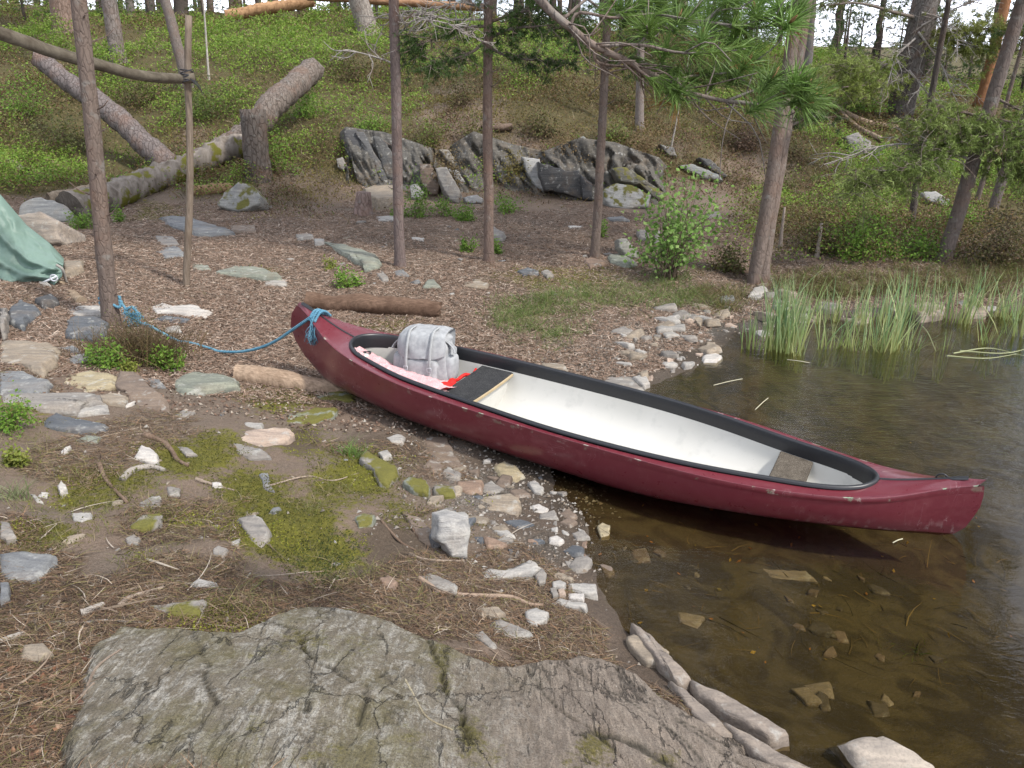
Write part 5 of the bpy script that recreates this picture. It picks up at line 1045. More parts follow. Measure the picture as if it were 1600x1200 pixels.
def trunk_tree(label, bpx, tpx, dia, h, name="pine_tree", cat="tree", bark=BARK, mat="bark", crown=None, taper=.55, wob=.03, Y=None, group=None, seed=0, flare=1.55):
    g = G(*bpx) if Y is None else at_y(bpx[0], bpx[1], Y); top = at_y(tpx[0], tpx[1], g[1]); d = top - g; d /= np.linalg.norm(d)
    dep = to_px(g)[2]; r = dia / 2 / FPX * dep
    root = empty(name, g); tag(root, label, cat, group)
    n = max(10, int(h / .16)); t = np.linspace(0, 1, n); P = g + np.outer(t * (h + .25) - .25, d); rs = np.random.RandomState(seed + 50)
    px_, py_ = rs.rand(2) * 50
    P[:, 0] += fbm(t * h * .5 + px_, t * 0, 2, 3) * wob * sst(.1, .5, t * h); P[:, 1] += fbm(t * h * .5 + py_, t * 0, 3, 3) * wob
    R_ = r * (1 - (1 - taper) * t) * (1 + (flare - 1) * np.exp(-np.maximum(t * h - .1, 0) / .14)); V, F = tube_geo(P, R_, 16, .12, seed, 9)
    mk("trunk", V, F, MAT[mat], root, None, True, color=bark)
    if crown is not None: add_crown(root, P[-1] - d * h * .25, crown[0], crown[1], rs.rand() * 6, bark)
    return root, P, R_, d
def stubs(root, P, R_, spots, bark=BARK):
    rr_ = np.random.RandomState(len(spots)); spots = list(spots) + [(rr_.uniform(.15, .5), rr_.choice([0, 3.14]) + rr_.randn() * .6, rr_.uniform(.05, .22)) for _ in range(5)]
    for k, (f, a, L) in enumerate(spots):
        i = int(f * (len(P) - 1)); c = P[i]; dr = np.array([math.cos(a), math.sin(a), .35]); A = Acc(); acc_tube(A, smooth_path([c, c + dr * (R_[i] + L * .5), c + dr * (R_[i] + L) + np.array([0, 0, L * .25])], 6), np.linspace(.012 if L < .05 else .008, .003, 6), 6, rough=.2, seed=k); A.build("branch_stub", MAT["bark"], root, color=bark)
t1, P1, R1, _ = trunk_tree("slender scaly pine trunk with the blue rope tied round its foot", (176, 510), (125, 0), 25, 6.5, crown=(0, .9), seed=1, taper=.6, wob=.02, bark=(.14, .11, .093))
stubs(t1, P1, R1, [(.10, -.3, .03), (.16, 3.2, .03), (.24, -1.2, .02), (.29, .3, .04), (.35, 2.5, .03), (.43, -.7, .03), (.48, .2, .16)], (.13, .1, .085))
t2, P2, R2, _ = trunk_tree("middle pine trunk with greyish violet bark, in front of the leaning dark slabs", (625, 417), (616, 0), 16.5, 8.5, crown=(1, 1.0), seed=2, taper=.6, bark=(.145, .115, .106))
stubs(t2, P2, R2, [(.12, .4, .04), (.2, 3.3, .05), (.29, -.4, .03), (.33, 2.8, .12)])
t3, P3, R3, _ = trunk_tree("pine trunk with a reddish flaking base, standing before the mossy part of the ledge", (765, 408), (764, 0), 15.5, 8.5, crown=(2, .9), seed=3, taper=.6, bark=(.155, .115, .095), wob=.05)
stubs(t3, P3, R3, [(.17, .6, .03), (.22, 3.0, .03), (.30, -.2, .06)])
t4, P4_, R4, _ = trunk_tree("pine trunk standing right in front of the big dark boulder of the ledge", (930, 402), (947, 70), 14.5, 8, crown=(0, .9), seed=4, taper=.45, bark=(.145, .115, .098))
stubs(t4, P4_, R4, [(.18, .5, .03), (.27, 3.2, .03), (.36, .1, .15)])
t5, P5, R5, _ = trunk_tree("twin pine trunk on the bank left of the tallest reeds", (1190, 440), (1228, 190), 22, 8, crown=(1, 1.1), seed=5, taper=.6, bark=(.165, .132, .112))
g5 = np.array(t5.location); q5 = at_y(1176, 442, g5[1] - .06); q5b = at_y(1216, 190, g5[1] - .06); d5 = unit(q5b - q5); Pq = q5 + np.outer(np.linspace(-.25, 6.5, 40), d5); Pq[:, 0] += .03 * np.sin(np.linspace(0, 6, 40))
V, F = tube_geo(Pq, np.linspace(.085, .06, 40), 14, .1, 55, 9); mk("trunk", V, F, MAT["bark"], t5, color=(.155, .124, .106))
t6, P6, R6, _ = trunk_tree("leaning pine trunk on the right bank behind the reeds", (1473, 408), (1522, 250), 22, 7.5, crown=(2, .8), seed=6, taper=.6, bark=(.13, .107, .095))
trunk_tree("thin dark leaning trunk left of the leaning pine on the right bank", (1421, 362), (1433, 288), 11, 4.5, seed=7, bark=(.08, .068, .06), crown=(1, .5))
trunk_tree("leaning trunk at the far right edge behind the bank", (1549, 335), (1582, 235), 15, 7, crown=(0, .8), seed=8, bark=(.12, .10, .09))
trunk_tree("short thin trunk between the two leaning pines at the right", (1523, 322), (1534, 285), 8, 3.5, seed=9, bark=(.13, .105, .09), crown=(1, .45))
tB, PB, RB, _ = trunk_tree("thick deeply furrowed old pine leaning on the right slope", (1402, 195), (1446, 0), 40, 9.5, bark=(.12, .108, .10), mat="bigbark", crown=(2, 1.1), seed=10, taper=.7)
trunk_tree("orange-barked pine trunk at the upper right behind the green branches", (1537, 150), (1560, 50), 17, 7, bark=(.27, .135, .07), crown=(0, .9), seed=11, Y=21)
trunk_tree("brown pine trunk above the twin trunk on the right slope", (1237, 108), (1246, 40), 19, 7, bark=(.14, .085, .065), crown=(1, 1.0), seed=12)
trunk_tree("grey pine trunk beside the brown one on the right slope", (1259, 122), (1268, 20), 15, 7, bark=(.13, .12, .115), crown=(0, .9), seed=13)
trunk_tree("slim pale trunk on the slope behind the third pine", (999, 206), (1001, 60), 14, 6, bark=(.19, .165, .15), crown=(1, .9), seed=14)
trunk_tree("plated grey pine trunk on the hilltop right of the near trunk", (186, 97), (169, 0), 24, 8, bark=(.19, .165, .15), mat="bigbark", crown=(2, 1.0), seed=15)
trunk_tree("thick reddish-grey pine trunk on the hilltop left of the near trunk", (106, 48), (97, 0), 38, 9, bark=(.22, .16, .13), mat="bigbark", crown=(0, 1.3), seed=16)
trunk_tree("leaning slim trunk whose foot meets the lashed cross pole", (294, 138), (258, 0), 17, 7, bark=(.17, .145, .13), crown=(1, .9), seed=17)
trunk_tree("grey trunk on the skyline right of the plated one", (205, 36), (202, 0), 13, 6, bark=(.17, .155, .14), crown=(0, .8), seed=18)
trunk_tree("dark trunk on the skyline left of the fallen orange log", (238, 36), (232, 0), 13, 6, bark=(.085, .075, .07), crown=(1, .9), seed=19)
trunk_tree("wide dark trunk on the skyline between the slim leaning one and the fallen orange log", (283, 32), (282, 0), 22, 7, bark=(.08, .068, .06), crown=(2, .9), seed=20)
stp, _, _, _ = trunk_tree("broken pale grey dead trunk on the hilltop left of the middle pine", (576, 55), (560, 0), 34, 1.9, name="dead_trunk", cat="dead tree", bark=(.25, .225, .20), mat="bigbark", seed=21, taper=.8)
for root_, P_, ks in ((t1, P1, (.95,)), (t2, P2, (.50, .8)), (t3, P3, (.52, .85)), (t4, P4_, (.50, .8)), (t5, P5, (.50, .78)), (t6, P6, (.58, .9)), (tB, PB, (.7, .95))):
    for q_, kf in enumerate(ks): add_crown(root_, P_[int(kf * (len(P_) - 1))], 3 + q_ % 2, 1.0 if root_ is not t1 else .8, q_ * 2.1 + kf * 9)
# saplings
trunk_tree("thin bare white sapling standing alone on the left hill", (327, 124), (317, 10), 3.4, 3.2, name="sapling", cat="sapling", bark=(.40, .38, .34), seed=22, taper=.4)
trunk_tree("thin bare sapling on the slope above the leafy shrub", (1046, 240), (1062, 160), 3.0, 1.9, name="sapling", cat="sapling", bark=(.30, .28, .25), seed=23, taper=.4)
trunk_tree("short broken stake stuck in the bank right of the twin trunk", (1219, 388), (1224, 345), 6, .55, name="stake", cat="stake", bark=(.25, .21, .18), seed=24)
trunk_tree("pale broken stake in front of the bushes on the right bank", (1276, 402), (1281, 368), 7, .45, name="stake", cat="stake", bark=(.30, .26, .22), seed=25)
# bare post, cross pole, lashing
pst, PP, RP, _ = trunk_tree("thin bare barkless post standing behind the near trunk", (290, 447), (296, 104), 11, 2.72, name="post", cat="post", bark=(.215, .18, .145), mat="wood", seed=26, taper=.85, wob=.05, flare=1.0)
yp = pst.location.y; A = Acc(); e = at_y(296, 118, yp - .05)
xp = smooth_path([at_y(-420, -60, yp - .7), at_y(-150, 10, yp - .55), at_y(0, 52, yp - .42), at_y(80, 80, yp - .30), at_y(150, 100, yp - .24), at_y(220, 118, yp - .15), at_y(280, 123, yp - .07), at_y(304, 121, yp - .05)], 40)
V, F = tube_geo(xp, np.linspace(.072, .043, 40), 14, .12, 4, 8); o = mk("cross_pole", V, F, MAT["wood"], color=(.125, .112, .088)); tag(o, "long curved weathered pole lashed to the bare post and running off to the left", "pole")
ct = at_y(293, 120, yp - .03); A = Acc(); ang = np.linspace(0, 2 * np.pi * 6, 140); acc_tube(A, ct + np.stack([.058 * np.cos(ang), .075 * np.sin(ang), np.linspace(-.06, .07, 140) + .03 * np.sin(ang * .5)], 1), .006, 5)
for i in range(5): acc_tube(A, smooth_path([ct + np.array([.05, -.07, -.02]), ct + np.array([.09 + .01 * i, -.09, -.06]), ct + np.array([.12 + .012 * i, -.09, -.09 - .02 * i])], 6), .003, 4)
o = A.build("lashing", MAT["twine"]); tag(o, "dark twine lashing that binds the curved pole to the bare post", "lashing")

# fallen trunks, logs, stump
def log(pts, dia, label, name="log", cat="log", mat="wood", color=(.25, .22, .19), lift=.3, seed=0, taper=1.0, rough=.12, pos=None, ends=True):
    if pos is None:
        P = []
        for x, y in pts: g = G(x, y); dep = to_px(g)[2]; P.append(g + np.array([0, 0, dia / 2 / FPX * dep * lift]))
        P = np.array(P)
    else: P = np.array(pos)
    dep = to_px(P.mean(0))[2]; r = dia / 2 / FPX * dep; NL = 90; P = smooth_path(P, NL) if len(P) > 2 else P[0] + np.outer(np.linspace(0, 1, NL), P[-1] - P[0])
    if len(P) and r > .06: P = P + np.stack([fbm(np.linspace(0, 5, NL) + seed, np.zeros(NL), 7, 3), np.zeros(NL), fbm(np.linspace(0, 5, NL) + seed, np.ones(NL), 9, 3)], 1) * r * .22
    R_ = r * np.linspace(1, taper, NL) * (1 + .07 * fbm(np.linspace(0, 7, NL), np.zeros(NL) + seed, 3, 3)); V, F = tube_geo(P, R_, 28, rough * 1.5, seed, 13, cap=False)
    if ends and r > .06:
        Ve = V.reshape(NL, 28, 3); ax_ = unit(P[-1] - P[0]); jag = fbm(np.arange(28) * .55 + seed, np.zeros(28), 5, 3) * r * .5
        Ve[-1] += np.outer(jag, ax_); Ve[0] += np.outer(jag[::-1], ax_) * .5; V = Ve.reshape(-1, 3)
    e = empty(name, P.mean(0) - np.array([0, 0, r])); tag(e, label, cat)
    mk("wood" if mat == "wood" or mat == "mosswood" else "bark", V, F, MAT[mat], e, None, True, color=color)
    if ends:
        for i, s in ((0, 0), (NL - 1, 1)):
            ringv = V[i * 28:(i + 1) * 28]; c = ringv.mean(0); VV = np.concatenate([ringv, c + (ringv - c) * .5, c[None]]); k = np.arange(28); FF = [np.stack([k, (k + 1) % 28, (k + 1) % 28 + 28, k + 28], 1), np.stack([k + 28, (k + 1) % 28 + 28, np.full(28, 56)], 1)]
            mk("cut_end", VV, FF, MAT["wood"], e, None, False, color=tuple(np.array(color) * (.55 if s == 0 else .9)))
    return e, P
g0 = G(481, 480); g1_ = G(687, 492); log(None, 29, "dark brown log lying behind the canoe's bow", mat="wood", color=(.15, .10, .072), pos=[g0 + [0, 0, .06], g1_ + [0, 0, .055]], seed=1, rough=.07)
g0 = G(366, 590); pb = cw(.085, 0, 0); g1_ = np.array([pb[0] + .25, pb[1] + .12, 0]); g1_[2] = T(g1_[0], g1_[1]); log(None, 33, "pale split log that the canoe's bow rests on", mat="wood", color=(.33, .255, .19), pos=[g0 + [0, 0, .035], np.array([pb[0], pb[1] - .02, pb[2] - .075]), g1_ + [0, 0, .02]], seed=2, rough=.08)
log([(112, 345), (190, 318), (270, 285), (330, 262), (392, 240)], 40, "grey mossy fallen log lying along the foot of the left hill", mat="mosswood", color=(.225, .205, .182), lift=.75, seed=3, taper=1.05, rough=.2)
yb = G(400, 285)[1] + .5
log(None, 37, "bark-covered fallen trunk rising behind the stump up the left hill", mat="bigbark", color=(.165, .14, .122), pos=[at_y(300, 262, yb + .2), at_y(385, 208, yb + .5), at_y(432, 158, yb + 1.0), at_y(490, 104, yb + 2.6)], seed=4, name="fallen_tree", cat="fallen tree")
yl = G(262, 262)[1]
log(None, 37, "dead trunk with scaly violet-brown bark leaning up to the left on the hill", mat="bigbark", color=(.15, .13, .124), pos=[at_y(268, 262, yl - .2), at_y(205, 205, yl + .1), at_y(140, 150, yl + .5), at_y(60, 92, yl + 1.0)], seed=5, taper=.75, name="fallen_tree", cat="fallen tree")
log([(75, 318), (110, 312), (150, 303)], 20, "short bare log behind the end of the grey mossy fallen log", color=(.28, .235, .18), lift=.6, seed=6)
log([(300, 305), (330, 302), (362, 298)], 17, "split orange-brown log end beside the moss-capped boulder", color=(.36, .25, .15), lift=.6, seed=7)
yt = 27.0
log(None, 17, "orange-brown barkless log lying along the hilltop", color=(.40, .25, .14), pos=[at_y(352, 24, yt), at_y(420, 12, yt + .3), at_y(490, 1, yt + .6)], seed=8)
log(None, 11, "thin reddish log on the hilltop between two pine trunks", color=(.33, .20, .12), pos=[at_y(480, -6, yt), at_y(640, 4, yt), at_y(760, 12, yt)], seed=9)
log([(1298, 168), (1345, 195), (1400, 206)], 8, "bare fallen branch on the right slope, upper of the crossing pair", color=(.33, .26, .2), lift=1.6, seed=10, name="fallen_branch", cat="branch", ends=False)
log([(1305, 172), (1335, 202), (1378, 225)], 7, "bare fallen branch on the right slope, lower of the crossing pair", color=(.30, .24, .19), lift=1.6, seed=11, name="fallen_branch", cat="branch", ends=False)
log([(0, 255), (22, 262), (40, 275)], 11, "grey dead branch end at the left edge below the hill", color=(.30, .28, .25), lift=1.0, seed=12, name="fallen_branch", cat="branch", ends=False)
log([(752, 208), (775, 206), (800, 207)], 11, "dark bare stick jutting from the slope right of the second pine trunk", color=(.17, .13, .105), lift=1.2, seed=13, name="fallen_branch", cat="branch", ends=False)
trunk_tree("rough grey broken stump standing in front of the bark-covered fallen trunk", (404, 276), (394, 180), 40, 1.2, name="stump", cat="stump", bark=(.115, .098, .086), mat="bigbark", seed=27, taper=.95, Y=yb - .25, flare=1.25)
trunk_tree("small reddish weathered stump left of the middle pine trunk", (568, 335), (567, 305), 24, .36, name="stump", cat="stump", bark=(.22, .165, .145), mat="bigbark", seed=28, taper=.85)

# ------------------------------------------------------------------ tarpaulin over a ridge on the left
ytp = 8.0
def tarp_pt(s, t):                                          # s: 0 left .. 1 right corner, t: 0 top .. 1 lower edge
    tx = np.interp(s, [0, .45, .62, .8, .92, 1], [-620, -60, 0, 42, 78, 100]); tyy = np.interp(s, [0, .45, .62, .8, .92, 1], [120, 265, 303, 352, 380, 404])
    bx = np.interp(s, [0, .45, .62, .8, .92, 1], [-620, -60, 0, 48, 84, 97]); by = np.interp(s, [0, .45, .62, .8, .92, 1], [520, 486, 471, 460, 446, 432])
    return tx + (bx - tx) * t, tyy + (by - tyy) * t
ns, nt = 90, 40; ss, tt_ = np.meshgrid(np.linspace(.05, 1, ns), np.linspace(0, 1, nt)); px_, py_ = tarp_pt(ss, tt_)
Yd = ytp + .55 * (1 - tt_) ** 1.2 - .25 * np.sin(tt_ * np.pi) * (1 - ss) - .1
fold = np.abs(fbm(ss * 7 + tt_ * 3.2, tt_ * 4.2 - ss * 5, 81, 3)); fold2 = np.exp(-((tt_ - .28 - .75 * (ss - .5)) / .05) ** 2) + .8 * np.exp(-((tt_ - .62 - .55 * (ss - .6)) / .045) ** 2) + .7 * np.exp(-((tt_ - 1.0 + .8 * (ss - .45)) / .06) ** 2)
Yd = Yd - .10 * fold2 * sst(1.0, .9, ss) - fold * .11 * sst(0, .15, tt_)
Vf = at_y(px_.ravel(), py_.ravel(), Yd.ravel())
top = Vf.reshape(nt, ns, 3)[0]; rows = [Vf.reshape(nt, ns, 3)]; back = []
for k in np.linspace(.08, 1, 10): 
    b = top.copy(); b[:, 1] += 1.5 * k * np.clip((top[:, 2] - .75) / .8, 0, 1); b[:, 0] -= .5 * k; b[:, 2] = top[:, 2] * (1 - k) + (T(b[:, 0], b[:, 1]) + .1) * k; back.append(b)
grid = np.concatenate([np.array(back[::-1]), rows[0]], 0); tarp = empty("tarpaulin", grid.reshape(-1, 3).mean(0) * [1, 1, 0] + [0, 0, .5]); tag(tarp, "green tarpaulin draped over a low shelter at the left edge", "tarpaulin")
mk("sheet", grid.reshape(-1, 3), grid_faces(grid.shape[0], ns)[:, ::-1], MAT["tarp"], tarp)
A = Acc(); acc_tube(A, [at_y(53, 448, ytp - .14), at_y(88, 432, ytp - .16)], .011, 8); A.build("pin", MAT["metal"], tarp)
A = Acc(); ang = np.linspace(0, 2 * np.pi, 16); e0 = at_y(85, 434, ytp - .15); acc_tube(A, e0 + np.stack([.035 * np.cos(ang), 0 * ang - .01, .03 * np.sin(ang)], 1), .008, 6); A.build("eyelet", MAT["metal"], tarp)
A = Acc(); acc_tube(A, smooth_path([at_y(88, 414, ytp - .05), at_y(97, 420, ytp - .05), at_y(101, 432, ytp), at_y(105, 445, ytp + .05)], 12), .014, 6)
for i in range(4): acc_tube(A, smooth_path([at_y(62 + 3 * i, 441, ytp - .17), at_y(70 + 3 * i, 448, ytp - .2), at_y(75 + 2 * i, 458, ytp - .18)], 8), .010, 5, rough=.3, seed=i)
A.build("tie_rope", MAT["oldtwine"], tarp)
log(None, 16, "split weathered stake holding down the corner of the green tarpaulin", name="tarp_stake", cat="stake", color=(.33, .27, .2), pos=[at_y(84, 436, ytp + .05), at_y(105, 455, ytp - .08), G(128, 474) + np.array([0, 0, .01])], seed=14)

# ------------------------------------------------------------------ near pine bough at the top right
bough_root = empty("pine_tree", (-.9, -1.6, float(T(-.9, -1.6)))); tag(bough_root, "near pine whose long-needled bough hangs into the top right of the view", "tree")
V, F = tube_geo(np.array([[-.9, -1.6, .4 + k * .35] for k in range(16)]) + RS.randn(16, 3) * .01, np.linspace(.12, .08, 16), 14, .1, 3, 8); mk("trunk", V, F, MAT["bark"], bough_root, color=BARK)
DB = 1.75
def bp(px, py, d=0.0): r_ = ray(px, py); return r_ * (DB + d) + np.array([0, 0, CAM_H])
main = smooth_path([(-.9, -1.6, 4.2), (-.75, -.3, 3.85), (-.35, .9, 3.25), bp(760, -120, -.05), bp(845, 0), bp(890, 42, .02), bp(930, 72, .04), bp(985, 98, .08), bp(1010, 112, .1), bp(1065, 138, .12), bp(1090, 148, .12), bp(1135, 158, .13), bp(1185, 163, .14), bp(1225, 165, .14)], 120)
A = Acc(); acc_tube(A, main, np.concatenate([np.linspace(.034, .0095, 38), np.linspace(.0093, .003, 82)]), 8, rough=.12, seed=2)
twigs = [[(930, 72), (1000, 70), (1060, 82), (1120, 82), (1165, 76)], [(985, 98), (1040, 125), (1085, 118), (1150, 112), (1175, 100)], [(890, 42), (905, 20), (960, 28), (1020, 22), (1075, 30)], [(1010, 22), (1110, 35), (1165, 38), (1240, 12)], [(1040, 30), (1120, 42), (1180, 44), (1245, 30)], [(1065, 138), (1055, 120), (1058, 128)], [(1185, 163), (1215, 148), (1245, 130), (1262, 128)], [(1135, 158), (1180, 140), (1215, 125)], [(1225, 165), (1250, 155), (1285, 150)], [(880, 30), (930, -10), (1000, -30), (1100, -25)], [(1000, 70), (1012, 50), (1010, 40)], [(930, 72), (935, 98), (1000, 108), (1035, 130)], [(985, 98), (1020, 125), (1060, 142)], [(1100, 35), (1130, 10), (1170, -10)], [(960, 28), (1000, 5), (1040, -12)], [(845, 0), (900, -10), (950, 20), (985, 12)]]
tw_end = []
for k, tpts in enumerate(twigs):
    d0 = .04 + .10 * ((k * 37) % 10) / 10; P = smooth_path([bp(x, y, d0 + .015 * i * (1 if k % 2 else -1)) for i, (x, y) in enumerate(tpts)], 16); acc_tube(A, P, np.linspace(.0042, .0018, 16), 6, rough=.15, seed=k); tw_end.append(P)
rb_ = np.random.RandomState(8)
for k in range(70):
    src = main if k % 3 else tw_end[rb_.randint(len(tw_end))]; i0 = rb_.randint(44, 118) if k % 3 else rb_.randint(2, 15); q0 = src[i0]; ax = unit(src[min(i0 + 2, len(src) - 1)] - src[i0 - 2]); h = unit(ax + rb_.randn(3) * .6); ln = rb_.uniform(.05, .20)
    acc_tube(A, smooth_path([q0, q0 + h * ln * .5 + rb_.randn(3) * .012, q0 + h * ln + rb_.randn(3) * .02], 6), np.linspace(.0022, .001, 6), 4)
A.build("bough", MAT["bark"], bough_root, color=(.17, .155, .14))
rs = np.random.RandomState(5); TP = [(1042, 75), (1083, 120), (1098, 55), (1168, 65), (1060, 140), (1150, 115), (1190, 163), (1205, 122), (1230, 138), (1262, 140), (1275, 148), (1235, 35), (1030, 8), (1090, 10), (1110, 30), (1180, 15), (1130, 8), (1215, 10), (1250, 60 - 48), (1005, 40), (985, 20), (1060, 30), (1165, 100), (1120, 118), (1245, 120), (1060, 75 - 70), (960, 5), (1200, -5), (1150, 50), (1255, 160), (1210, 150), (1140, -8)]
A = Acc(); Bd = Acc(); p = []; dd_ = []
for x, y in TP:
    q = bp(x, y, rs.uniform(.0, .2)); p.append(q); dd_.append(np.array([.35, -.25, .75]) + rs.randn(3) * .45)
    if rs.rand() < .6: Bd = Acc(); acc_tube(Bd, np.stack([q, q + unit(dd_[-1]) * .012, q + unit(dd_[-1]) * .028]), [.0035, .0042, .001], 6); Bd.build('bud', MAT['wood'], bough_root, color=(.42, .25, .14))
add_tufts(A, np.array(p), np.array(dd_), .080, .0010, 100, np.array([.125, .21, .05]), rs, cone=(.08, 1.05), cvar=.4)
p2 = []; d2 = []
for P in tw_end:
    for j in (9, 12, 15): p2.append(P[j] + rs.randn(3) * .004); d2.append(unit(P[15] - P[8]) + rs.randn(3) * .25)
add_tufts(A, np.array(p2), np.array(d2), .066, .0010, 44, np.array([.125, .20, .045]), rs, cone=(.15, .8))
add_tufts(A, np.array([bp(1270, 145, .1), bp(1160, 100, .1), bp(1055, 165, .1), bp(1235, 50, .1), bp(1035, 160, .12)]), np.array([[1, 0, .3], [1, 0, .2], [0, 0, -1], [.3, 0, -1], [-.8, 0, .2]]), .06, .0010, 16, np.array([.30, .17, .06]), rs, cone=(.05, .4))
A.build("needles", MAT["needle"], bough_root);

# pine sprays and dead twigs that hang in the middle distance, parts of their trees
def spray(root, pts, Y0, Y1, spread, ntw, K=12, L=.07, W=.0032, col=PINE, seed=0, dead=False, name="branch", r0=.02, drop=.1, per=7):
    rs = np.random.RandomState(seed); n = len(pts); P = smooth_path([at_y(x, y, Y0 + (Y1 - Y0) * i / (n - 1)) for i, (x, y) in enumerate(pts)], 40); A = Acc(); acc_tube(A, P, np.linspace(r0, r0 * .25, 40), 6, rough=.1)
    tp_ = []; td = []
    for k in range(ntw):
        i = int(rs.uniform(5, 39)); ax = unit(P[min(39, i + 2)] - P[i - 2]); h = unit(ax * .8 + rs.randn(3) * np.array([.9, .9, .45])); ln = spread * rs.uniform(.35, 1.0); m = P[i] + h * ln * .5 + rs.randn(3) * ln * .12; e = P[i] + h * ln + np.array([0, 0, -drop * ln]) + rs.randn(3) * ln * .1
        q = smooth_path([P[i], m, e], 8); acc_tube(A, q, np.linspace(.006, .0025, 8) * (1.4 if dead else 1), 4)
        for j in range(3 if dead else 2):
            s_ = q[int(rs.uniform(2, 7))]; e2 = s_ + unit(h + rs.randn(3) * .7) * ln * rs.uniform(.2, .5); acc_tube(A, np.stack([s_, (s_ + e2) / 2 + rs.randn(3) * ln * .05, e2]), [.004, .003, .0018], 4)
            if not dead: tp_.append(e2); td.append(e2 - s_)
        if not dead:
            for j in range(per): w = rs.uniform(.3, 1.05); tp_.append(P[i] + (e - P[i]) * w + rs.randn(3) * ln * .06); td.append(h * .7 + rs.randn(3) * .5 + [0, 0, .3])
    o = A.build("dead_branch" if dead else name, MAT["bark"], root, color=(.30, .28, .26) if dead else (.16, .135, .115))
    if not dead:
        F_ = Acc(); add_tufts(F_, np.array(tp_), np.array(td), L, W, K, col, rs); F_.build("foliage", MAT["needle"], root)
y6 = t6.location.y
spray(t6, [(1545, 180), (1500, 200), (1440, 235), (1390, 265), (1330, 285)], y6 + .2, y6 - .6, .55, 71, 13, .075, .0036, np.array([0.194, 0.244, 0.074]), 31)
spray(t6, [(1540, 190), (1500, 220), (1460, 250), (1420, 262)], y6, y6 - .9, .5, 57, 13, .075, .0036, np.array([0.160, 0.216, 0.055]), 32)
spray(t6, [(1550, 150), (1600, 175), (1660, 200), (1720, 215)], y6 + .2, y6 - .4, .6, 68, 13, .075, .0036, np.array([0.194, 0.252, 0.064]), 33)
spray(t6, [(1545, 170), (1570, 205), (1610, 235), (1680, 255)], y6, y6 - .8, .55, 68, 13, .075, .0036, np.array([0.182, 0.244, 0.064]), 34)
spray(t6, [(1542, 185), (1500, 175), (1470, 180), (1440, 195)], y6, y6 - .5, .45, 44, 13, .075, .0036, np.array([0.205, 0.260, 0.074]), 35)
spray(t6, [(1520, 250), (1470, 235), (1420, 225), (1370, 230), (1310, 250)], y6, y6 - .4, .5, 26, 0, seed=36, dead=True)
spray(t6, [(1530, 230), (1590, 260), (1640, 280)], y6, y6 - .3, .45, 40, 13, .075, .0036, np.array([0.182, 0.234, 0.064]), 37)
yB = tB.location.y
spray(tB, [(1430, 90), (1390, 100), (1340, 105), (1290, 100)], yB, yB - 1.0, .9, 74, 13, .11, .0055, np.array([0.227, 0.278, 0.074]), 41, r0=.04)
spray(tB, [(1425, 110), (1380, 130), (1330, 135), (1280, 140)], yB, yB - 1.4, .8, 61, 13, .11, .0055, np.array([0.216, 0.260, 0.064]), 42, r0=.04)
spray(tB, [(1435, 60), (1480, 50), (1540, 45), (1600, 40)], yB, yB - 1.2, .9, 78, 13, .11, .0055, np.array([0.227, 0.252, 0.064]), 43, r0=.04)
spray(tB, [(1440, 40), (1500, 70), (1560, 75), (1620, 60)], yB, yB - 1.6, .8, 61, 13, .11, .0055, np.array([0.216, 0.252, 0.064]), 44, r0=.04)
spray(tB, [(1440, 30), (1400, 20), (1340, 5), (1280, 10)], yB, yB - 1.0, .8, 20, 10, .11, .0055, np.array([0.137, 0.162, 0.046]), 45, r0=.05)
for i, pp in enumerate(([(1430, 60), (1400, 90), (1385, 140)], [(1435, 50), (1470, 100), (1490, 150)], [(1440, 20), (1470, 30), (1500, 70)], [(1420, 110), (1445, 140), (1460, 165)], [(1440, 40), (1480, 20), (1520, 0)])): spray(tB, pp, yB - .3, yB - .9, .8, 26, 0, seed=46 + i, dead=True, r0=.03)
y3, y4, y2 = t3.location.y, t4.location.y, t2.location.y
spray(t3, [(764, 60), (800, 45), (850, 40), (910, 30)], y3, y3 - .6, .42, 30, 12, .06, .003, np.array([.055, .10, .025]), 51)
spray(t3, [(764, 40), (720, 45), (680, 60), (640, 75)], y3, y3 - .5, .42, 30, 12, .06, .003, np.array([.055, .10, .025]), 52)
spray(t3, [(764, 75), (800, 90), (850, 95), (890, 100)], y3, y3 - .3, .35, 22, 12, .06, .003, np.array([.05, .09, .025]), 53)
spray(t3, [(764, 30), (700, 30), (660, 20), (610, 30)], y3, y3 - .3, .45, 24, 0, seed=54, dead=True, r0=.015)
spray(t2, [(617, 100), (590, 90), (560, 82), (530, 78)], y2, y2 - .3, .4, 8, 0, seed=55, dead=True, r0=.012)
spray(t2, [(617, 60), (650, 30), (690, 35), (740, 50)], y2, y2 - .3, .4, 26, 0, seed=56, dead=True, r0=.012)
spray(t3, [(764, 55), (740, 80), (700, 95), (665, 110)], y3, y3 - .4, .4, 34, 12, .06, .003, np.array([.085, .14, .04]), 61)
spray(t3, [(764, 35), (810, 20), (860, 15), (905, 55)], y3, y3 - .5, .45, 36, 12, .06, .003, np.array([.08, .135, .035]), 62)
spray(t4, [(945, 110), (980, 95), (1015, 100), (1050, 110)], y4, y4 - .3, .35, 26, 12, .06, .003, np.array([.08, .13, .035]), 63)
spray(t3, [(764, 20), (730, 5), (690, 10), (640, 40)], y3, y3 - .4, .45, 26, 0, seed=64, dead=True, r0=.012)
spray(t4, [(947, 90), (990, 60), (1030, 30), (1060, 5)], y4, y4 - .4, .5, 24, 12, .06, .003, np.array([.045, .08, .022]), 57)
spray(t4, [(945, 100), (900, 60), (870, 30), (840, 10)], y4, y4 - .4, .5, 24, 12, .06, .003, np.array([.045, .08, .022]), 58)
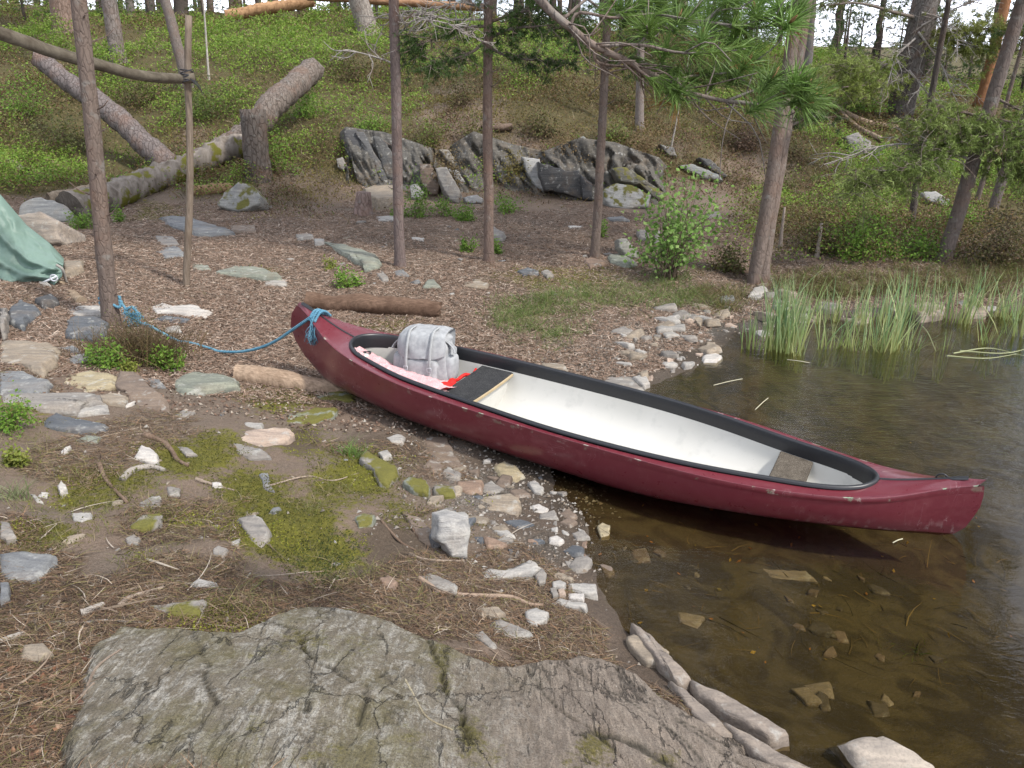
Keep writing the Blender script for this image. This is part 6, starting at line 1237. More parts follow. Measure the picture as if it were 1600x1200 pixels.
spray(t5, [(1225, 200), (1250, 190), (1270, 180), (1300, 185)], t5.location.y, t5.location.y - .2, .3, 16, 10, .06, .003, np.array([.06, .095, .03]), 59)

# forest beyond the hill
rs = np.random.RandomState(17); kinds = ["tall dark pine of the forest strip beyond the hilltop"]
for i in range(92):
    px_ = -60 + (i % 46) * 37 + rs.uniform(-18, 18); Y = rs.uniform(31, 46) if i < 46 else rs.uniform(46, 75)
    if px_ > 1050 and i < 46 and rs.rand() < .66: continue
    if px_ > 1200 and i >= 46: continue
    if 1200 < px_: Y = rs.uniform(27, 36)
    x = (px_ - 800) / FPX * Y * 1.0; z = float(T(x, Y)); h = rs.uniform(6.5, 10) * (.5 if px_ > 1150 else 1) * (1.5 if i >= 46 else 1); e = empty("pine_tree", (x, Y, z)); tag(e, kinds[0], "tree", "forest pines beyond the hilltop")
    P = np.array([[x + rs.randn() * .04, Y, z - .3 + k * h / 9] for k in range(10)]); V, F = tube_geo(P, np.linspace(.17, .07, 10) * rs.uniform(.8, 1.3), 8, .1, i); mk("trunk", V, F, MAT["bark"], e, color=tuple(np.array([.085, .07, .06]) * rs.uniform(.8, 1.6)))
    add_crown(e, P[-1] - [0, 0, h * rs.uniform(.4, .62)], rs.randint(3), h / 4.6 * rs.uniform(.8, 1.1), rs.rand() * 6)
for i in range(44):
    px_ = (-40 + i * 66 if i < 26 else 1060 + (i - 26) * 32) + rs.uniform(-20, 20); Y = rs.uniform(26, 32); x = (px_ - 800) / FPX * Y; z = float(T(x, Y)); e = empty("young_pine", (x, Y, z)); tag(e, "low young pine growing along the hilltop", "tree", "young pines along the hilltop")
    V, F = tube_geo(np.array([[x, Y, z - .2], [x, Y, z + .8], [x, Y, z + 1.8]]), [.05, .04, .02], 8); mk("trunk", V, F, MAT["bark"], e, color=BARKD); add_crown(e, (x, Y, z + .2), rs.randint(3), rs.uniform(.5, .8), rs.rand() * 6)

# ------------------------------------------------------------------ ground cover
rs = np.random.RandomState(99)
def frustum_pts(n, y0, y1, power=1.0, margin=1.12, seed=1):
    """random ground points inside the (slightly widened) view, denser near"""
    r = np.random.RandomState(seed); u = r.rand(n)
    Y = (y0 ** (1 - power) + u * (y1 ** (1 - power) - y0 ** (1 - power))) ** (1 / (1 - power)) if power != 1 else y0 * (y1 / y0) ** u
    X = (r.rand(n) * 2 - 1) * .64 * margin * (Y + 1.2); return X, Y
def pal(n, cols, w=None, r=rs): 
    c = np.array(cols)[r.choice(len(cols), n, p=None if w is None else np.array(w) / np.sum(w))]; return c * r.uniform(.75, 1.25, (n, 1))
def normal_at(X, Y, e=.04):
    dx = (T(X + e, Y) - T(X - e, Y)) / (2 * e); dy = (T(X, Y + e) - T(X, Y - e)) / (2 * e); return unit(np.stack([-dx, -dy, np.ones_like(dx)], -1))

# bilberry and heather over the hill
X, Y = frustum_pts(860000, 10.2, 33, 1.0, 1.08, 2); Z = T(X, Y); px, py, _ = to_px(np.stack([X, Y, Z], -1)); _, _, _, gn, ba = masks(X, Y, Z)
cl = fbm(X * 1.1, Y * 1.1, 41, 4); cl2 = fbm(X * 3.2, Y * 3.2, 47, 3); sp = fbm(X * .38, Y * .38, 43, 4)
den = np.clip(gn * 1.1 - ba * .45, 0, 1) * np.clip(.50 + cl * 1.5 + cl2 * .7, .04, 1); keep = rs.rand(len(X)) < den; X, Y, Z, px, py, cl, cl2, sp, ba, gn = [q[keep] for q in (X, Y, Z, px, py, cl, cl2, sp, ba, gn)]
n = len(X); hmax = np.clip(.08 + .42 * np.clip(cl + .28, 0, 1) + .38 * np.clip(cl2, 0, 1), .03, .75) * (1 - .5 * ba); h = hmax * rs.rand(n) ** .6
P = np.stack([X + rs.randn(n) * .03, Y + rs.randn(n) * .03, Z + h], -1)
fresh = np.clip(.56 + sp * 1.7 + cl * .9 + blob(px, py, [(250,60,260,60,.4),(450,170,90,50,.35),(650,190,60,40,.35),(330,200,60,40,.3),(1330,120,80,40,.2),(110,280,90,40,.2),(1400,380,120,40,.4)]) - blob(px, py, [(950,160,120,60,.7),(1170,220,80,60,.8),(1560,390,80,50,1),(60,130,60,50,.4),(740,200,80,80,.6),(850,190,80,50,.6),(1290,200,120,60,.4)]), 0, 1)
c_f = pal(n, [(.175, .275, .038), (.135, .235, .032), (.225, .30, .055)]); c_o = pal(n, [(.145, .125, .036), (.11, .105, .032), (.085, .078, .028), (.19, .135, .06), (.15, .088, .05)])
tt_ = (rs.rand(n) < fresh)[:, None]; col = np.where(tt_, c_f, c_o); col = np.where((rs.rand(n) < .05)[:, None], np.array([.26, .20, .11]), col)
size = (.0105 + .0009 * Y) * rs.uniform(.7, 1.3, n); N = rs.randn(n, 3) * .75 + np.array([0, -.2, .8])
V, F, C = leaf_quads(P, N, size, .55, col, rs); o = mk("bilberry_cover", V, F, MAT["leaf"], smooth=False, col=C); tag(o, "waist of green and olive bilberry scrub covering the hillside".replace("waist of ", "low "), "undergrowth", kind="stuff")
X, Y = frustum_pts(620000, 11, 24, 1.0, 1.08, 13); Z = T(X, Y); px, py, _ = to_px(np.stack([X, Y, Z], -1)); _, _, _, gn, ba = masks(X, Y, Z); cl = fbm(X * 2.2, Y * 2.2, 49, 4)
keep = rs.rand(len(X)) < np.clip(np.maximum(ba * 1.0, blob(px, py, [(780,250,300,60,.8),(450,300,80,40,.6),(1120,280,110,50,.8),(600,240,120,40,.6)])) * sst(.56, .72, Z) * (.75 + cl * 1.1) * (1 - .8 * blob(px, py, [(590,245,70,45,1),(740,255,60,45,.8),(880,255,90,50,1),(970,260,60,50,.9)])), 0, 1); X, Y, Z, cl = X[keep], Y[keep], Z[keep], cl[keep]; n = len(X); h = np.clip(.05 + .22 * np.clip(cl + .1, 0, 1), .02, .3) * rs.rand(n)
mx_ = (fbm(X * .9, Y * .9, 53, 3) > .05)[:, None]; col = np.where(mx_, pal(n, [(.20, .15, .055), (.17, .155, .04), (.15, .11, .05), (.22, .19, .06)]), pal(n, [(.17, .105, .06), (.13, .085, .05), (.24, .165, .10), (.10, .07, .042), (.12, .15, .035)]))
V, F, C = leaf_quads(np.stack([X, Y, Z + h], -1), rs.randn(n, 3) * .9 + [0, -.3, .5], (.009 + .0008 * Y) * rs.uniform(.6, 1.3, n), .5, col, rs); tag(mk("brown_undergrowth", V, F, MAT["leaf"], smooth=False, col=C), "brown and olive moss, crowberry and dead grass over the rocky slope", "undergrowth", kind="stuff")
# dry grass, heather stems and dead twigs on the hill
X, Y = frustum_pts(90000, 11, 32, 1.0, 1.1, 3); Z = T(X, Y); px, py, _ = to_px(np.stack([X, Y, Z], -1)); _, _, _, gn, ba = masks(X, Y, Z); cl = fbm(X * 1.3 + 9, Y * 1.3, 51, 4)
keep = rs.rand(len(X)) < np.clip(gn + ba * .8, 0, 1) * np.clip(.25 + cl * 1.3 + ba * .6, .04, 1); X, Y, Z, ba, cl = [q[keep] for q in (X, Y, Z, ba, cl)]; n = len(X)
H = unit(np.stack([rs.randn(n) * .6, rs.randn(n) * .5 - .2, .55 + rs.rand(n)], -1)); L = rs.uniform(.10, .34, n); bend = np.stack([rs.randn(n) * .3, rs.randn(n) * .3 - .1, -rs.rand(n) * .7], -1)
V, F, C = ribbons(np.stack([X, Y, Z - .01], -1), H, L, .0018 + .00022 * Y, bend, pal(n, [(.27, .19, .10), (.19, .125, .065), (.12, .085, .05), (.095, .08, .035), (.32, .27, .17)]), rs, segs=3)
o = mk("dry_heather", V, F, MAT["leaf"], smooth=False, col=C); tag(o, "brown dry grass and heather stalks between the green scrub on the hill", "dry grass", kind="stuff")

# needle and twig litter on the flat ground
def litter(n, y0, y1, power, seed, L, W, cols, w, name, label, cond, lift=.006, flat=.16, curl=.35, matn="litter", onrock=False, segs=3):
    r = np.random.RandomState(seed); X, Y = frustum_pts(n, y0, y1, power, 1.1, seed); Z = T2(X, Y); Zt = T(X, Y); px, py, _ = to_px(np.stack([X, Y, Z], -1)); rock = Z > Zt + .004
    p = cond(X, Y, Z, px, py) * np.where(rock, .03 if onrock else 0.0, 1.0); k = r.rand(n) < p; X, Y, Z = X[k], Y[k], Z[k]; m = len(X)
    N = normal_at(X, Y); a = r.rand(m) * 6.283; H = np.stack([np.cos(a), np.sin(a), 0 * a], -1); H = unit(H - N * (H * N).sum(1, keepdims=True) + N * np.abs(r.randn(m, 1)) * flat); s = np.cross(N, H)
    bend = s * r.randn(m, 1) * curl - N * np.abs(r.rand(m, 1)) * flat * 1.2
    ln = L[0] + (L[1] - L[0]) * r.rand(m) ** 1.8; wd_ = (W[0] + (W[1] - W[0]) * r.rand(m) ** 2) * (1 + .06 * Y)
    V, F, C = ribbons(np.stack([X, Y, Z + lift * r.rand(m)], -1), H, ln, wd_, bend, pal(m, cols, w, r), r, up=unit(N + r.randn(m, 3) * .45), segs=segs)
    o = mk(name, V, F, MAT[matn], smooth=False, col=C); return tag(o, label, "litter", kind="stuff")
BR = [(.20, .145, .095), (.14, .09, .06), (.095, .064, .044), (.26, .20, .14), (.36, .31, .25), (.06, .044, .033), (.22, .135, .08), (.16, .145, .055)]
land = lambda Z: sst(.02, .07, Z)
def cond_near(X, Y, Z, px, py):
    d = .66 + fbm(X * 1.7, Y * 1.7, 120, 4) * 1.1 + blob(px, py, [(150,1000,260,160,.7),(60,1120,200,100,.8),(750,930,160,60,.7),(400,800,160,80,.3),(620,880,80,50,.2),(250,640,90,40,.3)]) - blob(px, py, [(420,860,100,60,.45),(580,760,60,50,.3),(900,760,120,60,.5)])
    return np.clip(d, .40, 1) * land(Z)
litter(520000, 1.5, 9, 1.5, 201, (.015, .11), (.0006, .0015), BR, [3, 3, 3, 1.2, .45, 3, 2, 1.6], "twig_litter", "dead pine needles and fine twigs matted over the near ground", cond_near, .012, .22, .45, onrock=True)
litter(600000, 5.5, 17, .7, 202, (.025, .10), (.0010, .0028), [(.31, .225, .17), (.24, .165, .12), (.16, .11, .08), (.41, .335, .27), (.09, .066, .05)], [3, 3, 2, 1.5, 1.5], "needle_litter", "reddish brown needle litter on the clearing among the trunks", lambda X, Y, Z, px, py: np.clip(.68 + fbm(X, Y, 130, 4), .8, 1) * land(Z) * (1 - .9 * np.clip(sst(.8, 1.2, Z) * sst(12, 15, Y), 0, 1)), .012, .2, .4)
litter(900, 1.5, 9, 1.4, 203, (.10, .38), (.0022, .005), [(.30, .245, .19), (.20, .155, .115), (.38, .33, .27), (.13, .10, .075)], None, "loose_twigs", "loose bare twigs scattered over the ground", lambda X, Y, Z, px, py: np.clip(.35 + blob(px, py, [(200,950,280,150,.7),(760,900,160,80,.8)]), 0, 1) * land(Z), .012, .10, .30, onrock=True, segs=5)
litter(2200, 3.0, 11, 1.3, 204, (.05, .30), (.0012, .003), [(.09, .068, .034), (.12, .09, .045), (.055, .045, .026), (.16, .115, .05)], None, "drowned_twigs", "dark waterlogged twigs and weed on the lake bed", lambda X, Y, Z, px, py: (Z < -.015) * np.clip(.3 + fbm(X * 1.2, Y * 1.2, 140, 4) * 1.2, .02, 1), .012, .12, .4)
# fallen leaves
def leaf_litter(n, y0, y1, seed, size, cols, cond, name, label, power=1.5):
    r = np.random.RandomState(seed); X, Y = frustum_pts(n, y0, y1, power, 1.08, seed); Z = T2(X, Y); px, py, _ = to_px(np.stack([X, Y, Z], -1)); k = r.rand(n) < cond(X, Y, Z, px, py); X, Y, Z = X[k], Y[k], Z[k]; m = len(X)
    V, F, C = leaf_quads(np.stack([X, Y, Z + .012], -1), r.randn(m, 3) * .45 + [0, 0, 1], size * r.uniform(.5, 1.2, m), .6, pal(m, cols, None, r), r); tag(mk(name, V, F, MAT["leaf"], smooth=False, col=C), label, "leaves", kind="stuff")
leaf_litter(9000, 1.5, 7, 301, .014, [(.22, .105, .06), (.30, .17, .10), (.16, .075, .05), (.36, .24, .16)], lambda X, Y, Z, px, py: (T2(X, Y) < T(X, Y) + .004) * np.clip(.05 + blob(px, py, [(60,1130,170,110,1.0),(150,1000,180,100,.25),(700,900,150,60,.15)]), 0, 1) * land(Z), "fallen_leaves", "reddish brown fallen leaves among the twigs")
leaf_litter(260, 3, 8, 302, .014, [(.40, .27, .04), (.35, .16, .04), (.24, .19, .05)], lambda X, Y, Z, px, py: (Z < .0) * .8, "sunken_leaves", "yellow and orange leaves lying on the lake bed")
leaf_litter(80000, 5.0, 16, 303, .015, [(.34, .27, .21), (.22, .145, .10), (.15, .10, .07), (.44, .38, .31), (.19, .12, .085), (.085, .06, .045), (.25, .16, .11)], lambda X, Y, Z, px, py: np.clip(.75 + fbm(X * .9, Y * .9, 160, 4) * .8, .3, 1) * land(Z) * (1 - sst(1.0, 1.6, Z)), "bark_chips", "bark flakes, cones and dead leaves strewn over the clearing", .25)
# moss cushions: dense tiny upright leaves
X, Y = frustum_pts(420000, 1.6, 15, 1.7, 1.05, 6); Z = T(X, Y); mo, gr, di, gn, ba = masks(X, Y, Z); k = rs.rand(len(X)) < sst(.30, .68, mo + fbm(X * 5, Y * 5, 150, 3) * .26 + .10 * sst(7.5, 5, Y) * (X < 0)) * land(Z) * .95; X, Y, Z = X[k], Y[k], Z[k]; n = len(X); k2 = T2(X, Y) < Z + .004; X, Y, Z = X[k2], Y[k2], Z[k2]; n = len(X)
hh = (.010 + .022 * np.clip(.5 + fbm(X * 7, Y * 7, 152, 3), 0, 1)); tone = fbm(X * 2.1, Y * 2.1, 155, 3)[:, None]; mc = np.where(tone > .12, pal(n, [(.20, .21, .028), (.165, .175, .022), (.24, .235, .04)]), pal(n, [(.115, .115, .022), (.075, .080, .018), (.15, .135, .035)]))
px, py, _ = to_px(np.stack([X, Y, Z], -1)); dk = blob(px, py, [(520,880,80,60,1)]) > rs.rand(n); mc = np.where(dk[:, None], pal(n, [(.045, .065, .016), (.07, .085, .02), (.05, .05, .02)]), mc)
V, F, C = leaf_quads(np.stack([X, Y, Z + hh * rs.rand(n)], -1), rs.randn(n, 3) + [0, -.3, .6], (.0035 + .0007 * Y) * rs.uniform(.7, 1.3, n), .5, mc, rs); tag(mk("moss", V, F, MAT["leaf"], smooth=False, col=C), "yellow-green moss cushions on the damp ground", "moss", kind="stuff")
# fine gravel
X, Y = frustum_pts(150000, 2.4, 12, 1.4, 1.02, 7); Z = T2(X, Y); Zt = T(X, Y); px, py, _ = to_px(np.stack([X, Y, Z], -1)); g_ = np.where(Y > .5, blob(px, py, GRAV + [(900,545,90,22,1),(880,780,70,50,.7),(820,840,100,50,.6),(760,760,130,60,.7)]), 0) + .006
k = (rs.rand(len(X)) < np.clip(g_, 0, 1) * .8) & (Z < Zt + .004) & (Z > -.06); X, Y, Z = X[k], Y[k], Z[k]; n = len(X); s_ = .003 + .013 * rs.rand(n) ** 4 + .0003 * Y
t_ = np.array([[1, 0, 0], [-.4, .9, 0], [-.6, -.8, 0], [.1, .1, .75], [0, 0, -.5]]); V = np.stack([X, Y, Z + s_ * .25], -1)[:, None] + (t_[None] + rs.randn(n, 5, 3) * .22) * s_[:, None, None]; i = (np.arange(n) * 5)[:, None]
F = np.concatenate([i + np.array([[0, 1, 3]]), i + np.array([[1, 2, 3]]), i + np.array([[2, 0, 3]]), i + np.array([[1, 0, 4]]), i + np.array([[2, 1, 4]]), i + np.array([[0, 2, 4]])]); col = np.repeat(pal(n, [(.24, .215, .185), (.17, .15, .13), (.31, .29, .26), (.11, .095, .08), (.21, .17, .13)]), 5, 0)
tag(mk("gravel", V.reshape(-1, 3), F, MAT["litter"], smooth=False, col=col), "fine pale gravel along the shore", "gravel", kind="stuff")
# grass patches
def grass(regs, n, seed, L, W, cols, name, label):
    r = np.random.RandomState(seed); V_ = []; 
    A = Acc(); per = n // len(regs)
    for cx, cy, rx, ry, s in regs:
        Pp = []; m = int(per * s); q = np.array([G(cx + r.randn() * rx * .6, cy + r.randn() * ry * .6) for _ in range(max(6, m // 14))])
        X = np.repeat(q[:, 0], 14) + r.randn(len(q) * 14) * .035; Y = np.repeat(q[:, 1], 14) + r.randn(len(q) * 14) * .035; Z = T(X, Y); ok = Z > -.01; X, Y, Z = X[ok], Y[ok], Z[ok]; k = len(X)
        H = unit(np.stack([r.randn(k) * .45, r.randn(k) * .45, np.ones(k)], -1)); bend = np.stack([r.randn(k) * .5, r.randn(k) * .5, -r.rand(k) * .7], -1)
        V, F, C = ribbons(np.stack([X, Y, Z - .01], -1), H, r.uniform(*L, k), W * (1 + .05 * Y), bend, pal(k, cols, None, r), r, segs=4); A.add(V, F, C)
    o = A.build(name, MAT["reed"], smooth=False); return tag(o, label, "grass", kind="stuff")
GC = [(.13, .20, .05), (.095, .165, .04), (.18, .22, .08), (.25, .23, .12), (.16, .19, .05)]
grass([(850,480,70,22,1.6),(920,460,60,18,1.2),(800,500,40,18,.8),(1000,465,70,18,.9),(1080,470,50,14,.9),(870,520,40,14,.5),(1040,440,50,14,.6)], 9000, 401, (.06, .17), .0016, GC, "shore_grass", "short green grass on the shore behind the canoe")
grass([(1130,470,40,16,.8),(1250,445,60,14,.9),(1350,440,80,14,1),(1480,430,80,16,1),(1580,420,50,22,1.4),(1420,455,90,10,1),(1530,450,60,12,.9),(1300,462,60,10,.8)], 8500, 402, (.08, .24), .0022, [(.13, .17, .045), (.22, .165, .085), (.16, .12, .06), (.18, .19, .06), (.11, .085, .045)], "bank_grass", "rank grass along the bank behind the reeds")
grass([(100,800,140,60,1),(300,830,100,60,.8),(500,780,60,40,.8),(60,700,80,40,.8),(560,900,60,30,.6),(350,930,60,30,.4)], 2600, 403, (.04, .11), .0011, [(.20, .19, .07), (.27, .22, .12), (.14, .16, .045)], "thin_grass", "thin dry grass blades in the mossy litter")
def tuft(px, py, n, L, W, cols, label, name="grass_tuft", cat="grass tuft", group=None, sp=.03, seed=1, lean=.35, z=None, parent=None):
    r = np.random.RandomState(seed); g = G(px, py); X = g[0] + r.randn(n) * sp; Y = g[1] + r.randn(n) * sp; Z = T(X, Y)
    H = unit(np.stack([r.randn(n) * lean, r.randn(n) * lean, np.ones(n)], -1)); bend = np.stack([r.randn(n) * .35, r.randn(n) * .3, -r.rand(n) * .5 * lean * 2], -1)
    V, F, C = ribbons(np.stack([X, Y, Z - .01], -1), H, L * r.uniform(.45, 1.08, n), W, bend, pal(n, cols, None, r), r, segs=5); return tag(mk(name, V, F, MAT["reed"], None, g, False, col=C), label, cat, group)
tuft(25, 780, 60, .17, .0022, [(.17, .21, .09), (.22, .24, .13)], "pale green grass tuft at the left edge by the white stones", seed=2)
tuft(552, 712, 110, .15, .0016, [(.11, .21, .045), (.15, .24, .06)], "bright green grass tuft above the moss-sided grey block", sp=.04, seed=3)
tuft(1425, 1020, 40, .10, .0016, [(.10, .15, .02), (.16, .2, .03)], "small green weed tuft growing on the lake bed", name="water_weed", cat="water weed", sp=.06, seed=4, lean=.8)

# reeds
RC_ = [(.21, .31, .11), (.17, .28, .13), (.27, .35, .16), (.33, .36, .17)]
def reeds(px, py, hpx, n, sp, seed, label, group=None):
    r = np.random.RandomState(seed); g = at_z(px, py, 0.0); dep = to_px(g)[2]; Hh = hpx / FPX * dep; X = g[0] + r.randn(n) * sp; Y = g[1] + r.randn(n) * sp * .8; Z = np.minimum(T(X, Y), 0.0) - .02
    H = unit(np.stack([r.randn(n) * .09 + .02, r.randn(n) * .09, np.ones(n)], -1)); bend = np.stack([r.randn(n) * .10, r.randn(n) * .10, -.02 - r.rand(n) * .05], -1); far = r.rand(n) < .12; bend[far] *= 4
    L = (Hh - Z) * r.uniform(.5 if group else .66, 1.06, n); rows = pal(n, RC_, None, r)
    V, F, C = ribbons(np.stack([X, Y, Z], -1), H, L, r.uniform(.0042, .0075, n), bend, rows, r, up=unit(np.stack([r.randn(n) * .5, np.ones(n), r.randn(n) * .2], -1)), segs=6)
    low = np.clip(1 - (V[:, 2] - 0) / (Hh * .35), 0, 1)[:, None]; C = C * (1 - low * .55) + np.array([.27, .27, .06]) * low * .55
    return tag(mk("reed_clump", V, F, MAT["reed"], None, [g[0], g[1], 0], False, col=C), label, "reeds", group)
reeds(1222, 546, 124, 130, .105, 1, "tallest dense clump of reeds, first in the row right of the shore stones")
reeds(1176, 545, 78, 14, .05, 2, "thin reed clump standing left of the tallest one, nearest the shore stones")
RG = "loose clump of green reeds standing in the shallows right of the tallest clump"
for i, (x, y, h, n, sp) in enumerate([(1245,556,40,8,.05),(1290,545,85,16,.08),(1320,540,95,22,.10),(1345,548,60,12,.07),(1300,500,70,20,.12),(1345,505,75,20,.12),(1385,548,115,34,.10),(1400,530,105,30,.10),(1365,540,70,16,.08),(1425,545,65,18,.10),(1440,500,85,26,.13),(1410,495,80,22,.12),(1475,500,75,16,.10),(1505,505,95,26,.11),(1520,490,80,22,.12),(1545,535,70,16,.08),(1590,525,80,26,.09),(1575,500,60,18,.1),(1470,545,35,8,.06),(1270,505,60,14,.1),(1600,490,70,22,.12),(1640,510,80,26,.12),(1555,495,75,18,.1),(1380,500,80,20,.12),(1690,500,80,24,.12)]): reeds(x, y, h, int(n * 1.15), sp * .62, 10 + i, RG, "reed clumps along the far bank")
for a, b, c, lb in (((1490,552),(1545,544),(1600,556),"bent pale reed stalk floating nearest the right edge of the view"), ((1500,548),(1570,552),(1620,540),"long pale reed stalk floating across the others at the right"), ((1440,508),(1450,520),(1462,548),"snapped reed stalk leaning from the clumps down to the water"), ((1480,556),(1540,560),(1590,553),"lowest of the pale reed stalks floating at the right")):
    A = Acc(); acc_tube(A, smooth_path([at_z(*a, .015), at_z(*b, .02), at_z(*c, .012)], 10), np.linspace(.008, .003, 10), 4, c=(.36, .38, .20)); tag(A.build("broken_reed", MAT["reed"], smooth=False), lb, "reed")
for a, b, lb in (((1230,562),(1265,567),"pale straw floating just in front of the tallest reeds"), ((1115,602),(1160,592),"pale straw floating behind the middle of the canoe, nearest the shore"), ((1180,640),(1200,622),"short straw floating close behind the canoe's far rim"), ((1395,848),(1410,842),"short pale straw floating in the canoe's reflection")):
    A = Acc(); acc_tube(A, smooth_path([at_z(*a, .006), (at_z(*a, .012) + at_z(*b, .012)) / 2 + [0, 0, .004], at_z(*b, .004)], 6), .004, 4, c=(.36, .34, .24)); tag(A.build("straw", MAT["litter"], smooth=False), lb, "straw")

# bilberry bushes and shrubs that can be told apart
BG = [(.14, .25, .032), (.10, .195, .026), (.175, .275, .045)]
def bush(px, py, wpx, hpx, n, cols, label, seed, name="bilberry_bush", cat="bush", size=.011, up=.9, group=None, stems=9):
    wpx, hpx, n = wpx * 1.25, hpx * 1.3, int(n * 1.7); r = np.random.RandomState(seed); g = G(px, py); dep = to_px(g)[2]; w = wpx / FPX * dep / 2; h = hpx / FPX * dep; e = empty(name, g); tag(e, label, cat, group)
    nc = max(5, n // 60); cen = unit(r.randn(nc, 3)) * r.uniform(.25, 1, (nc, 1)) * .8; cen[:, 2] = np.abs(cen[:, 2]); cc = cen[r.randint(nc, size=n)]
    q = cc + r.randn(n, 3) * .20; q[:, 2] = np.abs(q[:, 2]); P = g + q * [w, w * .9, h]; P[:, 2] = np.maximum(P[:, 2], T(P[:, 0], P[:, 1]) + .005)
    V, F, C = leaf_quads(P, r.randn(n, 3) * .7 + [0, -.35, up], size * r.uniform(.6, 1.25, n), .62, pal(n, cols, None, r), r); mk("leaves", V, F, MAT["leaf"], e, None, False, col=C)
    A = Acc()
    for c in cen[:stems * 2]: tip = g + c * [w, w * .9, h] * .95; acc_tube(A, smooth_path([g + r.randn(3) * [w * .15, w * .15, 0], (g + tip) / 2 + r.randn(3) * w * .08 + [0, 0, h * .1], tip], 6), np.linspace(.004, .0015, 6), 4)
    A.build("stems", MAT["bark"], e, color=(.16, .11, .08)); return e, cen, g, w, h
DK = [(.10, .082, .035), (.075, .068, .028), (.14, .10, .05), (.11, .12, .035)]
eh, _, gh, _, _ = bush(212, 560, 130, 66, 1500, DK, "dark heather bush round the foot of the roped trunk", 1, "heather_bush", size=.007, stems=24)
r_ = np.random.RandomState(3); A = Acc(); m = 1300; V, F, C = ribbons(gh + np.stack([r_.randn(m) * .19, r_.randn(m) * .12, 0 * r_.rand(m)], -1), unit(np.stack([r_.randn(m) * .5 + .15, r_.randn(m) * .4, np.ones(m)], -1)), r_.uniform(.12, .36, m), .0024, np.stack([r_.randn(m) * .3, r_.randn(m) * .3, -.2 * r_.rand(m)], -1), pal(m, [(.13, .095, .05), (.09, .07, .04), (.17, .12, .06)], None, r_), r_, segs=4); mk("sprigs", V, F, MAT["leaf"], eh, None, False, col=C)
for i, (x, y, w, h, n, lab) in enumerate([(166,572,60,40,520,"bright green bilberry bush on the left of the heather round the roped trunk"),(262,578,62,34,520,"bright green bilberry bush on the right of the heather round the roped trunk"),(205,582,36,20,160,"small yellow-green bilberry sprout in front of the heather bush"),
   (650,340,46,52,520,"bright bilberry bush right of the middle pine trunk"),(690,338,44,22,260,"low bilberry bush between two brighter ones right of the middle pine trunk"),(726,345,34,24,330,"round bright bilberry bush left of the second pine trunk"),(615,338,26,16,110,"small bilberry sprig left of the middle trunk's base"),
   (541,448,42,26,330,"bright bilberry bush on the clearing above the dark log"),(518,420,26,16,120,"small yellow-green bilberry plant behind the one above the dark log"),(735,395,26,26,220,"small bilberry bush left of the second trunk's foot"),(779,398,22,28,180,"small bilberry bush touching the right of the second trunk's foot"),
   (795,332,56,32,330,"dull green bilberry bush right of the second trunk"),(128,358,56,28,420,"bright bilberry bush at the end of the grey mossy fallen log"),(188,348,28,30,180,"bilberry bush behind the near trunk beside the fallen log"),(940,372,30,28,180,"small bilberry bush just right of the third pine trunk"),
   (22,672,62,52,420,"green bilberry bush at the left edge below the flagstones"),(28,728,56,28,260,"yellowish bilberry plant at the left edge under the green one"),(437,275,60,60,420,"bilberry bush right of the rough stump"),(200,292,90,22,420,"low bilberry bank between the two fallen trunks"),(60,285,120,26,520,"bilberry bank at the left below the hill")]):
    bush(x, y, w, h, n, BG if 'yellow' not in lab else [(.20, .23, .04), (.16, .2, .035), (.24, .25, .06)], lab, 20 + i, size=.0085 + .0009 * G(x, y)[1])
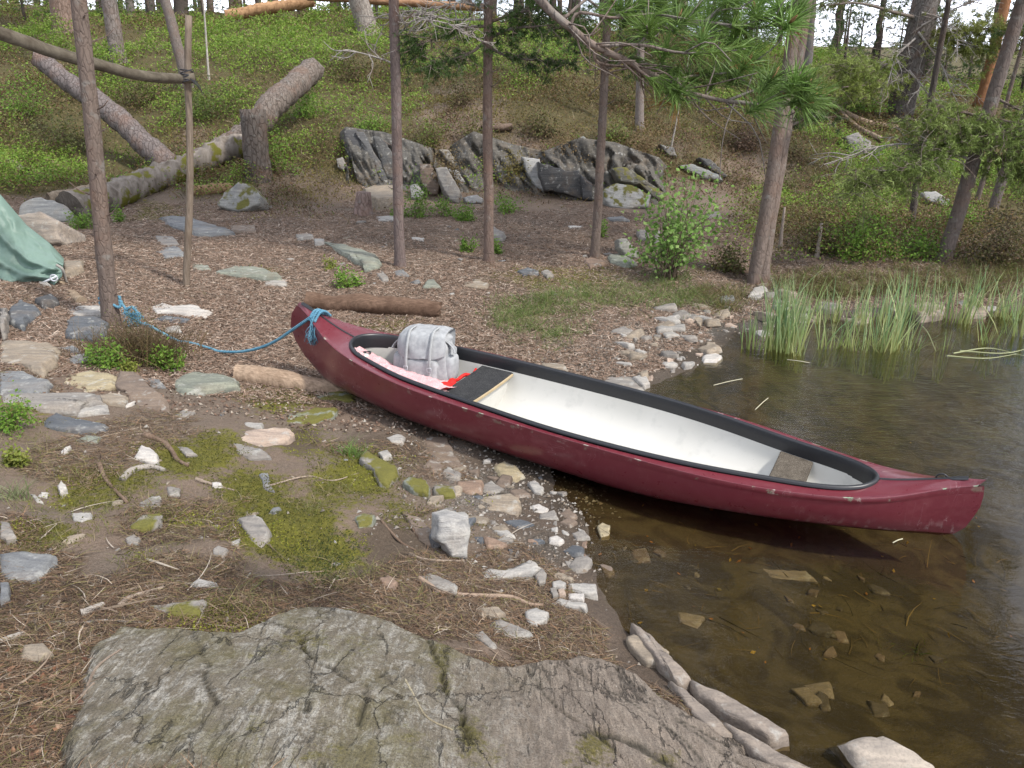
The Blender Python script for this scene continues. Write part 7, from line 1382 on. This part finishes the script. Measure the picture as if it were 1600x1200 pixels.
for i, (x, y, w, h, n, c, lab) in enumerate([(1345,405,110,75,1300,BG,"leafy green bush on the right bank behind the reeds"),(1425,405,95,60,900,BG,"leafy green bush left of the leaning pine on the right bank"),(1330,340,90,50,700,[(.12,.16,.035),(.15,.19,.045)],"dull green bush on the slope behind the right bank"),
   (1275,395,60,46,600,DK,"brown twiggy bush behind the pale broken stake"),(1565,410,110,80,1300,[(.11,.085,.05),(.085,.07,.042),(.15,.115,.06),(.10,.11,.035)],"dark brown twiggy bush at the right edge of the bank"),(1140,425,60,44,600,DK + [(.13,.16,.04)],"brownish heath bush left of the twin trunk"),(1490,360,80,40,600,BG,"bright bush on the slope behind the leaning pine"),
   (1215,300,60,30,300,[(.14,.18,.045),(.12,.11,.04)],"sparse olive bush on the slope right of the twin trunk"),(970,175,110,60,900,DK,"dark heather thicket on the slope behind the third trunk"),(1170,235,80,50,700,[(.10,.06,.045),(.13,.085,.055),(.08,.06,.04)],"reddish brown dead heather on the slope left of the twin trunk"),(852,215,80,46,700,DK,"dark heather hanging over the ledge between second and third trunk"),(885,255,90,46,700,[(.18,.125,.06),(.13,.09,.045)],"brown grassy hummock on top of the big dark boulder"),
   (580,212,70,34,500,BG,"green bilberry fringe hanging over the left leaning slabs"),(668,232,64,40,600,[(.16,.15,.045),(.13,.11,.045),(.13,.2,.035)],"olive fringe over the rock wall right of the middle trunk"),(700,300,50,60,600,[(.17,.125,.06),(.13,.10,.045)],"brown mossy hummock between the leaning slabs and the brown one"),(745,222,60,40,500,[(.15,.12,.05),(.12,.13,.035)],"olive hummock on the ledge behind the second trunk"),(800,285,70,50,700,[(.19,.16,.045),(.16,.13,.045)],"yellow-brown mossy hummock right of the second trunk"),(1005,258,60,50,600,[(.19,.135,.07),(.15,.10,.05)],"brown dead-grass hummock above the long mossy slab"),(650,115,110,50,800,BG,"fresh green bilberry mound on the hill right of the middle pine trunk"),(720,165,90,46,700,DK,"dark heather mound on the hill between the middle and second trunks"),(820,125,110,50,800,[(.12,.15,.04),(.10,.10,.035)],"olive heath mound on the hill right of the second trunk"),(885,95,90,40,600,BG,"green bilberry mound below the hanging bough on the hill"),(555,125,100,50,800,DK,"dark heather mound on the hill left of the middle pine trunk"),(475,185,80,50,800,BG,"bilberry mound at the top end of the bark-covered fallen trunk"),(335,185,110,56,900,[(.08,.11,.03),(.10,.14,.03)],"deep green bilberry mound between the two fallen trunks on the hill"),(225,165,90,50,800,DK,"dark heather mound behind the leaning dead trunk"),(95,235,120,70,1000,[(.09,.10,.035),(.12,.13,.04)],"olive juniper-like mound under the leaning dead trunk"),(40,180,90,60,800,BG,"bilberry mound at the left edge of the hill"),(1085,135,90,46,700,DK,"dark heather mound behind the near pine bough"),(1330,175,110,50,900,BG,"bilberry mound around the crossing fallen branches"),(1455,225,120,60,900,[(.13,.17,.045),(.10,.10,.035)],"olive mound right of the thick old pine"),(1250,255,80,44,600,DK,"dark heather mound on the slope right of the twin trunk"),(960,222,60,36,450,[(.13,.17,.04),(.15,.13,.045)],"olive bush over the squared dark rock")]):
    bush(x, y, w, h, n, c, lab, 60 + i, "shrub" if 'heath' not in lab else "heather_bush", size=.012 + .0008 * G(x, y)[1], stems=16)
# the young leafy shrub on the clearing
sg = G(1045, 437); se = empty("leafy_shrub", sg); tag(se, "young light-green broadleaf shrub with several stems, growing beside the propped slab", "shrub"); r = np.random.RandomState(12); A = Acc(); P = []
for k in range(30):
    tx, ty_ = [(1020,300),(1060,285),(1090,310),(1110,290),(1045,330),(1005,390),(1075,350),(1095,360),(1140,345),(1130,300),(1015,350),(1062,320),(1030,385),(1080,395),(1050,365)][k % 15]; tx += r.randn() * 17; ty_ += r.randn() * 15
    tip = at_y(tx, ty_, sg[1] + r.randn() * .28); b0 = sg + r.randn(3) * [.05, .05, 0]; pth = smooth_path([b0, b0 + (tip - b0) * .45 + np.array([0, 0, .12]) + r.randn(3) * .05, tip], 14); acc_tube(A, pth, np.linspace(.009, .002, 14), 5)
    for j in range(60): q = pth[int(r.uniform(4, 14))]; P.append(q + r.randn(3) * [.10, .10, .085])
A.build("stems", MAT["bark"], se, color=(.15, .115, .085)); P = np.array(P); n = len(P); V, F, C = leaf_quads(P, r.randn(n, 3) * .8 + [0, -.5, .7], .026 * r.uniform(.6, 1.3, n), .8, pal(n, [(.16, .27, .06), (.12, .22, .045), (.20, .30, .085)], None, r), r); mk("leaves", V, F, MAT["leaf"], se, None, False, col=C)

# roots and sticks on the near ground
def stick(pts, r0, r1, label, col, name="root", cat="root", lift=.4, seed=0, rough=.2):
    P = []
    for x, y in pts: g = G(x, y); z = float(T2(g[0], g[1])); P.append([g[0], g[1], z + r0 * lift])
    P = smooth_path(P, 26); V, F = tube_geo(P, np.linspace(r0, r1, 26) * (1 + .18 * fbm(np.arange(26) * .4, np.zeros(26), seed, 2)), 8, rough, seed, 20); tag(mk(name, V, F, MAT["wood"], color=col), label, cat)
WN = (.31, .26, .215); WG = (.33, .315, .29); WB = (.19, .14, .105)
stick([(225,682),(250,690),(267,704),(277,720),(294,730)], .018, .010, "bent brown root right of the dark slate slab", WB, seed=1)
stick([(192,752),(208,738),(236,732),(258,737)], .022, .012, "curved pale grey root in the moss at the left", WG, seed=2)
stick([(155,727),(168,754),(199,787)], .014, .008, "thin brown root slanting through the mossy litter", WB, seed=3)
stick([(306,750),(330,758),(366,768)], .012, .005, "broken stick with an orange end in the mossy litter", WN, "stick", "stick", seed=4)
stick([(654,905),(672,918),(688,928),(720,932),(760,934),(800,935),(826,945),(848,948)], .013, .008, "long pale pinkish root winding along the bedrock's upper edge", (.36,.28,.22), seed=5)
stick([(650,878),(690,900),(746,918),(786,928)], .007, .004, "thin twig-like root above the long pale pinkish one", WN, seed=6)
stick([(165,934),(205,923),(243,916),(272,913)], .007, .004, "thin pale root running over the twig litter at left centre", WN, seed=7)
stick([(188,950),(202,938),(225,931),(256,921)], .014, .009, "thick pale root just below the thin one at left centre", WN, seed=8)
stick([(128,963),(146,955),(162,948)], .018, .012, "short whitish weathered root in the twig litter", (.42,.40,.37), seed=9)
stick([(78,976),(100,974),(128,976),(160,972),(225,975)], .008, .004, "long grey root lying in the twig litter above the bedrock", WG, seed=10)
stick([(0,1006),(18,998),(38,993)], .012, .009, "white weathered root at the left edge", (.42,.40,.37), seed=11)
stick([(138,1082),(152,1060),(170,1045),(192,1028)], .006, .003, "pale stick leaning over the left rim of the bedrock", WN, "stick", "stick", seed=12)
stick([(110,1104),(130,1094),(150,1080)], .006, .004, "short pale stick below the one on the bedrock's left rim", WN, "stick", "stick", seed=13)
stick([(908 - 530 + 0,915),(391,897)], .004, .003, "white broken straw standing at an angle in the dark moss", (.5,.5,.46), "straw", "straw", seed=14)
stick([(385,916),(402,916),(409,928),(400,913)], .004, .003, "white bent straw zigzag in the dark moss", (.5,.5,.46), "straw", "straw", seed=15)
stick([(640,868),(668,876),(720,878),(722,876)], .008, .005, "straight pale twig in front of the standing stone", WN, "stick", "stick", seed=16)
stick([(596,815),(612,835),(628,850),(650,862)], .008, .004, "root hanging over the dark hollow left of the standing stone", WB, seed=17)
stick([(630,802),(643,825),(655,842)], .009, .006, "brown root passing left of the standing stone's foot", WB, seed=18)
stick([(420,760),(480,745),(520,752),(560,740)], .006, .003, "thin twig across the moss near the moss-sided block", WN, "stick", "stick", seed=19)
stick([(634,1085),(645,1105),(668,1148),(708,1168)], .004, .0025, "thin curved grass stalk lying on the bedrock", (.38,.35,.25), "straw", "straw", seed=20)
